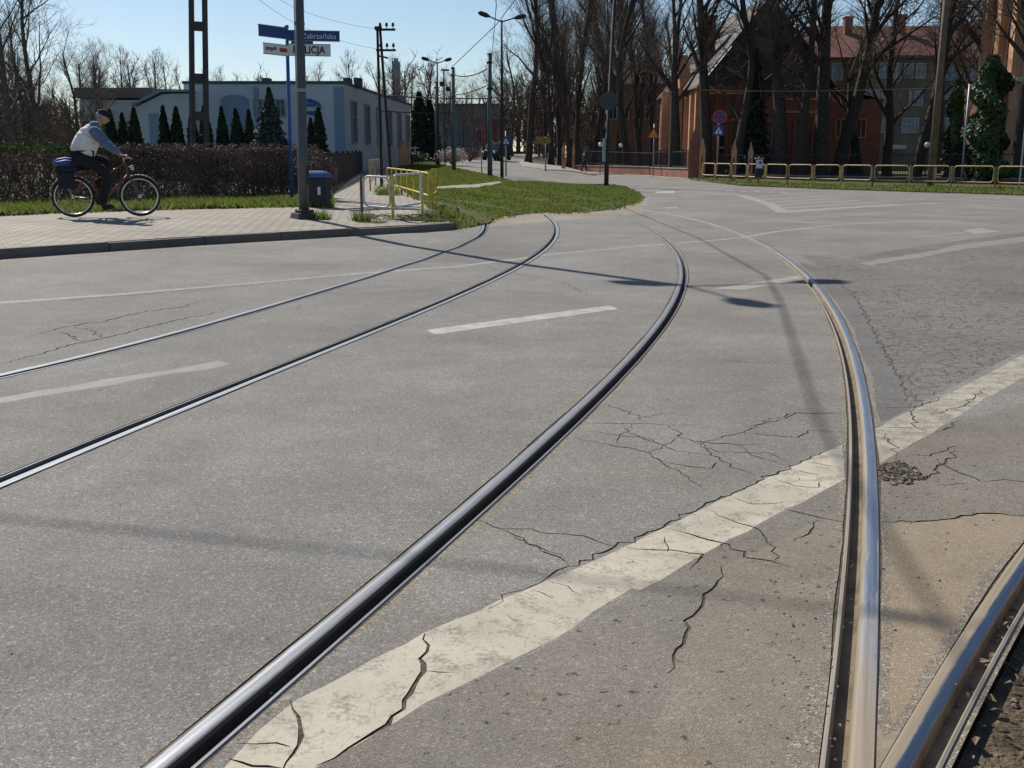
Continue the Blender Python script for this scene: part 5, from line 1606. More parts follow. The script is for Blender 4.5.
def lattice_pole():
    g, s = ghelp(198, 196, 0.13)
    d = 32.0
    p = P(198, 159, d); z0 = T(p.x, d) + 0.1
    o = empty('concrete_pole', (p.x, d, z0), 0.1, 'tall dark twin leg pole with cross webs rising behind the hedge near the cyclist', 'pole')
    o.rotation_euler = (0, 0.05, 0.1)
    for sgn in (-1, 1):
        m = MB(); m.tube([(sgn * 0.21, 0, -0.2), (sgn * 0.17, 0, 10.5)], [0.088, 0.075], 4); m.build('leg', M['concrete_dark'], o)
    for py in (150, 116, 78, 26):
        z = P(198, py, d).z - z0
        m = MB(); m.box((0, 0, z), (0.34, 0.1, 0.26)); m.build('web', M['concrete_dark'], o)
    for z in (7.0, 8.6, 10.2):
        m = MB(); m.box((0, 0, z), (0.34, 0.1, 0.26)); m.build('web', M['concrete_dark'], o)
lattice_pole()

# A-shaped transformer pole with two cross arms
d = 38.0
p = P(381, 159, d); z0 = P(381, 190.5, d).z
z0 = T(p.x, d) + 0.1
ap = empty('utility_pole', (p.x, d, z0), 0.0, 'two legged wooden utility pole with two cross arms of insulators before the factory', 'utility pole')
zt = P(381, 29, d).z - z0
m = MB(); m.tube([(0.0, 0, -0.3), (-0.01, 0, zt)], [0.06, 0.045], 8); m.build('leg', M['dark_wood'], ap)
m = MB(); m.tube([(0.36, 0.1, -0.3), (0.08, 0.02, zt)], [0.06, 0.045], 8); m.build('leg', M['dark_wood'], ap)
for py, L in ((30, 0.62), (50.5, 0.62)):
    z = P(381, py, d).z - z0
    m = MB(); m.box((0.28, -0.1, z), (L + 0.06, 0.08, 0.07)); ar = m.build('cross_arm', M['dark_wood'], ap)
    for k in range(3):
        m = MB(); m.lathe((0.10 + k * 0.22, -0.1, z + 0.035), [(0.015, 0), (0.015, 0.07), (0.05, 0.08), (0.055, 0.12), (0.035, 0.15), (0.045, 0.17), (0.02, 0.2)], 10); m.build('insulator', M['pole_dark'], ar, True)
m = MB(); m.box((0.02, 0, zt + 0.03), (0.24, 0.2, 0.1)); m.build('pole_cap', M['dark_wood'], ap)
m = MB(); m.tube([(0.03, 0, P(0, 56, d).z - z0), (0.35, -0.2, P(0, 58.5, d).z - z0)], 0.03, 6); m.build('brace', M['dark_wood'], ap)

# waste bin
g, s = ghelp(319, 206, 0.13)
bn = empty('waste_bin', g, -0.15, 'grey waste bin with a bright blue lid beside the grey lamp post', 'waste bin')
hb_ = hz(g, 178)
m = MB(); m.box((0, 0, hb_ / 2), (0.40, 0.36, hb_), taper=1.08); bevel(m.build('body', M['pole_dark'], bn), 0.02)
m = MB(); m.box((0, 0, hb_ + 0.06), (0.46, 0.42, 0.10), taper=0.95); m.box((0, -0.02, hb_ + 0.125), (0.40, 0.30, 0.04), taper=0.8); bevel(m.build('lid', M['blue_paint'], bn), 0.015)
m = MB(); m.box((0.08, -0.195, hb_ * 0.55), (0.06, 0.008, 0.16)); m.build('label_plate', M['sign_white'], bn)

# picket fence of dark boards receding along the path
def picket():
    A, B = P(312, 159, 31).xy, P(369, 159, 76).xy
    o = empty('picket_fence', (A.x, A.y, T(A.x, A.y) + 0.1), 0, 'dark brown picket fence with rounded tops receding along the path to the factory', 'fence')
    off = Vector(o.location)
    L = (B - A).length; d = (B - A).normalized()
    n = int(L / 0.30)
    m = MB()
    zt = lambda t: 1.22 - 0.1 * t
    for k in range(n):
        q = A + d * (k * 0.30); t = T(q.x, q.y) + 0.1
        h = zt(k / n)
        c = Vector((q.x, q.y, t)) - off
        dx, dy = d.x * 0.105, d.y * 0.105
        poly = [(c.x - dx, c.y - dy, c.z), (c.x + dx, c.y + dy, c.z), (c.x + dx, c.y + dy, c.z + h - 0.1), (c.x + dx * 0.4, c.y + dy * 0.4, c.z + h), (c.x - dx * 0.4, c.y - dy * 0.4, c.z + h), (c.x - dx, c.y - dy, c.z + h - 0.1)]
        m.prism(poly, (d.y * 0.03, -d.x * 0.03, 0))
    m.build('boards', M['dark_wood'], o)
    for zz in (0.3, 0.95):
        m = MB(); pts = []
        for k in range(26):
            q = A.lerp(B, k / 25); pts.append(Vector((q.x, q.y, T(q.x, q.y) + 0.1 + zz)) - off + Vector((-d.y * 0.04, d.x * 0.04, 0)))
        m.tube(pts, 0.035, 4); m.build('rail', M['dark_wood'], o)
    for k in range(12):
        m = MB()
        q = A.lerp(B, k / 11); m.box(Vector((q.x - d.y * 0.1, q.y + d.x * 0.1, T(q.x, q.y) + 0.1 + 0.62)) - off, (0.12, 0.12, 1.3), rz=math.atan2(d.y, d.x))
        m.build('post', M['dark_wood'], o)
picket()

def loop_pts(a, b, z0, z1, r, n=5):
    """rounded rectangle between two ground points a, b (Vectors), heights z0..z1"""
    d = b - a; L = d.length; u = d.normalized()
    pts = []
    for cx, cz, a0 in ((L - r, z1 - r, 0), (r, z1 - r, 90), (r, z0 + r, 180), (L - r, z0 + r, 270)):
        for k in range(n + 1):
            an = math.radians(a0 + 90 * k / n)
            q = a + u * (cx + r * math.cos(an))
            pts.append(Vector((q.x, q.y, q.z + cz + r * math.sin(an))))
    return pts
def barrier_run(name, label, posts, hts, loop_mats, post_mats, pr_, lr_, gap, lo, r, cat='barrier', inner=0):
    """posts: world base points; one loop between each pair"""
    o = empty(name, posts[0], 0, label, cat)
    off = Vector(o.location)
    for i, (q, h) in enumerate(zip(posts, hts)):
        m = MB(); b = q - off
        m.tube([b + Vector((0, 0, -0.15)), b + Vector((0, 0, h))], pr_, 8); m.build('post', post_mats[i % len(post_mats)], o)
    for i in range(len(posts) - 1):
        a, b = posts[i] - off, posts[i + 1] - off
        u = (b - a).normalized()
        m = MB(); m.tube(loop_pts(a + u * gap, b - u * gap, lo * hts[i], hts[i] - 0.015, r), lr_, 8, closed=True)
        for k in range(inner):
            q = a.lerp(b, (k + 1) / (inner + 1)); m.tube([q + Vector((0, 0, lo * hts[i])), q + Vector((0, 0, hts[i] - 0.03))], lr_ * 0.7, 6)
        m.build('rail_loop', loop_mats[i % len(loop_mats)], o, True)
    return o
bp = [G(362, 216.5, 0.11), G(393, 219.0, 0.11), G(422.5, 213.5, 0.11)]
bh = [hz(bp[0], 175), hz(bp[1], 174.5), hz(bp[2], 172.5)]
barrier_run('pedestrian_barrier', 'pale grey looped pedestrian barrier with rusty yellow posts at the pavement edge', bp, bh, [M['grey_paint']], [M['wood'], M['yellow'], M['yellow']], 0.026, 0.022, 0.055, 0.26, 0.13)
q0 = G(436, 206, 0.05); q1 = G(429, 210, 0.11)
bq = [G(436.5, 203.5, 0.05), G(429, 207, 0.09)]
far_ = P(387, 159, 34).xy
pts = [bq[1]]
for k in range(1, 8):
    q = bq[1].xy.lerp(far_, k / 7); pts.append(Vector((q.x, q.y, T(q.x, q.y) + 0.08)))
hq = hz(bq[1], 171.5)
barrier_run('yellow_barrier', 'row of bright yellow looped barriers receding along the grass beside the path', pts, [hq * 0.97] * len(pts), [M['yellow']], [M['yellow']], 0.025, 0.02, 0.05, 0.33, 0.08)
barrier_run('yellow_barrier', 'short bright yellow barrier frame closing the near right end of the receding row', [bq[0], pts[0] + Vector((0.08, -0.03, 0))], [hz(bq[0], 169)] * 2, [M['yellow']], [M['yellow']], 0.024, 0.02, 0.05, 0.33, 0.07)
pb_ = [P(369.5, 159, 33), P(375, 159, 40), P(381, 159, 48)]
pb_ = [Vector((q.x, q.y, T(q.x, q.y) + 0.11)) for q in pb_]
barrier_run('path_barrier', 'faded yellow barrier farther back across the path before the factory', pb_, [0.95] * 3, [M['rail_cream']], [M['rail_cream']], 0.025, 0.02, 0.05, 0.3, 0.1, inner=2)
# sprawling dead stems by the kerb end
rr = random.Random(9); g = G(412, 220, 0.11)
m = MB()
for k in range(26):
    x, y = rr.uniform(-0.9, 0.9), rr.uniform(-0.25, 0.35)
    a = rr.uniform(0, 6.28); r = rr.uniform(0.08, 0.22)
    m.tube([(x + r * math.cos(a + t), y + 0.7 * r * math.sin(a + t), 0.01 + 0.09 * math.sin(t * 0.8)) for t in (0, 0.7, 1.4, 2.1, 2.8, 3.5)], 0.006, 4, False)
o = m.build('dead_stems', M['bark_pale'], fix=False); o.location = g
tag(o, 'tangle of dry dead stems on the pavement corner under the barrier', 'plant')

# ------------------------------------------------------------------ poles, lamps and signs round the bend
def teal_pole(px, py, top, w, label):
    g = G(px, py, 0.05)
    s = F * 1.0228 / g.y
    h = hz(g, top)
    o = empty('tram_pole', g, 0, label, 'pole')
    m = MB(); m.tube([(0, 0, -0.2), (0, 0, h)], [w / s / 2 * 1.08, w / s / 2 * 0.92], 12); m.build('shaft', M['pole_teal'], o, True)
    m = MB(); m.lathe((0, 0, h), [(w / s / 2 * 1.05, -0.05), (w / s / 2 * 1.05, 0.02), (0.04, 0.06)], 12); m.build('cap', M['pole_dark'], o)
    for zf in (0.93, 0.72):
        m = MB(); m.lathe((0, 0, h * zf), [(w / s / 2 * 1.25, -0.06), (w / s / 2 * 1.25, 0.06)], 12); m.build('clamp', M['pole_dark'], o)
    return o, g, h
tp1, gp1, hp1 = teal_pole(490, 175.5, 54, 4.6, 'thick teal tram wire pole on the grass, nearest to the crossing sign')
tp2, gp2, hp2 = teal_pole(454, 170.5, 68, 3.8, 'teal tram wire pole on the grass between the two street lamps')
tp3, gp3, hp3 = teal_pole(437.5, 164.5, 82, 4.0, 'teal pole sharing its place with the double armed street lamp')
def street_light(px, py, top, arms, label):
    g = G(px, py, 0.05); s = F * 1.0228 / g.y
    h = hz(g, top)
    o = empty('street_lamp', g, 0, label, 'street lamp')
    m = MB(); m.tube([(0, 0, -0.2), (0, 0, h * 0.55), (0, 0, h)], [0.10, 0.075, 0.05], 8); m.build('pole', M['pole_dark'], o, True)
    for (ex, ey) in arms:
        dx = (ex - px) / s; dz = (top - ey) / s
        m = MB(); m.tube([(0, 0, h - 0.1), (dx * 0.55, 0, h + dz * 0.5)], 0.04, 6); m.build('arm', M['pole_dark'], o)
        m = MB(); m.tube([(dx * 0.5, 0, h + dz * 0.45), (dx * 0.65, 0, h + dz * 0.62), (dx * 0.9, 0, h + dz * 0.92), (dx, 0, h + dz)], [0.05, 0.13, 0.13, 0.04], 8); m.build('lamp_head', M['pole_dark'], o, True)
street_light(502, 176.5, 20, [(479, 13), (526, 16)], 'tall double armed street lamp beside the teal pole and crossing sign')
street_light(438.6, 165, 62, [(423, 58), (453, 59)], 'distant double armed street lamp behind the lawn before the factory end')
# far signal mast
g = G(445, 165.5, 0.05); h = hz(g, 70)
o = empty('signal_mast', g, 0, 'thin far mast with a small bar and lamps between the teal poles', 'mast')
m = MB(); m.tube([(0, 0, -0.1), (0, 0, h)], 0.05, 6); m.build('pole', M['pole_dark'], o)
m = MB(); m.box((0.1, 0, h), (0.6, 0.1, 0.12)); m.build('bar', M['pole_dark'], o)
m = MB(); m.lathe((-0.15, -0.1, h - 1.0), [(0.02, -0.18), (0.17, -0.15), (0.17, 0.15), (0.02, 0.18)], 10); m.lathe((0.3, -0.1, h - 1.35), [(0.02, -0.18), (0.17, -0.15), (0.17, 0.15), (0.02, 0.18)], 10); m.build('lamps', M['pole_dark'], o)

def ngon(n, r, a0=0, sx=1, sz=1): return [(r * math.cos(a0 + 2 * PI * k / n) * sx, 0, r * math.sin(a0 + 2 * PI * k / n) * sz) for k in range(n)]
def plate(poly, y, t, mat, name, parent, loc=(0, 0, 0), rz=0):
    m = MB(); m.prism([(p[0], y, p[2]) for p in poly], (0, t, 0)); o = m.build(name, mat, parent)
    o.location = loc; o.rotation_euler = (0, 0, rz)
    return o
def square(w, h): return [(-w / 2, 0, -h / 2), (w / 2, 0, -h / 2), (w / 2, 0, h / 2), (-w / 2, 0, h / 2)]
def walker(parent, s):
    m = MB()
    def bar(a, b, r): m.tube([(a[0] * s, -0.030, a[1] * s), (b[0] * s, -0.030, b[1] * s)], r * s, 4)
    m.lathe((0.02 * s, -0.030, 0.115 * s), [(0.032 * s, -0.003), (0.032 * s, 0.003)], 10, 'Y')
    bar((0.0, 0.07), (-0.01, -0.03), 0.026); bar((-0.01, -0.03), (0.05, -0.15), 0.016); bar((-0.01, -0.03), (-0.06, -0.15), 0.016); bar((0.0, 0.06), (0.06, 0.0), 0.012); bar((0.0, 0.06), (-0.05, 0.0), 0.012)
    return m.build('walking_figure', M['sign_black'], parent)
def crossing_sign(parent, z, w, y=-0.07, rz=0):
    b = plate(square(w, w), -0.012, 0.012, M['sign_blue'], 'crossing_sign', parent, (0, y, z), rz)
    t = plate([(-w * 0.36, 0, -w * 0.30), (w * 0.36, 0, -w * 0.30), (0, 0, w * 0.34)], -0.017, 0.006, M['sign_white'], 'white_triangle', b)
    f = walker(b, w / 0.62 * 0.9); f.location = (0, 0.008, -0.04)
    return b
def sign_post(name, px, py, top, r, label, cat='sign', z=0.05):
    g = G(px, py, z); s = F * 1.0228 / g.y
    o = empty(name, g, 0, label, cat)
    m = MB(); m.tube([(0, 0, -0.15), (0, 0, hz(g, top))], r, 8); m.build('post', M['galv'], o, True)
    return o, g, s
o, g, s = sign_post('crossing_sign_post', 506, 175, 131, 0.05, 'blue pedestrian crossing sign on a post beside the tall street lamp')
crossing_sign(o, hz(g, 141), 9.0 / s)
M['sign_shaded'] = simple('sign_shaded', (0.26, 0.165, 0.045), 0.7, 0, 0.3, 6)  # sign yellow darkened to show the boards' backs in shade
o, g, s = sign_post('warning_sign', 545.5, 170.5, 137, 0.05, 'pair of shade-darkened yellow sign backs on a thin post before the far trees')
plate(square(8.5 / s, 7 / s), -0.02, 0.02, M['sign_shaded'], 'square_board', o, (-5.5 / s, -0.07, hz(g, 140)))
plate(ngon(16, 3.6 / s), -0.02, 0.02, M['sign_shaded'], 'round_board', o, (1.5 / s, -0.07, hz(g, 140.5)))
o, g, s = sign_post('road_post', 481.7, 174.5, 146, 0.03, 'thin bare metal post in the grass left of the thick teal pole', 'post')
m = MB(); m.box((0, 0, hz(g, 147)), (0.1, 0.06, 0.12)); m.build('cap', M['galv'], o)
# tall dark pole on the island tip with the round sign seen from behind
g = G(606.3, 186, 0.05); s = F * 1.0228 / g.y
o = empty('sign_pole', g, 0, 'tall dark pole on the tip of the grass island carrying a round sign', 'pole')
m = MB(); m.tube([(0, 0, -0.2), (0, 0, 2.2), (0, 0, 2.21), (0.25, 0, 9.2)], [0.11, 0.11, 0.085, 0.075], 10); m.build('pole', M['pole_dark'], o, True)
b = plate(ngon(24, 9.2 / s), -0.02, 0.02, M['sign_back'], 'round_sign', o, (0.03, -0.12, hz(g, 101)))
m = MB()
for zz in (-0.2, 0.2): m.box((0, 0.02, zz), (0.3, 0.05, 0.04))
m.build('bracket', M['galv'], b)
tri = [(0, 0, 0.42), (-0.42, 0, -0.32), (0.42, 0, -0.32)]
b = plate(tri, -0.02, 0.02, M['sign_back'], 'triangle_sign', o, (-0.16, 0.02, hz(g, 123)), mr(80))
m = MB(); m.box((-0.13, -0.02, hz(g, 150)), (0.13, 0.22, 1.1)); m.build('control_box', M['galv'], o)

# no-stopping and crossing signs at the guard rail
o, g, s = sign_post('traffic_sign', 716.5, 180, 111, 0.04, 'post with a round no stopping sign above a blue crossing sign by the brick pillars', z=0.07)
R_ = 7.0 / s
z = hz(g, 117)
b = plate(ngon(28, R_), -0.012, 0.012, M['sign_red'], 'no_stopping_sign', o, (0.05, -0.05, z))
plate(ngon(28, R_ * 0.80), -0.016, 0.006, M['sign_blue'], 'blue_disc', b)
for a in (45, -45):
    m = MB(); m.box((0, -0.018, 0), (R_ * 1.62, 0.006, R_ * 0.2), ry=mr(a)); m.build('red_bar', M['sign_red'], b)
crossing_sign(o, hz(g, 130.5), 10.5 / s, -0.05)
o, g, s = sign_post('warning_sign', 653, 176, 124, 0.045, 'yellow triangular warning sign before the sunlit church gable', z=0.06)
b = plate([(0, 0, 5.5 / s), (-6.0 / s, 0, -4.8 / s), (6.0 / s, 0, -4.8 / s)], -0.015, 0.015, M['sign_red'], 'triangle', o, (-0.05, -0.06, hz(g, 133)), mr(-12))
plate([(0, 0, 4.3 / s), (-4.7 / s, 0, -4.1 / s), (4.7 / s, 0, -4.1 / s)], -0.020, 0.008, M['sign_yellow'], 'yellow_field', b)
o, g, s = sign_post('info_board', 758, 183.5, 157, 0.05, 'small white information board with a dark lower half behind the guard rail', z=0.07)
b = plate(square(7.5 / s, 18 / s), -0.03, 0.05, M['pole_dark'], 'board', o, (0, -0.06, hz(g, 168)))
plate(square(6.6 / s, 8.5 / s), -0.036, 0.006, M['sign_white'], 'white_panel', b, (0, 0, 4.0 / s))
plate(square(3.0 / s, 2.5 / s), -0.040, 0.006, M['sign_blue'], 'emblem', b, (0.05, 0, 5.3 / s))
m = MB(); m.box((0, 0, 9.6 / s), (8.8 / s, 0.2, 0.08)); m.build('cap', M['concrete'], b)
def yard_lamp(px, py, top, tx, label, d=None):
    g = G(px, py, 0.07); s = F * 1.0228 / g.y; h = hz(g, top)
    o = empty('yard_lamp', g, 0, label, 'lamp')
    dx = (tx - px) / s
    m = MB(); m.tube([(0, 0, -0.1), (dx * 0.5, 0, h * 0.5), (dx, 0, h)], 0.042, 8); m.build('pole', M['galv'], o, True)
    m = MB(); m.tube([(dx, 0, h - 0.05), (dx - 0.12, -0.1, h + 0.03), (dx - 0.42, -0.25, h)], [0.05, 0.09, 0.05], 8); m.build('lamp_head', M['galv'], o, True)
yard_lamp(766, 177, 120.5, 771.5, 'thin pale lamp post leaning slightly, just right of the dark spruce')
yard_lamp(780, 176, 121, 786, 'second thin lamp post before the brick porch, right of the pale one')
o, g, s = sign_post('round_sign', 789, 176.5, 145, 0.03, 'small round white disc sign on a thin post before the brick porch', z=0.07)
plate(ngon(18, 2.6 / s), -0.02, 0.02, M['sign_white'], 'disc', o, (0, -0.05, hz(g, 146.5)))
def globe(px, py, d, label, rpx=2.6, stand=None):
    p = P(px, py, d); z0 = T(p.x, d) + 0.05
    o = empty('globe_lamp', (p.x, d, z0), 0, label, 'lamp')
    s = F / d; h = p.z - z0
    m = MB(); m.tube([(0, 0, -0.1), (0, 0, h - rpx / s)], 0.035, 8); m.build('pole', M['pole_dark'], o)
    bm = bmesh.new(); bmesh.ops.create_uvsphere(bm, u_segments=16, v_segments=10, radius=rpx / s)
    me = bpy.data.meshes.new('globe'); bm.to_mesh(me); bm.free(); me.materials.append(M['lamp_glass'])
    for q in me.polygons: q.use_smooth = True
    c = bpy.data.objects.new('globe', me); COL.objects.link(c); c.parent = o; c.location = (0, 0, h)
    m = MB(); m.lathe((0, 0, h - rpx / s * 1.15), [(0.06, -0.05), (0.09, 0.0), (0.07, 0.07)], 10); m.build('collar', M['pole_dark'], o)
globe(600.5, 144.5, 84, 'white globe lamp just left of the dark pole on the island tip', 2.2)
globe(621, 145.5, 84, 'white globe lamp right of the dark island pole, over the brick wall', 2.0)
globe(927.5, 145, 58, 'larger white globe lamp close left of the leaning wooden pole', 3.0)
globe(729.5, 146.5, 76, 'white globe lamp behind the pointed brick pillars', 1.6)

# leaning wooden pole
g = G(930.5, 187, 0.07); s = F * 1.0228 / g.y
tp_ = P(951.5, -60, g.y)
o = empty('wooden_pole', g, 0, 'thick weathered wooden pole leaning right in front of the school', 'pole')
m = MB(); m.tube([(0, 0, -0.2), (tp_ - g) * 0.5, tp_ - g], [0.17, 0.15, 0.13], 12); m.build('shaft', M['wood'], o, True)
m = MB(); m.tube([(0.015, 0, 0.1), (0.045, 0, 0.9)], 0.172, 12); m.build('yellow_band', M['rail_cream'], o, True)
m = MB(); q = (tp_ - g); m.box((q.x * 0.83, 0, q.z * 0.83), (0.9, 0.09, 0.09)); m.build('cross_arm', M['dark_wood'], o)
g = G(1019, 189, 0.07); tp_ = P(1029, 90, g.y)
o = empty('sign_post', g, 0, 'thin galvanised post at the right frame edge by the guard rail', 'post')
m = MB(); m.tube([(0, 0, -0.1), tp_ - g], 0.04, 8); m.build('post', M['galv'], o)
m = MB(); m.lathe((0.33, 0, P(1024, 126, g.y).z - g.z), [(0.02, -0.1), (0.13, -0.06), (0.13, 0.06), (0.02, 0.1)], 10); m.build('lamp', M['sign_white'], o)
# small blue pole between the ivy trees
o, g, s = sign_post('blue_post', 961, 184, 84, 0.05, 'thin blue painted post between the two ivy clad trees', 'post', z=0.07)
m = MB(); m.tube([(0.0, -0.055, 0.0), (0.0, -0.055, hz(g, 90))], 0.02, 6); m.build('pipe', M['blue_paint'], o)

# guard rail along the far kerb
gx = [702, 715, 730.5, 747, 765, 787, 812.5, 840.5, 872, 909, 950.5, 994.5, 1042, 1094]
gy = [179.8, 180.6, 181.5, 182.2, 183.0, 184.0, 184.8, 185.6, 186.6, 187.6, 188.6, 189.8, 191.2, 192.8]
gp = [G(x, y, 0.07) for x, y in zip(gx, gy)]
barrier_run('guard_rail', 'long cream yellow looped guard rail on the grass along the far kerb', gp, [0.97] * len(gp), [M['rail_cream']], [M['rail_cream'], M['rail_cream'], M['wood']], 0.036, 0.03, 0.09, 0.30, 0.16, 'guard rail')

# churchyard: low brick wall with railings, pointed pillars
def pillar(px, py, top, wpx, mat, label, z=0.07):
    g = G(px, py, z); s = F * 1.0228 / g.y
    w = wpx / s; h = hz(g, top)
    o = empty('brick_pillar', g, -0.25, label, 'pillar', None)
    m = MB(); m.box((0, 0, h * 0.36 - 0.1), (w, w, h * 0.72 + 0.2)); m.build('shaft', mat, o)
    m = MB(); m.box((0, 0, h * 0.72 + 0.04), (w * 1.18, w * 1.18, 0.1)); m.build('collar', mat, o)
    m = MB(); m.box((0, 0, h * 0.72 + 0.09 + h * 0.13), (w, w, h * 0.26), taper=0.15); m.build('pointed_cap', mat, o)
    m = MB(); m.box((0, -w / 2 - 0.001, h * 0.42), (w * 0.4, 0.03, h * 0.34)); m.build('niche', M['brick_red'], o)
pillar(693.5, 178.5, 130, 8.5, M['brick_red'], 'thick dark brick gate pillar with a lamp, left of the pointed ones')
pillar(701.5, 179.5, 139, 5.5, M['brick_pale'], 'first pointed pale brick pillar beside the dark gate pillar')
pillar(733, 181, 141, 5.0, M['brick_pale'], 'pointed pale brick pillar below the no stopping sign')
pillar(749.5, 181, 143, 4.6, M['brick_pale'], 'rightmost pointed pale brick pillar left of the information board')
pillar(563.5, 168.5, 143, 3.2, M['brick_orange'], 'left orange brick pillar of the far gate behind the pedestrian', 0.06)
pillar(573.5, 168.8, 144, 2.2, M['brick_pale'], 'right pale brick pillar of the far gate behind the pedestrian', 0.06)
def yard_wall(a, b, h, rail, label):
    o = empty('churchyard_wall', a, 0, label, 'wall')
    off = Vector(a); a2, b2 = Vector((0, 0, 0)), Vector(b) - off
    u = (b2 - a2); L = u.xy.length; ang = math.atan2(u.y, u.x)
    m = MB(); c = (a2 + b2) / 2; m.box((c.x, c.y, c.z + h / 2 - 0.2), (L, 0.4, h + 0.4), rz=ang); m.build('wall', M['brick_red'], o)
    m = MB(); m.box((c.x, c.y, c.z + h + 0.03), (L, 0.5, 0.07), rz=ang); m.build('coping', M['concrete'], o)
    n = max(2, int(L / 0.16)); m = MB()
    for k in range(n + 1):
        q = a2.lerp(b2, k / n); m.tube([(q.x, q.y, q.z + h), (q.x, q.y, q.z + h + rail)], 0.014 if k % 12 else 0.035, 4)
    for zz in (0.15, rail - 0.12): m.tube([(a2.x, a2.y, a2.z + h + zz), (b2.x, b2.y, b2.z + h + zz)], 0.022, 4)
    m.build('railing', M['pole_dark'], o)
yard_wall(G(575, 168.8, 0.06), G(652, 175.2, 0.06), 0.42, 1.25, 'low red brick wall with dark iron railings left of the yellow warning sign')
yard_wall(G(653, 175.3, 0.06), G(691, 178.3, 0.06), 0.55, 1.2, 'brick wall with railings between the warning sign and the gate pillar')
a = P(700, 159, 70); b = P(1060, 159, 52)
yard_wall(Vector((a.x, a.y, 0.07)), Vector((b.x, b.y, 0.07)), 0.25, 1.35, 'long dark churchyard railing behind the guard rail on the right')

# ------------------------------------------------------------------ vehicles far down the road
def suv(px, py, rz, sc, label):
    g = G(px, py, 0.0)
    o = empty('parked_van', g, rz, label, 'vehicle')
    prof = [(-2.1, 0.35), (2.1, 0.35), (2.15, 0.95), (1.1, 1.05), (0.55, 1.75), (-1.9, 1.78), (-2.12, 1.0)]
    m = MB(); m.prism([(x * sc, -0.85 * sc, z * sc) for x, z in prof], (0, 1.7 * sc, 0)); bevel(m.build('body', M['car_dark'], o), 0.08)
    m = MB(); m.prism([(x * sc, -0.862 * sc, z * sc) for x, z in [(-1.8, 1.1), (0.9, 1.1), (0.48, 1.66), (-1.75, 1.68)]], (0, 1.724 * sc, 0)); m.build('side_windows', M['glass'], o)
    m = MB(); m.prism([(1.10 * sc, y * sc, 1.09 * sc) for y in (-0.75, 0.75)] + [(0.60 * sc, y * sc, 1.69 * sc) for y in (0.68, -0.68)], (0.03, 0, 0.02)); m.build('windscreen', M['glass'], o)
    for x in (-1.35, 1.35):
        for y in (-0.78, 0.78):
            m = MB(); m.lathe((x * sc, y * sc, 0.36 * sc), [(0.2 * sc, -0.12 * sc), (0.36 * sc, -0.11 * sc), (0.36 * sc, 0.11 * sc), (0.2 * sc, 0.12 * sc)], 16, 'Y'); w_ = m.build('wheel', M['rubber'], o, True)
            m = MB(); m.lathe((x * sc, y * sc, 0.36 * sc), [(0.05, -0.13 * sc), (0.2 * sc, -0.125 * sc), (0.2 * sc, 0.125 * sc), (0.05, 0.13 * sc)], 14, 'Y'); m.build('rim', M['galv'], w_, True)
    for y in (-0.6, 0.6):
        m = MB(); m.lathe((2.13 * sc, y * sc, 0.8 * sc), [(0.12 * sc, -0.03), (0.12 * sc, 0.03), (0.05, 0.05)], 12, 'X'); m.build('headlight', M['lamp_glass'], o, True)
    m = MB(); m.box((2.14 * sc, 0, 0.78 * sc), (0.05, 0.8 * sc, 0.24 * sc)); m.build('grille', M['sign_black'], o)
    m = MB(); m.box((2.17 * sc, 0, 0.48 * sc), (0.14, 1.7 * sc, 0.2 * sc)); m.build('bumper', M['pole_dark'], o)
    m = MB()
    for y in (-0.5, 0.5): m.lathe((0.1 * sc, y * sc, 1.78 * sc), [(0.09, 0), (0.09, 0.14), (0.04, 0.18)], 10)
    m.build('roof_lamps', M['lamp_glass'], o, True)
    return o
suv(497, 160.3, mr(-112), 0.92, 'dark off road vehicle with pale roof lamps parked on the far bend')
p = P(391, 152, 88)
o = empty('parked_car', (p.x, 88, T(p.x, 88) + 0.1), 0.2, 'dark blue car half hidden on the path before the factory', 'car')
m = MB(); m.prism([(x, -0.8, z) for x, z in [(-2, 0.3), (2, 0.3), (2.05, 0.75), (1.1, 0.9), (0.5, 1.4), (-1.0, 1.42), (-1.7, 0.95), (-2.05, 0.85)]], (0, 1.6, 0)); bevel(m.build('body', M['car_blue'], o), 0.08)
m = MB(); m.prism([(x, -0.812, z) for x, z in [(-1.4, 0.95), (0.9, 0.95), (0.42, 1.33), (-0.95, 1.34)]], (0, 1.624, 0)); m.build('windows', M['glass'], o)
for x in (-1.25, 1.25):
    for y in (-0.75, 0.75):
        m = MB(); m.lathe((x, y, 0.31), [(0.18, -0.1), (0.31, -0.09), (0.31, 0.09), (0.18, 0.1)], 14, 'Y'); m.build('wheel', M['rubber'], o, True)

# ------------------------------------------------------------------ buildings
def bx_win(parent, name, x, z, w, h, y, framemat, glassmat, mull=1, trans=0, depth=0.08, arch=False, thick=0.07):
    """window set in the wall plane y (front faces -y): frame bars standing proud, pane behind them"""
    f = MB()
    f.box((x - w / 2, y - depth / 2, z), (thick, depth, h + thick)); f.box((x + w / 2, y - depth / 2, z), (thick, depth, h + thick))
    f.box((x, y - depth / 2, z + h / 2), (w - thick, depth, thick)); f.box((x, y - depth / 2, z - h / 2), (w - thick, depth, thick))
    for k in range(mull): f.box((x - w / 2 + w * (k + 1) / (mull + 1), y - depth * 0.45, z), (thick * 0.8, depth * 0.8, h - thick))
    for k in range(trans): f.box((x, y - depth * 0.40, z - h / 2 + h * (0.62 if trans == 1 else (k + 1) / (trans + 1))), (w - thick, depth * 0.6, thick * 0.8))
    fo = f.build(name, framemat, parent)
    g_ = MB(); g_.box((x, y - 0.012, z), (w, 0.02, h)); g_.build('pane', glassmat, fo)
    return fo

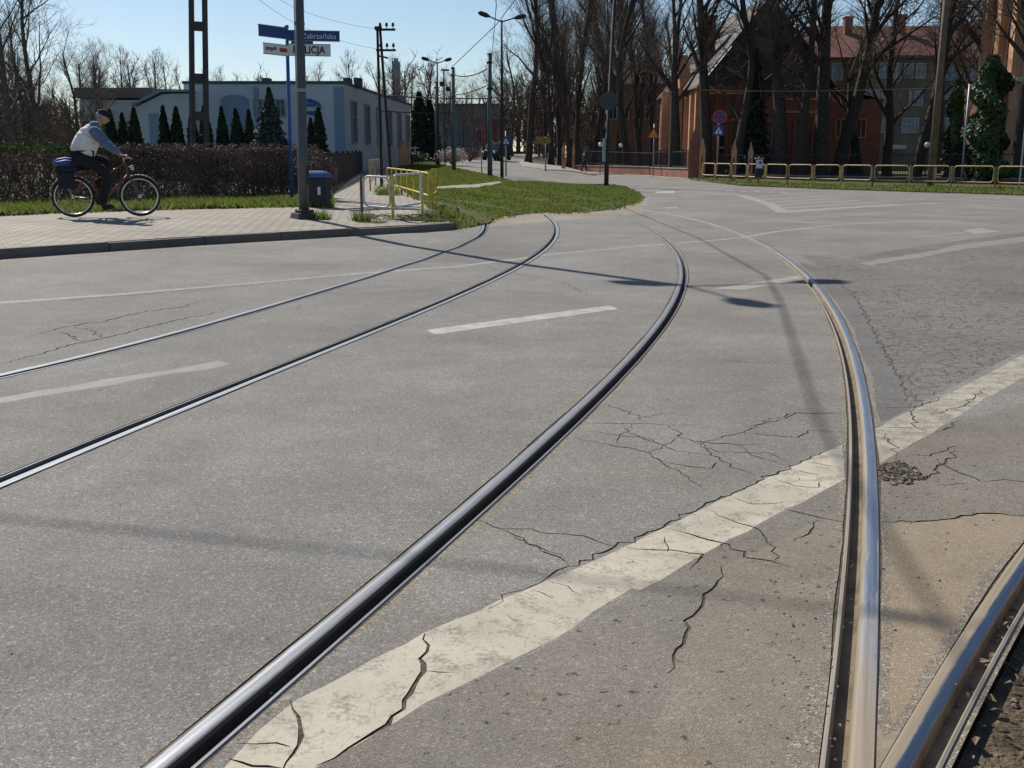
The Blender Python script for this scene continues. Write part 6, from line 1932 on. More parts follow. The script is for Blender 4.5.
# church: local frame with origin at its front left corner, x along the front, y into the depth
d0 = 74.0
c0 = P(700, 159, d0); z0 = T(c0.x, d0)
ch = empty('church', (c0.x, d0, z0), mr(2.5), 'dark slate roofed brick church with a sunlit orange left wall, behind the bare trees', 'church')
s = F * 1.0228 / d0
W = (824 - 700) / s; eave = P(700, 84, d0).z - z0; ridge = P(762, 3, 76).z - z0
D = 14.5
m = MB(); m.box((W / 2, D / 2, eave / 2 - 0.3), (W, D, eave + 0.6)); m.build('nave_wall', M['brick_orange'], ch)  # bright copy of the church brick, sunlight included in its colour
m = MB(); m.box((W / 2, -0.12, eave / 2 - 0.3), (W - 0.02, 0.24, eave + 0.55)); m.build('front_wall', M['brick_red'], ch)  # thin front slab in a darker brick copy, for the shaded side
# roof: ridge along y, half-hipped dark front
xr = W / 2
m = MB()
m.add([(-0.5, -0.5, eave - 0.25), (xr, -0.5, ridge), (xr, D + 0.4, ridge), (-0.5, D + 0.4, eave - 0.25), (-0.42, -0.5, eave - 0.05), (xr, -0.5, ridge + 0.22), (xr, D + 0.4, ridge + 0.22), (-0.42, D + 0.4, eave - 0.05)], [(0, 1, 5, 4), (1, 2, 6, 5), (2, 3, 7, 6), (3, 0, 4, 7), (4, 5, 6, 7), (0, 3, 2, 1)])
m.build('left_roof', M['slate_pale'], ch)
m = MB()
m.add([(W + 0.5, -0.5, eave - 0.25), (xr, -0.5, ridge), (xr, D + 0.4, ridge), (W + 0.5, D + 0.4, eave - 0.25), (W + 0.42, -0.5, eave - 0.05), (xr, -0.5, ridge + 0.22), (xr, D + 0.4, ridge + 0.22), (W + 0.42, D + 0.4, eave - 0.05)], [(4, 5, 1, 0), (5, 6, 2, 1), (6, 7, 3, 2), (7, 4, 0, 3), (7, 6, 5, 4), (1, 2, 3, 0)])
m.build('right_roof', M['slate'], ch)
m = MB(); m.prism([(-0.2, -0.26, eave - 0.12), (W + 0.2, -0.26, eave - 0.12), (xr, -0.26, ridge - 0.1)], (0, 0.2, 0)); m.build('slate_gable', M['slate'], ch)
m = MB(); m.box((xr + 1.0, 3.0, ridge + 0.2), (0.8, 0.9, 2.2)); m.build('chimney', M['brick_red'], ch)
zc = P(711, 20, 78).z - z0
m = MB(); m.box((1.1, 4.0, zc - 1.6), (0.95, 0.95, 3.4)); m.box((1.1, 4.0, zc + 0.16), (1.15, 1.15, 0.22)); m.build('chimney', M['brick_red'], ch)
# left side: gabled bay towards the far end, tall paired windows
by = 4.9
m = MB(); bw = 3.6; bz = P(667, 58, 83).z - z0
m.prism([(-0.6, by, -0.3), (-0.6, by + bw, -0.3), (-0.6, by + bw, eave + 0.4), (-0.6, by + bw / 2, bz), (-0.6, by, eave + 0.4)], (0.9, 0, 0)); m.build('gable_bay', M['brick_orange'], ch)
for y in (by - 0.2, by + bw + 0.2):
    m = MB(); m.box((-0.8, y, eave * 0.5), (0.8, 0.5, eave), taper=0.9); m.build('buttress', M['brick_pale'], ch)
m = MB(); m.lathe((-0.5, by + bw / 2, bz), [(0.25, -0.3), (0.2, 0.5), (0.03, 1.2)], 6); m.build('finial', M['brick_pale'], ch)
def lancet(y, x, zb, zt, w):
    m = MB(); pts = []
    for yy, zz in ((y - w / 2, zb), (y + w / 2, zb), (y + w / 2, zt - w), (y + w * 0.25, zt - w * 0.3), (y, zt), (y - w * 0.25, zt - w * 0.3), (y - w / 2, zt - w)): pts.append((x, yy, zz))
    m.prism(pts, (-0.03, 0, 0)); o = m.build('lancet_window', M['glass'], ch)
    m = MB(); m.box((x - 0.05, y, (zb + zt) / 2 - 0.1), (0.05, 0.07, zt - zb - w * 0.6)); m.build('mullion', M['brick_pale'], o)
    m = MB(); m.tube([(x - 0.02, p[1], p[2]) for p in pts], 0.07, 5, closed=True); m.build('surround', M['brick_pale'], o)
lancet(by + 1.25, -0.62, 3.6, 6.4, 0.6); lancet(by + 2.35, -0.62, 3.6, 6.4, 0.6)
lancet(by + 1.8, -0.62, 0.9, 2.9, 0.9)
for y in (1.1, 3.0, 10.6, 12.4): lancet(y, -0.02, 3.4, 5.9, 0.75); lancet(y, -0.02, 0.8, 2.7, 0.75)
for y in (0.25, 2.05, 3.9, 9.6, 11.5, 13.4):
    m = MB(); m.box((-0.22, y, eave * 0.45), (0.44, 0.42, eave * 0.9), taper=0.85); m.build('buttress', M['brick_pale'], ch)
# porch with its hipped roof at the front right
px0, px1 = (760 - 700) / s, (800 - 700) / s
pz = P(780, 93, 71).z - z0; pt = P(775, 75, 71).z - z0
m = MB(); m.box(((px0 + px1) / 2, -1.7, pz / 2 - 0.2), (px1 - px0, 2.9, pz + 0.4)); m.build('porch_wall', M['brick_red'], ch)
xa, xb, ya, yb = px0 - 0.3, px1 + 0.3, -3.45, -0.27
m = MB(); m.add([(xa, ya, pz - 0.05), (xb, ya, pz - 0.05), (xb, yb, pz - 0.05), (xa, yb, pz - 0.05), (xa + 1.0, ya + 1.4, pt), (xb - 1.0, ya + 1.4, pt), (xb - 1.0, yb, pt), (xa + 1.0, yb, pt)], [(0, 1, 5, 4), (1, 2, 6, 5), (3, 0, 4, 7), (4, 5, 6, 7), (2, 3, 7, 6), (3, 2, 1, 0)]); m.build('porch_roof', M['slate_pale'], ch)
m = MB()
for xx in (px0 + 0.5, px0 + 1.5): bx_win(ch, 'porch_window', xx, pz * 0.47, 0.5, pz * 0.45, -3.15, M['brick_red'], M['groove_dark'], 1, 0)
pass
for xx in (1.6, 3.1): bx_win(ch, 'window', xx, 2.6, 0.8, 2.2, -0.25, M['brick_pale'], M['glass'], 1, 1)

# pilasters, string courses and a stepped cornice on the front
for k in range(6):
    xx = 0.3 + k * (px0 - 0.6) / 5
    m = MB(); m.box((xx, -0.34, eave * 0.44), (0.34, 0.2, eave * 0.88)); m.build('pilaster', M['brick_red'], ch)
for zz in (eave * 0.32, eave * 0.62, eave * 0.90):
    m = MB(); m.box((px0 / 2, -0.30, zz), (px0 - 0.1, 0.13, 0.16)); m.build('string_course', M['brick_pale'], ch)
for zz in (pz * 0.78, pz * 0.93):
    m = MB(); m.box(((px0 + px1) / 2, -3.20, zz), (px1 - px0 + 0.1, 0.12, 0.14)); m.build('string_course', M['brick_pale'], ch)
for k in range(5):
    xx = px0 + 0.15 + k * (px1 - px0 - 0.3) / 4
    m = MB(); m.box((xx, -3.22, pz * 0.36), (0.26, 0.16, pz * 0.72)); m.build('pilaster', M['brick_red'], ch)

# brick wing right of the church
d1 = 79.0; s1 = F * 1.0228 / d1
c1_ = P(826, 159, d1); z1 = T(c1_.x, d1)
wg = empty('brick_annex', (c1_.x, d1, z1), 0, 'low dark red brick annex with a pale sloping roof right of the forked tree', 'building')
ww = (879 - 826) / s1; wh_ = P(850, 99, d1).z - z1
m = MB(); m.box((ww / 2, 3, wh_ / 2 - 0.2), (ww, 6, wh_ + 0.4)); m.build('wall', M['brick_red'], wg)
m = MB(); m.box((ww * 0.22, 3, wh_ + 0.5), (ww * 0.44, 6, 1.0)); m.build('upper_wall', M['brick_red'], wg)
m = MB(); m.prism([(ww * 0.44, -0.06, wh_ + 0.5), (ww + 0.4, -0.06, wh_ - 0.10), (ww + 0.4, -0.06, wh_ + 0.12), (ww * 0.44, -0.06, wh_ + 1.0)], (0, 6.2, 0)); m.build('roof', M['frame_white'], wg)
for xx in (0.9, 2.4): bx_win(wg, 'window', xx, wh_ * 0.62, 0.7, 1.3, 0.0, M['brick_pale'], M['glass'], 1, 0)

# school with red tile roof and projecting bay
d2 = 104.0; s2 = F * 1.0228 / d2
c2_ = P(784, 159, d2); z2 = T(c2_.x, d2)
sc_ = empty('school', (c2_.x, d2, z2), 0, 'three storey ochre school with a red tiled roof and white windows behind the trees', 'school')
X = lambda px: (px - 784) / s2
Z = lambda py, d=d2: P(0, py, d).z - z2
WL = X(1040)
m = MB(); m.box((WL / 2, 7, Z(57) / 2 - 0.3), (WL, 14, Z(57) + 0.6)); m.build('main_wall', M['plaster'], sc_)
zr, ze = Z(25, 110), Z(58)
m = MB(); m.add([(-0.6, -0.8, ze), (WL, -0.8, ze), (WL, 14.6, ze), (-0.6, 14.6, ze), (3.0, 6.8, zr), (WL, 6.8, zr)], [(0, 1, 5, 4), (2, 3, 4, 5), (3, 0, 4), (1, 2, 5), (3, 2, 1, 0)]); m.build('main_roof', M['tile_red'], sc_)
bx0, bx1 = X(852), X(921); bd = 3.0
m = MB(); m.box(((bx0 + bx1) / 2, -bd / 2, Z(55) / 2 - 0.3), (bx1 - bx0, bd, Z(55) + 0.6)); m.build('bay_wall', M['plaster'], sc_)
za, zb = Z(56, 101), Z(33, 104)
m = MB(); xm = (bx0 + bx1) / 2
m.add([(bx0 - 0.6, -bd - 0.6, za), (bx1 + 0.6, -bd - 0.6, za), (bx1 + 0.6, 5, za), (bx0 - 0.6, 5, za), (xm - 0.3, 0.4, zb), (xm + 0.3, 0.4, zb), (xm + 0.3, 5, zb), (xm - 0.3, 5, zb)], [(0, 1, 5, 4), (1, 2, 6, 5), (3, 0, 4, 7), (4, 5, 6, 7), (2, 3, 7, 6), (3, 2, 1, 0)]); m.build('bay_roof', M['tile_red'], sc_)
m = MB(); m.box((xm, -bd - 0.25, za - 0.12), (bx1 - bx0 + 1.0, 0.5, 0.22)); m.build('eaves', M['roof_brown'], sc_)
d3 = d2 - bd
Z3 = lambda py: P(0, py, d3).z - z2
for px in (867, 879, 890.5, 902): bx_win(sc_, 'window', X(px), (Z3(64) + Z3(77.5)) / 2, 8.5 / s2, 13.5 / s2, -bd, M['frame_white'], M['glass_pale'], 1, 1)
for px in (864, 899.5): bx_win(sc_, 'window', X(px), (Z3(91.5) + Z3(105)) / 2, 13 / s2, 13.5 / s2, -bd, M['frame_white'], M['glass_pale'], 2, 1)
for px in (864, 896): bx_win(sc_, 'window', X(px), (Z3(119) + Z3(132)) / 2, 16 / s2, 13.5 / s2, -bd, M['frame_white'], M['glass_pale'], 3, 1)
m = MB(); m.box((X(887), -bd - 0.02, Z3(147)), (14 / s2, 0.1, 4 / s2)); m.build('sill_band', M['frame_white'], sc_)
for px in (800, 815, 832, 944, 962, 978):
    for py in (72, 98, 126): bx_win(sc_, 'window', X(px), Z(py), 1.0, 1.5, 0.0, M['frame_white'], M['glass_pale'], 1, 1)
for px, py in ((909, 18), (855, 20)):
    m = MB(); zz = Z(py, 108); m.box((X(px), 5.0, zz - 1.2), (0.75, 0.75, 3.0)); m.box((X(px), 5.0, zz + 0.36), (0.95, 0.95, 0.14)); m.build('chimney', M['brick_red'], sc_)
m = MB(); m.tube([(0, 0.35, 0), (0, 0.35, 1)], 0.05, 6); m.v = [(bx1 - 0.4, -bd - 0.08, z * Z3(60)) for (_, _, z) in [(0, 0, 0)]]; m.f = []
m = MB(); m.tube([(bx0 + 0.3, -bd - 0.08, 0), (bx0 + 0.3, -bd - 0.08, za - 0.2)], 0.06, 6); m.build('downpipe', M['galv'], sc_)

# red brick tower at the right frame edge
d4 = 60.0; s4 = F * 1.0228 / d4
c4 = P(1012, 159, d4); z4 = T(c4.x, d4)
tw = empty('brick_tower', (c4.x, d4, z4), mr(-4), 'tall orange brick church tower with an arched niche at the right edge', 'tower')
m = MB(); m.box((2.6, 2.6, 7.5), (5.2, 5.2, 15.6)); m.build('shaft', M['brick_orange'], tw)
for y in (0.35, 2.6, 4.85):
    m = MB(); m.box((-0.25, y, 5.8), (0.5, 0.7, 12.6), taper=0.9); m.build('buttress', M['brick_pale'], tw)
for y in (1.5, 3.7):
    m = MB(); pts = []
    w = 0.55
    for yy, zz in ((y - w, 6.2), (y + w, 6.2), (y + w, 9.6), (y + w * 0.6, 10.4), (y, 10.8), (y - w * 0.6, 10.4), (y - w, 9.6)): pts.append((-0.01, yy, zz))
    m.prism(pts, (-0.05, 0, 0)); o = m.build('arched_niche', M['glass'], tw)
    m = MB(); m.tube([(-0.05, p[1], p[2]) for p in pts], 0.12, 6, closed=True); m.build('surround', M['brick_pale'], o)
zl = P(1010, 80, d4).z - z4
m = MB(); m.box((-0.35, 2.6, zl), (0.9, 5.8, 0.22)); m.box((2.6, -0.2, zl), (5.8, 0.5, 0.2)); m.build('ledge', M['frame_white'], tw)
m = MB(); m.box((-0.8, 2.6, zl / 2 - 0.2), (1.2, 5.0, zl)); m.build('side_chapel', M['brick_red'], tw)

# brick house deep behind the row of trees (pink tiled roof)
d5 = 118.0; c5_ = P(606, 159, d5); z5 = T(c5_.x, d5)
ho = empty('brick_house', (c5_.x, d5, z5), 0, 'brick house with a pinkish tiled roof half hidden behind the dense tree row', 'house')
s5 = F * 1.0228 / d5; wd = 60 / s5; ev = P(0, 84, d5).z - z5; rg = P(0, 60, d5 + 4).z - z5
m = MB(); m.box((wd / 2, 4, ev / 2 - 0.2), (wd, 8, ev + 0.4)); m.build('wall', M['brick_red'], ho)
m = MB(); m.add([(-0.5, -0.6, ev), (wd + 0.5, -0.6, ev), (wd + 0.5, 8.6, ev), (-0.5, 8.6, ev), (1.5, 4, rg), (wd - 1.5, 4, rg)], [(0, 1, 5, 4), (2, 3, 4, 5), (3, 0, 4), (1, 2, 5), (3, 2, 1, 0)]); m.build('roof', M['tile_red'], ho)
for k in range(5): bx_win(ho, 'window', wd * (k + 0.5) / 5, ev * 0.66, 0.8, 1.3, 0, M['frame_white'], M['glass'], 1, 0)

M['frame_dim'] = simple('frame_dim', (0.22, 0.25, 0.27), 0.6, 0, 0.1, 5)
# pale blue factory on the left
d6 = 60.0; s6 = F * 1.0228 / d6
cf = P(188, 159, d6); z6 = T(cf.x, d6)
fa = empty('factory', (cf.x, d6, z6), 0, 'long flat roofed pale blue factory with darker panels and blue lettering behind the thujas', 'building')
X6 = lambda px: (px - 188) / s6
Z6 = lambda py, d=d6: P(0, py, d).z - z6
xR = X6(346); ht = Z6(84)
m = MB(); m.box((xR / 2, 8, ht / 2 - 0.3), (xR, 16, ht + 0.6)); m.build('front_wall', M['fac_blue'], fa)
m = MB(); m.box((xR / 2, 8.0, ht + 0.08), (xR + 0.1, 16.1, 0.16)); m.build('parapet', M['roof_felt'], fa)
m = MB(); pts = [(X6(224), 0, 0.3), (X6(252), 0, 0.3), (X6(252), 0, Z6(99)), (X6(246), 0, Z6(95.5)), (X6(238), 0, Z6(94.5)), (X6(230), 0, Z6(95.5)), (X6(224), 0, Z6(99))]
m.prism(pts, (0, -0.03, 0)); m.build('arched_panel', M['fac_blue_mid'], fa)
for a, b_ in ((257, 262), (336, 346)):
    m = MB(); m.box(((X6(a) + X6(b_)) / 2, -0.02, ht / 2), (X6(b_) - X6(a), 0.04, ht - 0.3)); m.build('dark_pier', M['fac_blue_mid'], fa)
for px in (261.0, 272, 283): bx_win(fa, 'window', X6(px), (Z6(100) + Z6(116)) / 2, 8.5 / s6, 16 / s6, 0.0, M['frame_dim'], M['glass'], 1, 1)
# painted blue emblem: a loop and a wedge
m = MB()
ex, ez = X6(316), Z6(107)
m.tube([(ex + 0.42 * math.cos(a) * 1.0 - 0.1, -0.03, ez + 0.30 * math.sin(a)) for a in [k * PI / 8 for k in range(-5, 6)]], 0.09, 5)
m.tube([(ex - 0.62, -0.03, ez + 0.36), (ex - 0.1, -0.03, ez + 0.36)], 0.09, 5); m.tube([(ex - 0.62, -0.03, ez + 0.1), (ex + 0.1, -0.03, ez + 0.1)], 0.08, 5)
m.tube([(ex - 0.62, -0.03, ez + 0.36), (ex - 0.45, -0.03, ez - 0.3), (ex + 0.1, -0.03, ez - 0.42)], 0.08, 5)
m.build('painted_emblem', M['blue_paint'], fa)
for px, py in ((258.5, 78.5), (342, 79.5), (353, 80)):
    m = MB(); m.box((X6(px), 3, Z6(81, 63) - 0.1), (7 / s6, 0.9, 0.5)); m.build('roof_vent', M['roof_felt'], fa)
# receding right wing
e = P(411, 159, 84).xy; b0 = Vector((cf.x + xR, d6)); 
L = (e - b0).length; ang = math.atan2(e.y - b0.y, e.x - b0.x)
wx = bpy.data.objects.new('wing', None)
bpy.data.objects.remove(wx)
m = MB(); m.box((L / 2, 4.0, ht / 2 - 0.3), (L, 8, ht + 0.6)); wgm = m.build('wing_wall', M['fac_grey'], fa); wgm.location = (xR + 0.02, 0, 0); wgm.rotation_euler = (0, 0, ang)
m = MB(); m.box((L / 2, 4.0, ht + 0.075), (L + 0.1, 8.1, 0.15)); q = m.build('wing_parapet', M['roof_felt'], wgm)
for k in range(6):
    bx_win(wgm, 'wing_window', L * (k + 0.55) / 6, ht * 0.60, 1.35, 2.3, 0, M['frame_dim'], M['glass'], 1, 1, 0.12)
m = MB(); m.box((L * 0.86, -0.03, 1.1), (L * 0.2, 0.05, 2.2)); m.build('pink_base', M['brick_pale'], wgm)
# lower left parts
lo_ = empty('low_workshop', (P(84, 159, 66).x, 66, T(P(84, 159, 66).x, 66)), 0, 'low pale workshop with a brown flat roof left of the blue factory', 'building')
s7 = F * 1.0228 / 66; zz0 = lo_.location.z
h7 = P(0, 100, 66).z - zz0; w7 = 72 / s7
m = MB(); m.box((w7 / 2, 5, h7 / 2 - 0.2), (w7, 10, h7 + 0.4)); m.build('wall', M['fac_grey'], lo_)
m = MB(); m.box((w7 / 2, 5, P(0, 93, 66).z - zz0), (w7 + 0.3, 10.6, 0.6)); m.build('roof', M['roof_brown'], lo_)
for k in range(4): bx_win(lo_, 'window', w7 * (k + 0.5) / 4, h7 * 0.6, 1.0, 1.0, 0, M['frame_white'], M['glass'], 1, 0)
gb = empty('gabled_hall', (P(142, 159, 58).x, 58, T(P(142, 159, 58).x, 58)), 0, 'small pale hall with a low sloping roof between the workshop and the factory', 'building')
s8 = F * 1.0228 / 58; w8 = 50 / s8; zz0 = gb.location.z
ha, hb2 = P(0, 106, 58).z - zz0, P(0, 94, 58).z - zz0
m = MB(); m.prism([(0, 0, -0.3), (w8, 0, -0.3), (w8, 0, hb2), (w8 * 0.5, 0, hb2), (0, 0, ha)], (0, 1.6, 0)); m.build('wall', M['fac_blue'], gb)
m = MB(); m.prism([(-0.3, -0.25, ha - 0.02), (w8 * 0.5, -0.25, hb2 + 0.1), (w8, -0.25, hb2 + 0.1), (w8, -0.25, hb2 + 0.22), (w8 * 0.5, -0.25, hb2 + 0.24), (-0.3, -0.25, ha + 0.12)], (0, 1.84, 0)); m.build('roof', M['fac_blue_mid'], gb)
m = MB(); m.box((w8 * 0.3, -0.02, ha * 0.55), (0.55, 0.05, ha * 0.7)); m.build('arched_panel', M['fac_blue_mid'], gb)

# far block of flats, coloured wall, tower block, white fence
d9 = 142.0; s9 = F * 1.0228 / d9
cc = P(436, 159, d9); z9 = T(cc.x, d9)
fl = empty('block_of_flats', (cc.x, d9, z9), 0, 'distant grey green block of flats with rows of pale windows at the bend', 'building')
h9 = P(0, 106, d9).z - z9; w9 = 66 / s9
m = MB(); m.box((w9 / 2, 5, h9 / 2 - 0.3), (w9, 10, h9 + 0.6)); m.build('wall', M['flats'], fl)
m = MB(); m.box((w9 / 2, 5, h9 + 0.15), (w9 + 0.4, 10.4, 0.3)); m.build('roof', M['roof_felt'], fl)
for k in range(8):
    for py in (115, 129, 142): bx_win(fl, 'window', w9 * (k + 0.5) / 8, P(0, py, d9).z - z9, 0.75, 0.9, 0, M['frame_dim'], M['glass_pale'], 1, 0, 0.06)
def far_wall(px0, px1, top, d, mat, label, name='painted_wall', cat='wall'):
    p = P(px0, 159, d); z = T(p.x, d); s = F * 1.0228 / d
    o = empty(name, (p.x, d, z), 0, label, cat)
    w = (px1 - px0) / s; h = P(0, top, d).z - z
    m = MB(); m.box((w / 2, 0.15, h / 2 - 0.2), (w, 0.3, h + 0.4)); m.build('wall', mat, o)
    m = MB(); m.box((w / 2, 0.15, h + 0.05), (w + 0.1, 0.4, 0.1)); m.build('coping', M['concrete'], o)
    return o
far_wall(478, 501, 122, 134, M['pink'], 'pink red painted wall behind the dark vehicle on the bend')
M['hazy'] = simple('hazy_block', (0.26, 0.36, 0.46), 0.9, 0, 0.1, 0.1)  # distance haze mixed into the wall colour
p = P(397.5, 159, 900)
o = empty('tower_block', (p.x, 900, 0), 0, 'hazy blue tower block on the skyline above the pale trees', 'building')
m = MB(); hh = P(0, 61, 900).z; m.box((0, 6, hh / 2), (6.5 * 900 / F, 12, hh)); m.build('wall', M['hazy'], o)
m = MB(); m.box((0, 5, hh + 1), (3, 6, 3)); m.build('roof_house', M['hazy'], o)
p = P(408, 159, 96); p2_ = P(442, 159, 104)
o = empty('white_fence', (p.x, 96, T(p.x, 96)), 0, 'low white bar fence on the lawn before the far conifers', 'fence')
off = Vector(o.location)
a, b_ = Vector((p.x, 96, T(p.x, 96))) - off, Vector((p2_.x, 104, T(p2_.x, 104))) - off
for zz in (0.35, 0.75, 1.1):
    m = MB(); m.tube([a + Vector((0, 0, zz)), b_ + Vector((0, 0, zz))], 0.05, 4); m.build('bar', M['frame_white'], o)
for k in range(6):
    q = a.lerp(b_, k / 5); m = MB(); m.tube([q, q + Vector((0, 0, 1.2))], 0.05, 4); m.build('post', M['frame_white'], o)

# ------------------------------------------------------------------ overhead wires
def wire(pts, r, label, sag=0.0, extra=None):
    q = []
    for a, b in zip(pts[:-1], pts[1:]):
        a, b = Vector(a), Vector(b)
        for k in range(10):
            t = k / 10; c = a.lerp(b, t); c.z -= sag * 4 * t * (1 - t); q.append(c)
    q.append(Vector(pts[-1]))
    m = MB(); m.tube(q, r, 5)
    if extra: extra(m)
    o = m.build('overhead_wire', M['wire'])
    return tag(o, label, 'wire')
hw = 5.7
sh = SUNV * (hw * COT)
trace = [G(x, y).xy + sh for x, y in ((698, 238), (766, 276), (780, 300), (800, 361), (821, 426))]
wp = [(q.x, q.y, hw) for q in trace]
end = (wp[-1][0] - 0.8, wp[-1][1] - 6, hw)
t1 = P(491, 68, gp1.y - 0.3)
wire([tuple(t1), (wp[0][0], wp[0][1] + 8, hw - 0.1)] + wp + [end], 0.013, 'contact wire coming down the right hand track from the thick teal pole')
t2 = P(453.5, 75, gp2.y - 0.2)
wire([tuple(t2), tuple(P(490, 67, gp1.y - 0.2))], 0.035, 'upper bracket wire between the two thick teal poles', 0.25)
wire([tuple(P(455, 95, gp2.y - 0.2)), tuple(P(489, 84.5, gp1.y - 0.2))], 0.03, 'lower bracket wire between the two thick teal poles', 0.1)
wire([tuple(P(451, 68, gp2.y - 0.2)), tuple(P(497, 24, 60)), tuple(P(530, -20, 45))], 0.022, 'thin wire climbing right from the second teal pole past the tall lamp')
wire([tuple(P(382, 95.5, 60)), tuple(P(490, 98.5, gp1.y - 0.2))], 0.035, 'upper level span wire from the two legged pole to the teal pole', 0.05)
wire([tuple(P(382, 111, 60)), tuple(P(453, 113, gp2.y - 0.2))], 0.03, 'lower level span wire from the two legged pole to the second teal pole', 0.05)
wire([tuple(P(385, 29.5, 38)), tuple(P(300, 10, 34)), tuple(P(250, -25, 30))], 0.005, 'thin power line from the top arm of the two legged pole', 0.1)
wire([tuple(P(385, 50, 38)), tuple(P(300, 26, 34)), tuple(P(230, -25, 30))], 0.005, 'thin power line from the lower arm of the two legged pole', 0.1)
wire([tuple(P(612, 86, gp1.y - 8)), tuple(P(700, 90, 66)), tuple(P(938, 88, 50))], 0.011, 'thin wire across the church front to the leaning wooden pole', 0.1)
wire([tuple(P(948, 16, 46)), tuple(P(1040, 12, 48))], 0.018, 'short wire from the leaning wooden pole towards the tower', 0.05)
hw2 = 7.0
sh2 = SUNV * (hw2 * COT)
A_ = G(0, 518).xy + sh2; B_ = G(370, 553).xy + sh2; C_ = G(905, 617).xy + sh2
ins = lambda m: m.tube([(C_.x - 0.07, C_.y + 0.02, hw2), (C_.x + 0.07, C_.y - 0.02, hw2)], 0.03, 6)
wire([(A_.x - (B_ - A_).x * 3, A_.y - (B_ - A_).y * 3, hw2), (A_.x, A_.y, hw2), (B_.x, B_.y, hw2), (C_.x, C_.y, hw2), (C_.x + (C_ - B_).x * 3, C_.y + (C_ - B_).y * 3, hw2)], 0.011, 'high thin cross wire above the near tracks with a small insulator', 0, ins)

# ------------------------------------------------------------------ loose dirt
def pebbles(name, poly, n, smin, smax, dz, mat, label, seed, leaves=0.0):
    rr = random.Random(seed)
    A = np.asarray(poly); lo, hi = A.min(0), A.max(0)
    rs = np.random.RandomState(seed)
    pts = lo + rs.rand(n * 12, 2) * (hi - lo)
    pts = pts[in_poly(pts, A)][:n]
    m = MB()
    for x, y in pts:
        s = smin + (smax - smin) * rr.random() ** 3
        if rr.random() < leaves:
            a = rr.uniform(0, 6.28); L = s * 2.2
            ux, uy = math.cos(a), math.sin(a)
            z = dz + rr.uniform(0.004, 0.02)
            m.add([(x - ux * L, y - uy * L, z), (x + uy * L * 0.45, y - ux * L * 0.45, z + rr.uniform(0, 0.012)), (x + ux * L, y + uy * L, z), (x - uy * L * 0.45, y + ux * L * 0.45, z + rr.uniform(0, 0.012))], [(0, 1, 2, 3)])
            continue
        v = []
        for a, b, c in ((1, 0, 0), (-1, 0, 0), (0, 1, 0), (0, -1, 0), (0, 0, 1), (0, 0, -1)):
            v.append((x + a * s * rr.uniform(0.6, 1.3), y + b * s * rr.uniform(0.6, 1.3), dz + s * 0.3 + c * s * rr.uniform(0.4, 0.9)))
        m.add(v, [(0, 2, 4), (2, 1, 4), (1, 3, 4), (3, 0, 4), (2, 0, 5), (1, 2, 5), (3, 1, 5), (0, 3, 5)])
    o = m.build(name, mat, fix=False)
    return tag(o, label, 'debris', kind='stuff')
M['pebble'] = simple('pebble', (0.20, 0.16, 0.12), 0.9, 0, 0.5, 12)
M['litter'] = simple('leaf_litter', (0.22, 0.15, 0.085), 0.9, 0, 0.5, 14)
pebbles('dirt_crumbs', rubble, 380, 0.003, 0.017, 0.0, M['pebble'], 'crumbled brown asphalt in the broken hole right of the dusty rail', 1)
near_soil = [q for q in soil if q[1] < 9]
pebbles('leaf_litter', [(0.9, 1.6), (3.2, 1.6), (3.2, 4.6), (1.5, 4.4)], 3000, 0.003, 0.013, -0.035, M['pebble'], 'stones and soil crumbs in the dark bottom right corner', 2)
pebbles('leaf_litter', [(0.9, 1.6), (3.2, 1.6), (3.2, 4.6), (1.5, 4.4)], 1100, 0.005, 0.013, -0.033, M['litter'], 'dry dead leaves lying in the dark bottom right corner', 3, 0.9)
blades([([(1.3, 1.9), (2.6, 1.9), (2.6, 3.6), (1.9, 3.6)], 260)], 0, 0.015, 0.05, -0.035, 'sparse grass blades in the bare soil at the bottom right', 8, M['grass'])
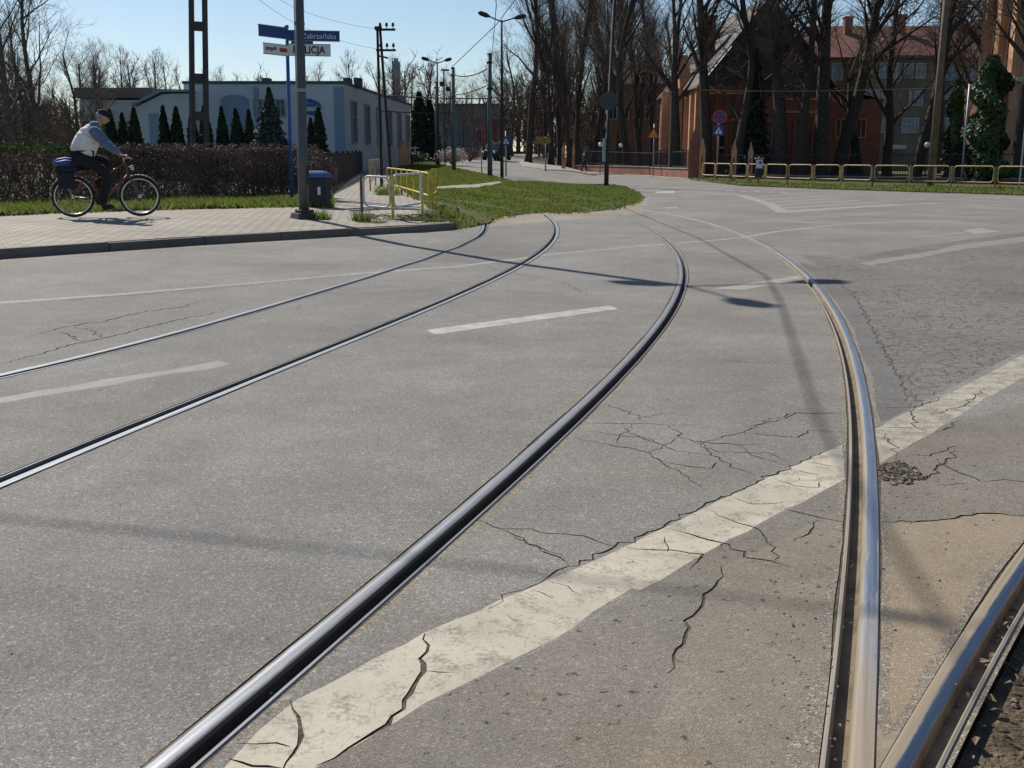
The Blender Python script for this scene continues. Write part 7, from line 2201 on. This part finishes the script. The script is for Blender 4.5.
pebbles('road_grit', [(-3, 2.2), (2.2, 2.2), (4.0, 9), (-5, 9)], 500, 0.0012, 0.005, 0.0, M['pebble'], 'scattered grit and small stones on the near asphalt', 4)
pebbles('road_grit', g2([(760, 580), (860, 560), (850, 760), (780, 768)]), 160, 0.0012, 0.006, 0.0, M['pebble'], 'grit lying along the left edge of the dusty rail', 5)
pebbles('road_grit', g2([(866, 470), (935, 440), (1000, 520), (960, 690), (880, 640)]), 200, 0.0012, 0.006, 0.0, M['pebble'], 'grit and crumbs on the tan patch right of the dusty rail', 6)

# ------------------------------------------------------------------ light, sky, camera
SUN_EL = math.radians(42)
SHX, SHY = SHV
Ls = math.hypot(SHX, SHY)
sd = Vector((SHX / Ls, SHY / Ls, -math.tan(SUN_EL))).normalized()
sl = bpy.data.lights.new('sun', 'SUN'); sl.energy = 4.2; sl.angle = math.radians(0.53); sl.color = (1.0, 0.95, 0.87)
so = bpy.data.objects.new('sun', sl); COL.objects.link(so)
so.rotation_euler = sd.to_track_quat('-Z', 'Y').to_euler()
so.location = (-20, 30, 40)
w = bpy.data.worlds.new('World'); S.world = w
w.use_nodes = True
nt = w.node_tree
bg = nt.nodes['Background']
sky = nt.nodes.new('ShaderNodeTexSky')
sky.sky_type = 'NISHITA'; sky.sun_disc = False
sky.sun_elevation = SUN_EL
sky.sun_rotation = math.atan2(-SHX, -SHY)
sky.air_density = 1.0; sky.dust_density = 0.4; sky.ozone_density = 3.0; sky.altitude = 200
nt.links.new(sky.outputs[0], bg.inputs[0])
bg.inputs[1].default_value = 0.072
cam = bpy.data.cameras.new('camera')
cam.sensor_width = 36.0; cam.lens = 36.0 * F / 1024
cam.clip_start = 0.05; cam.clip_end = 6000
co = bpy.data.objects.new('camera', cam); COL.objects.link(co)
co.location = (0, 0, H); co.rotation_euler = (PI / 2 - TILT, 0, 0)
S.camera = co
S.view_settings.view_transform = 'Standard'; S.view_settings.look = 'None'
S.view_settings.exposure = 0.42; S.view_settings.gamma = 1.0
S.view_settings.use_curve_mapping = False
S.cycles.use_adaptive_sampling = True
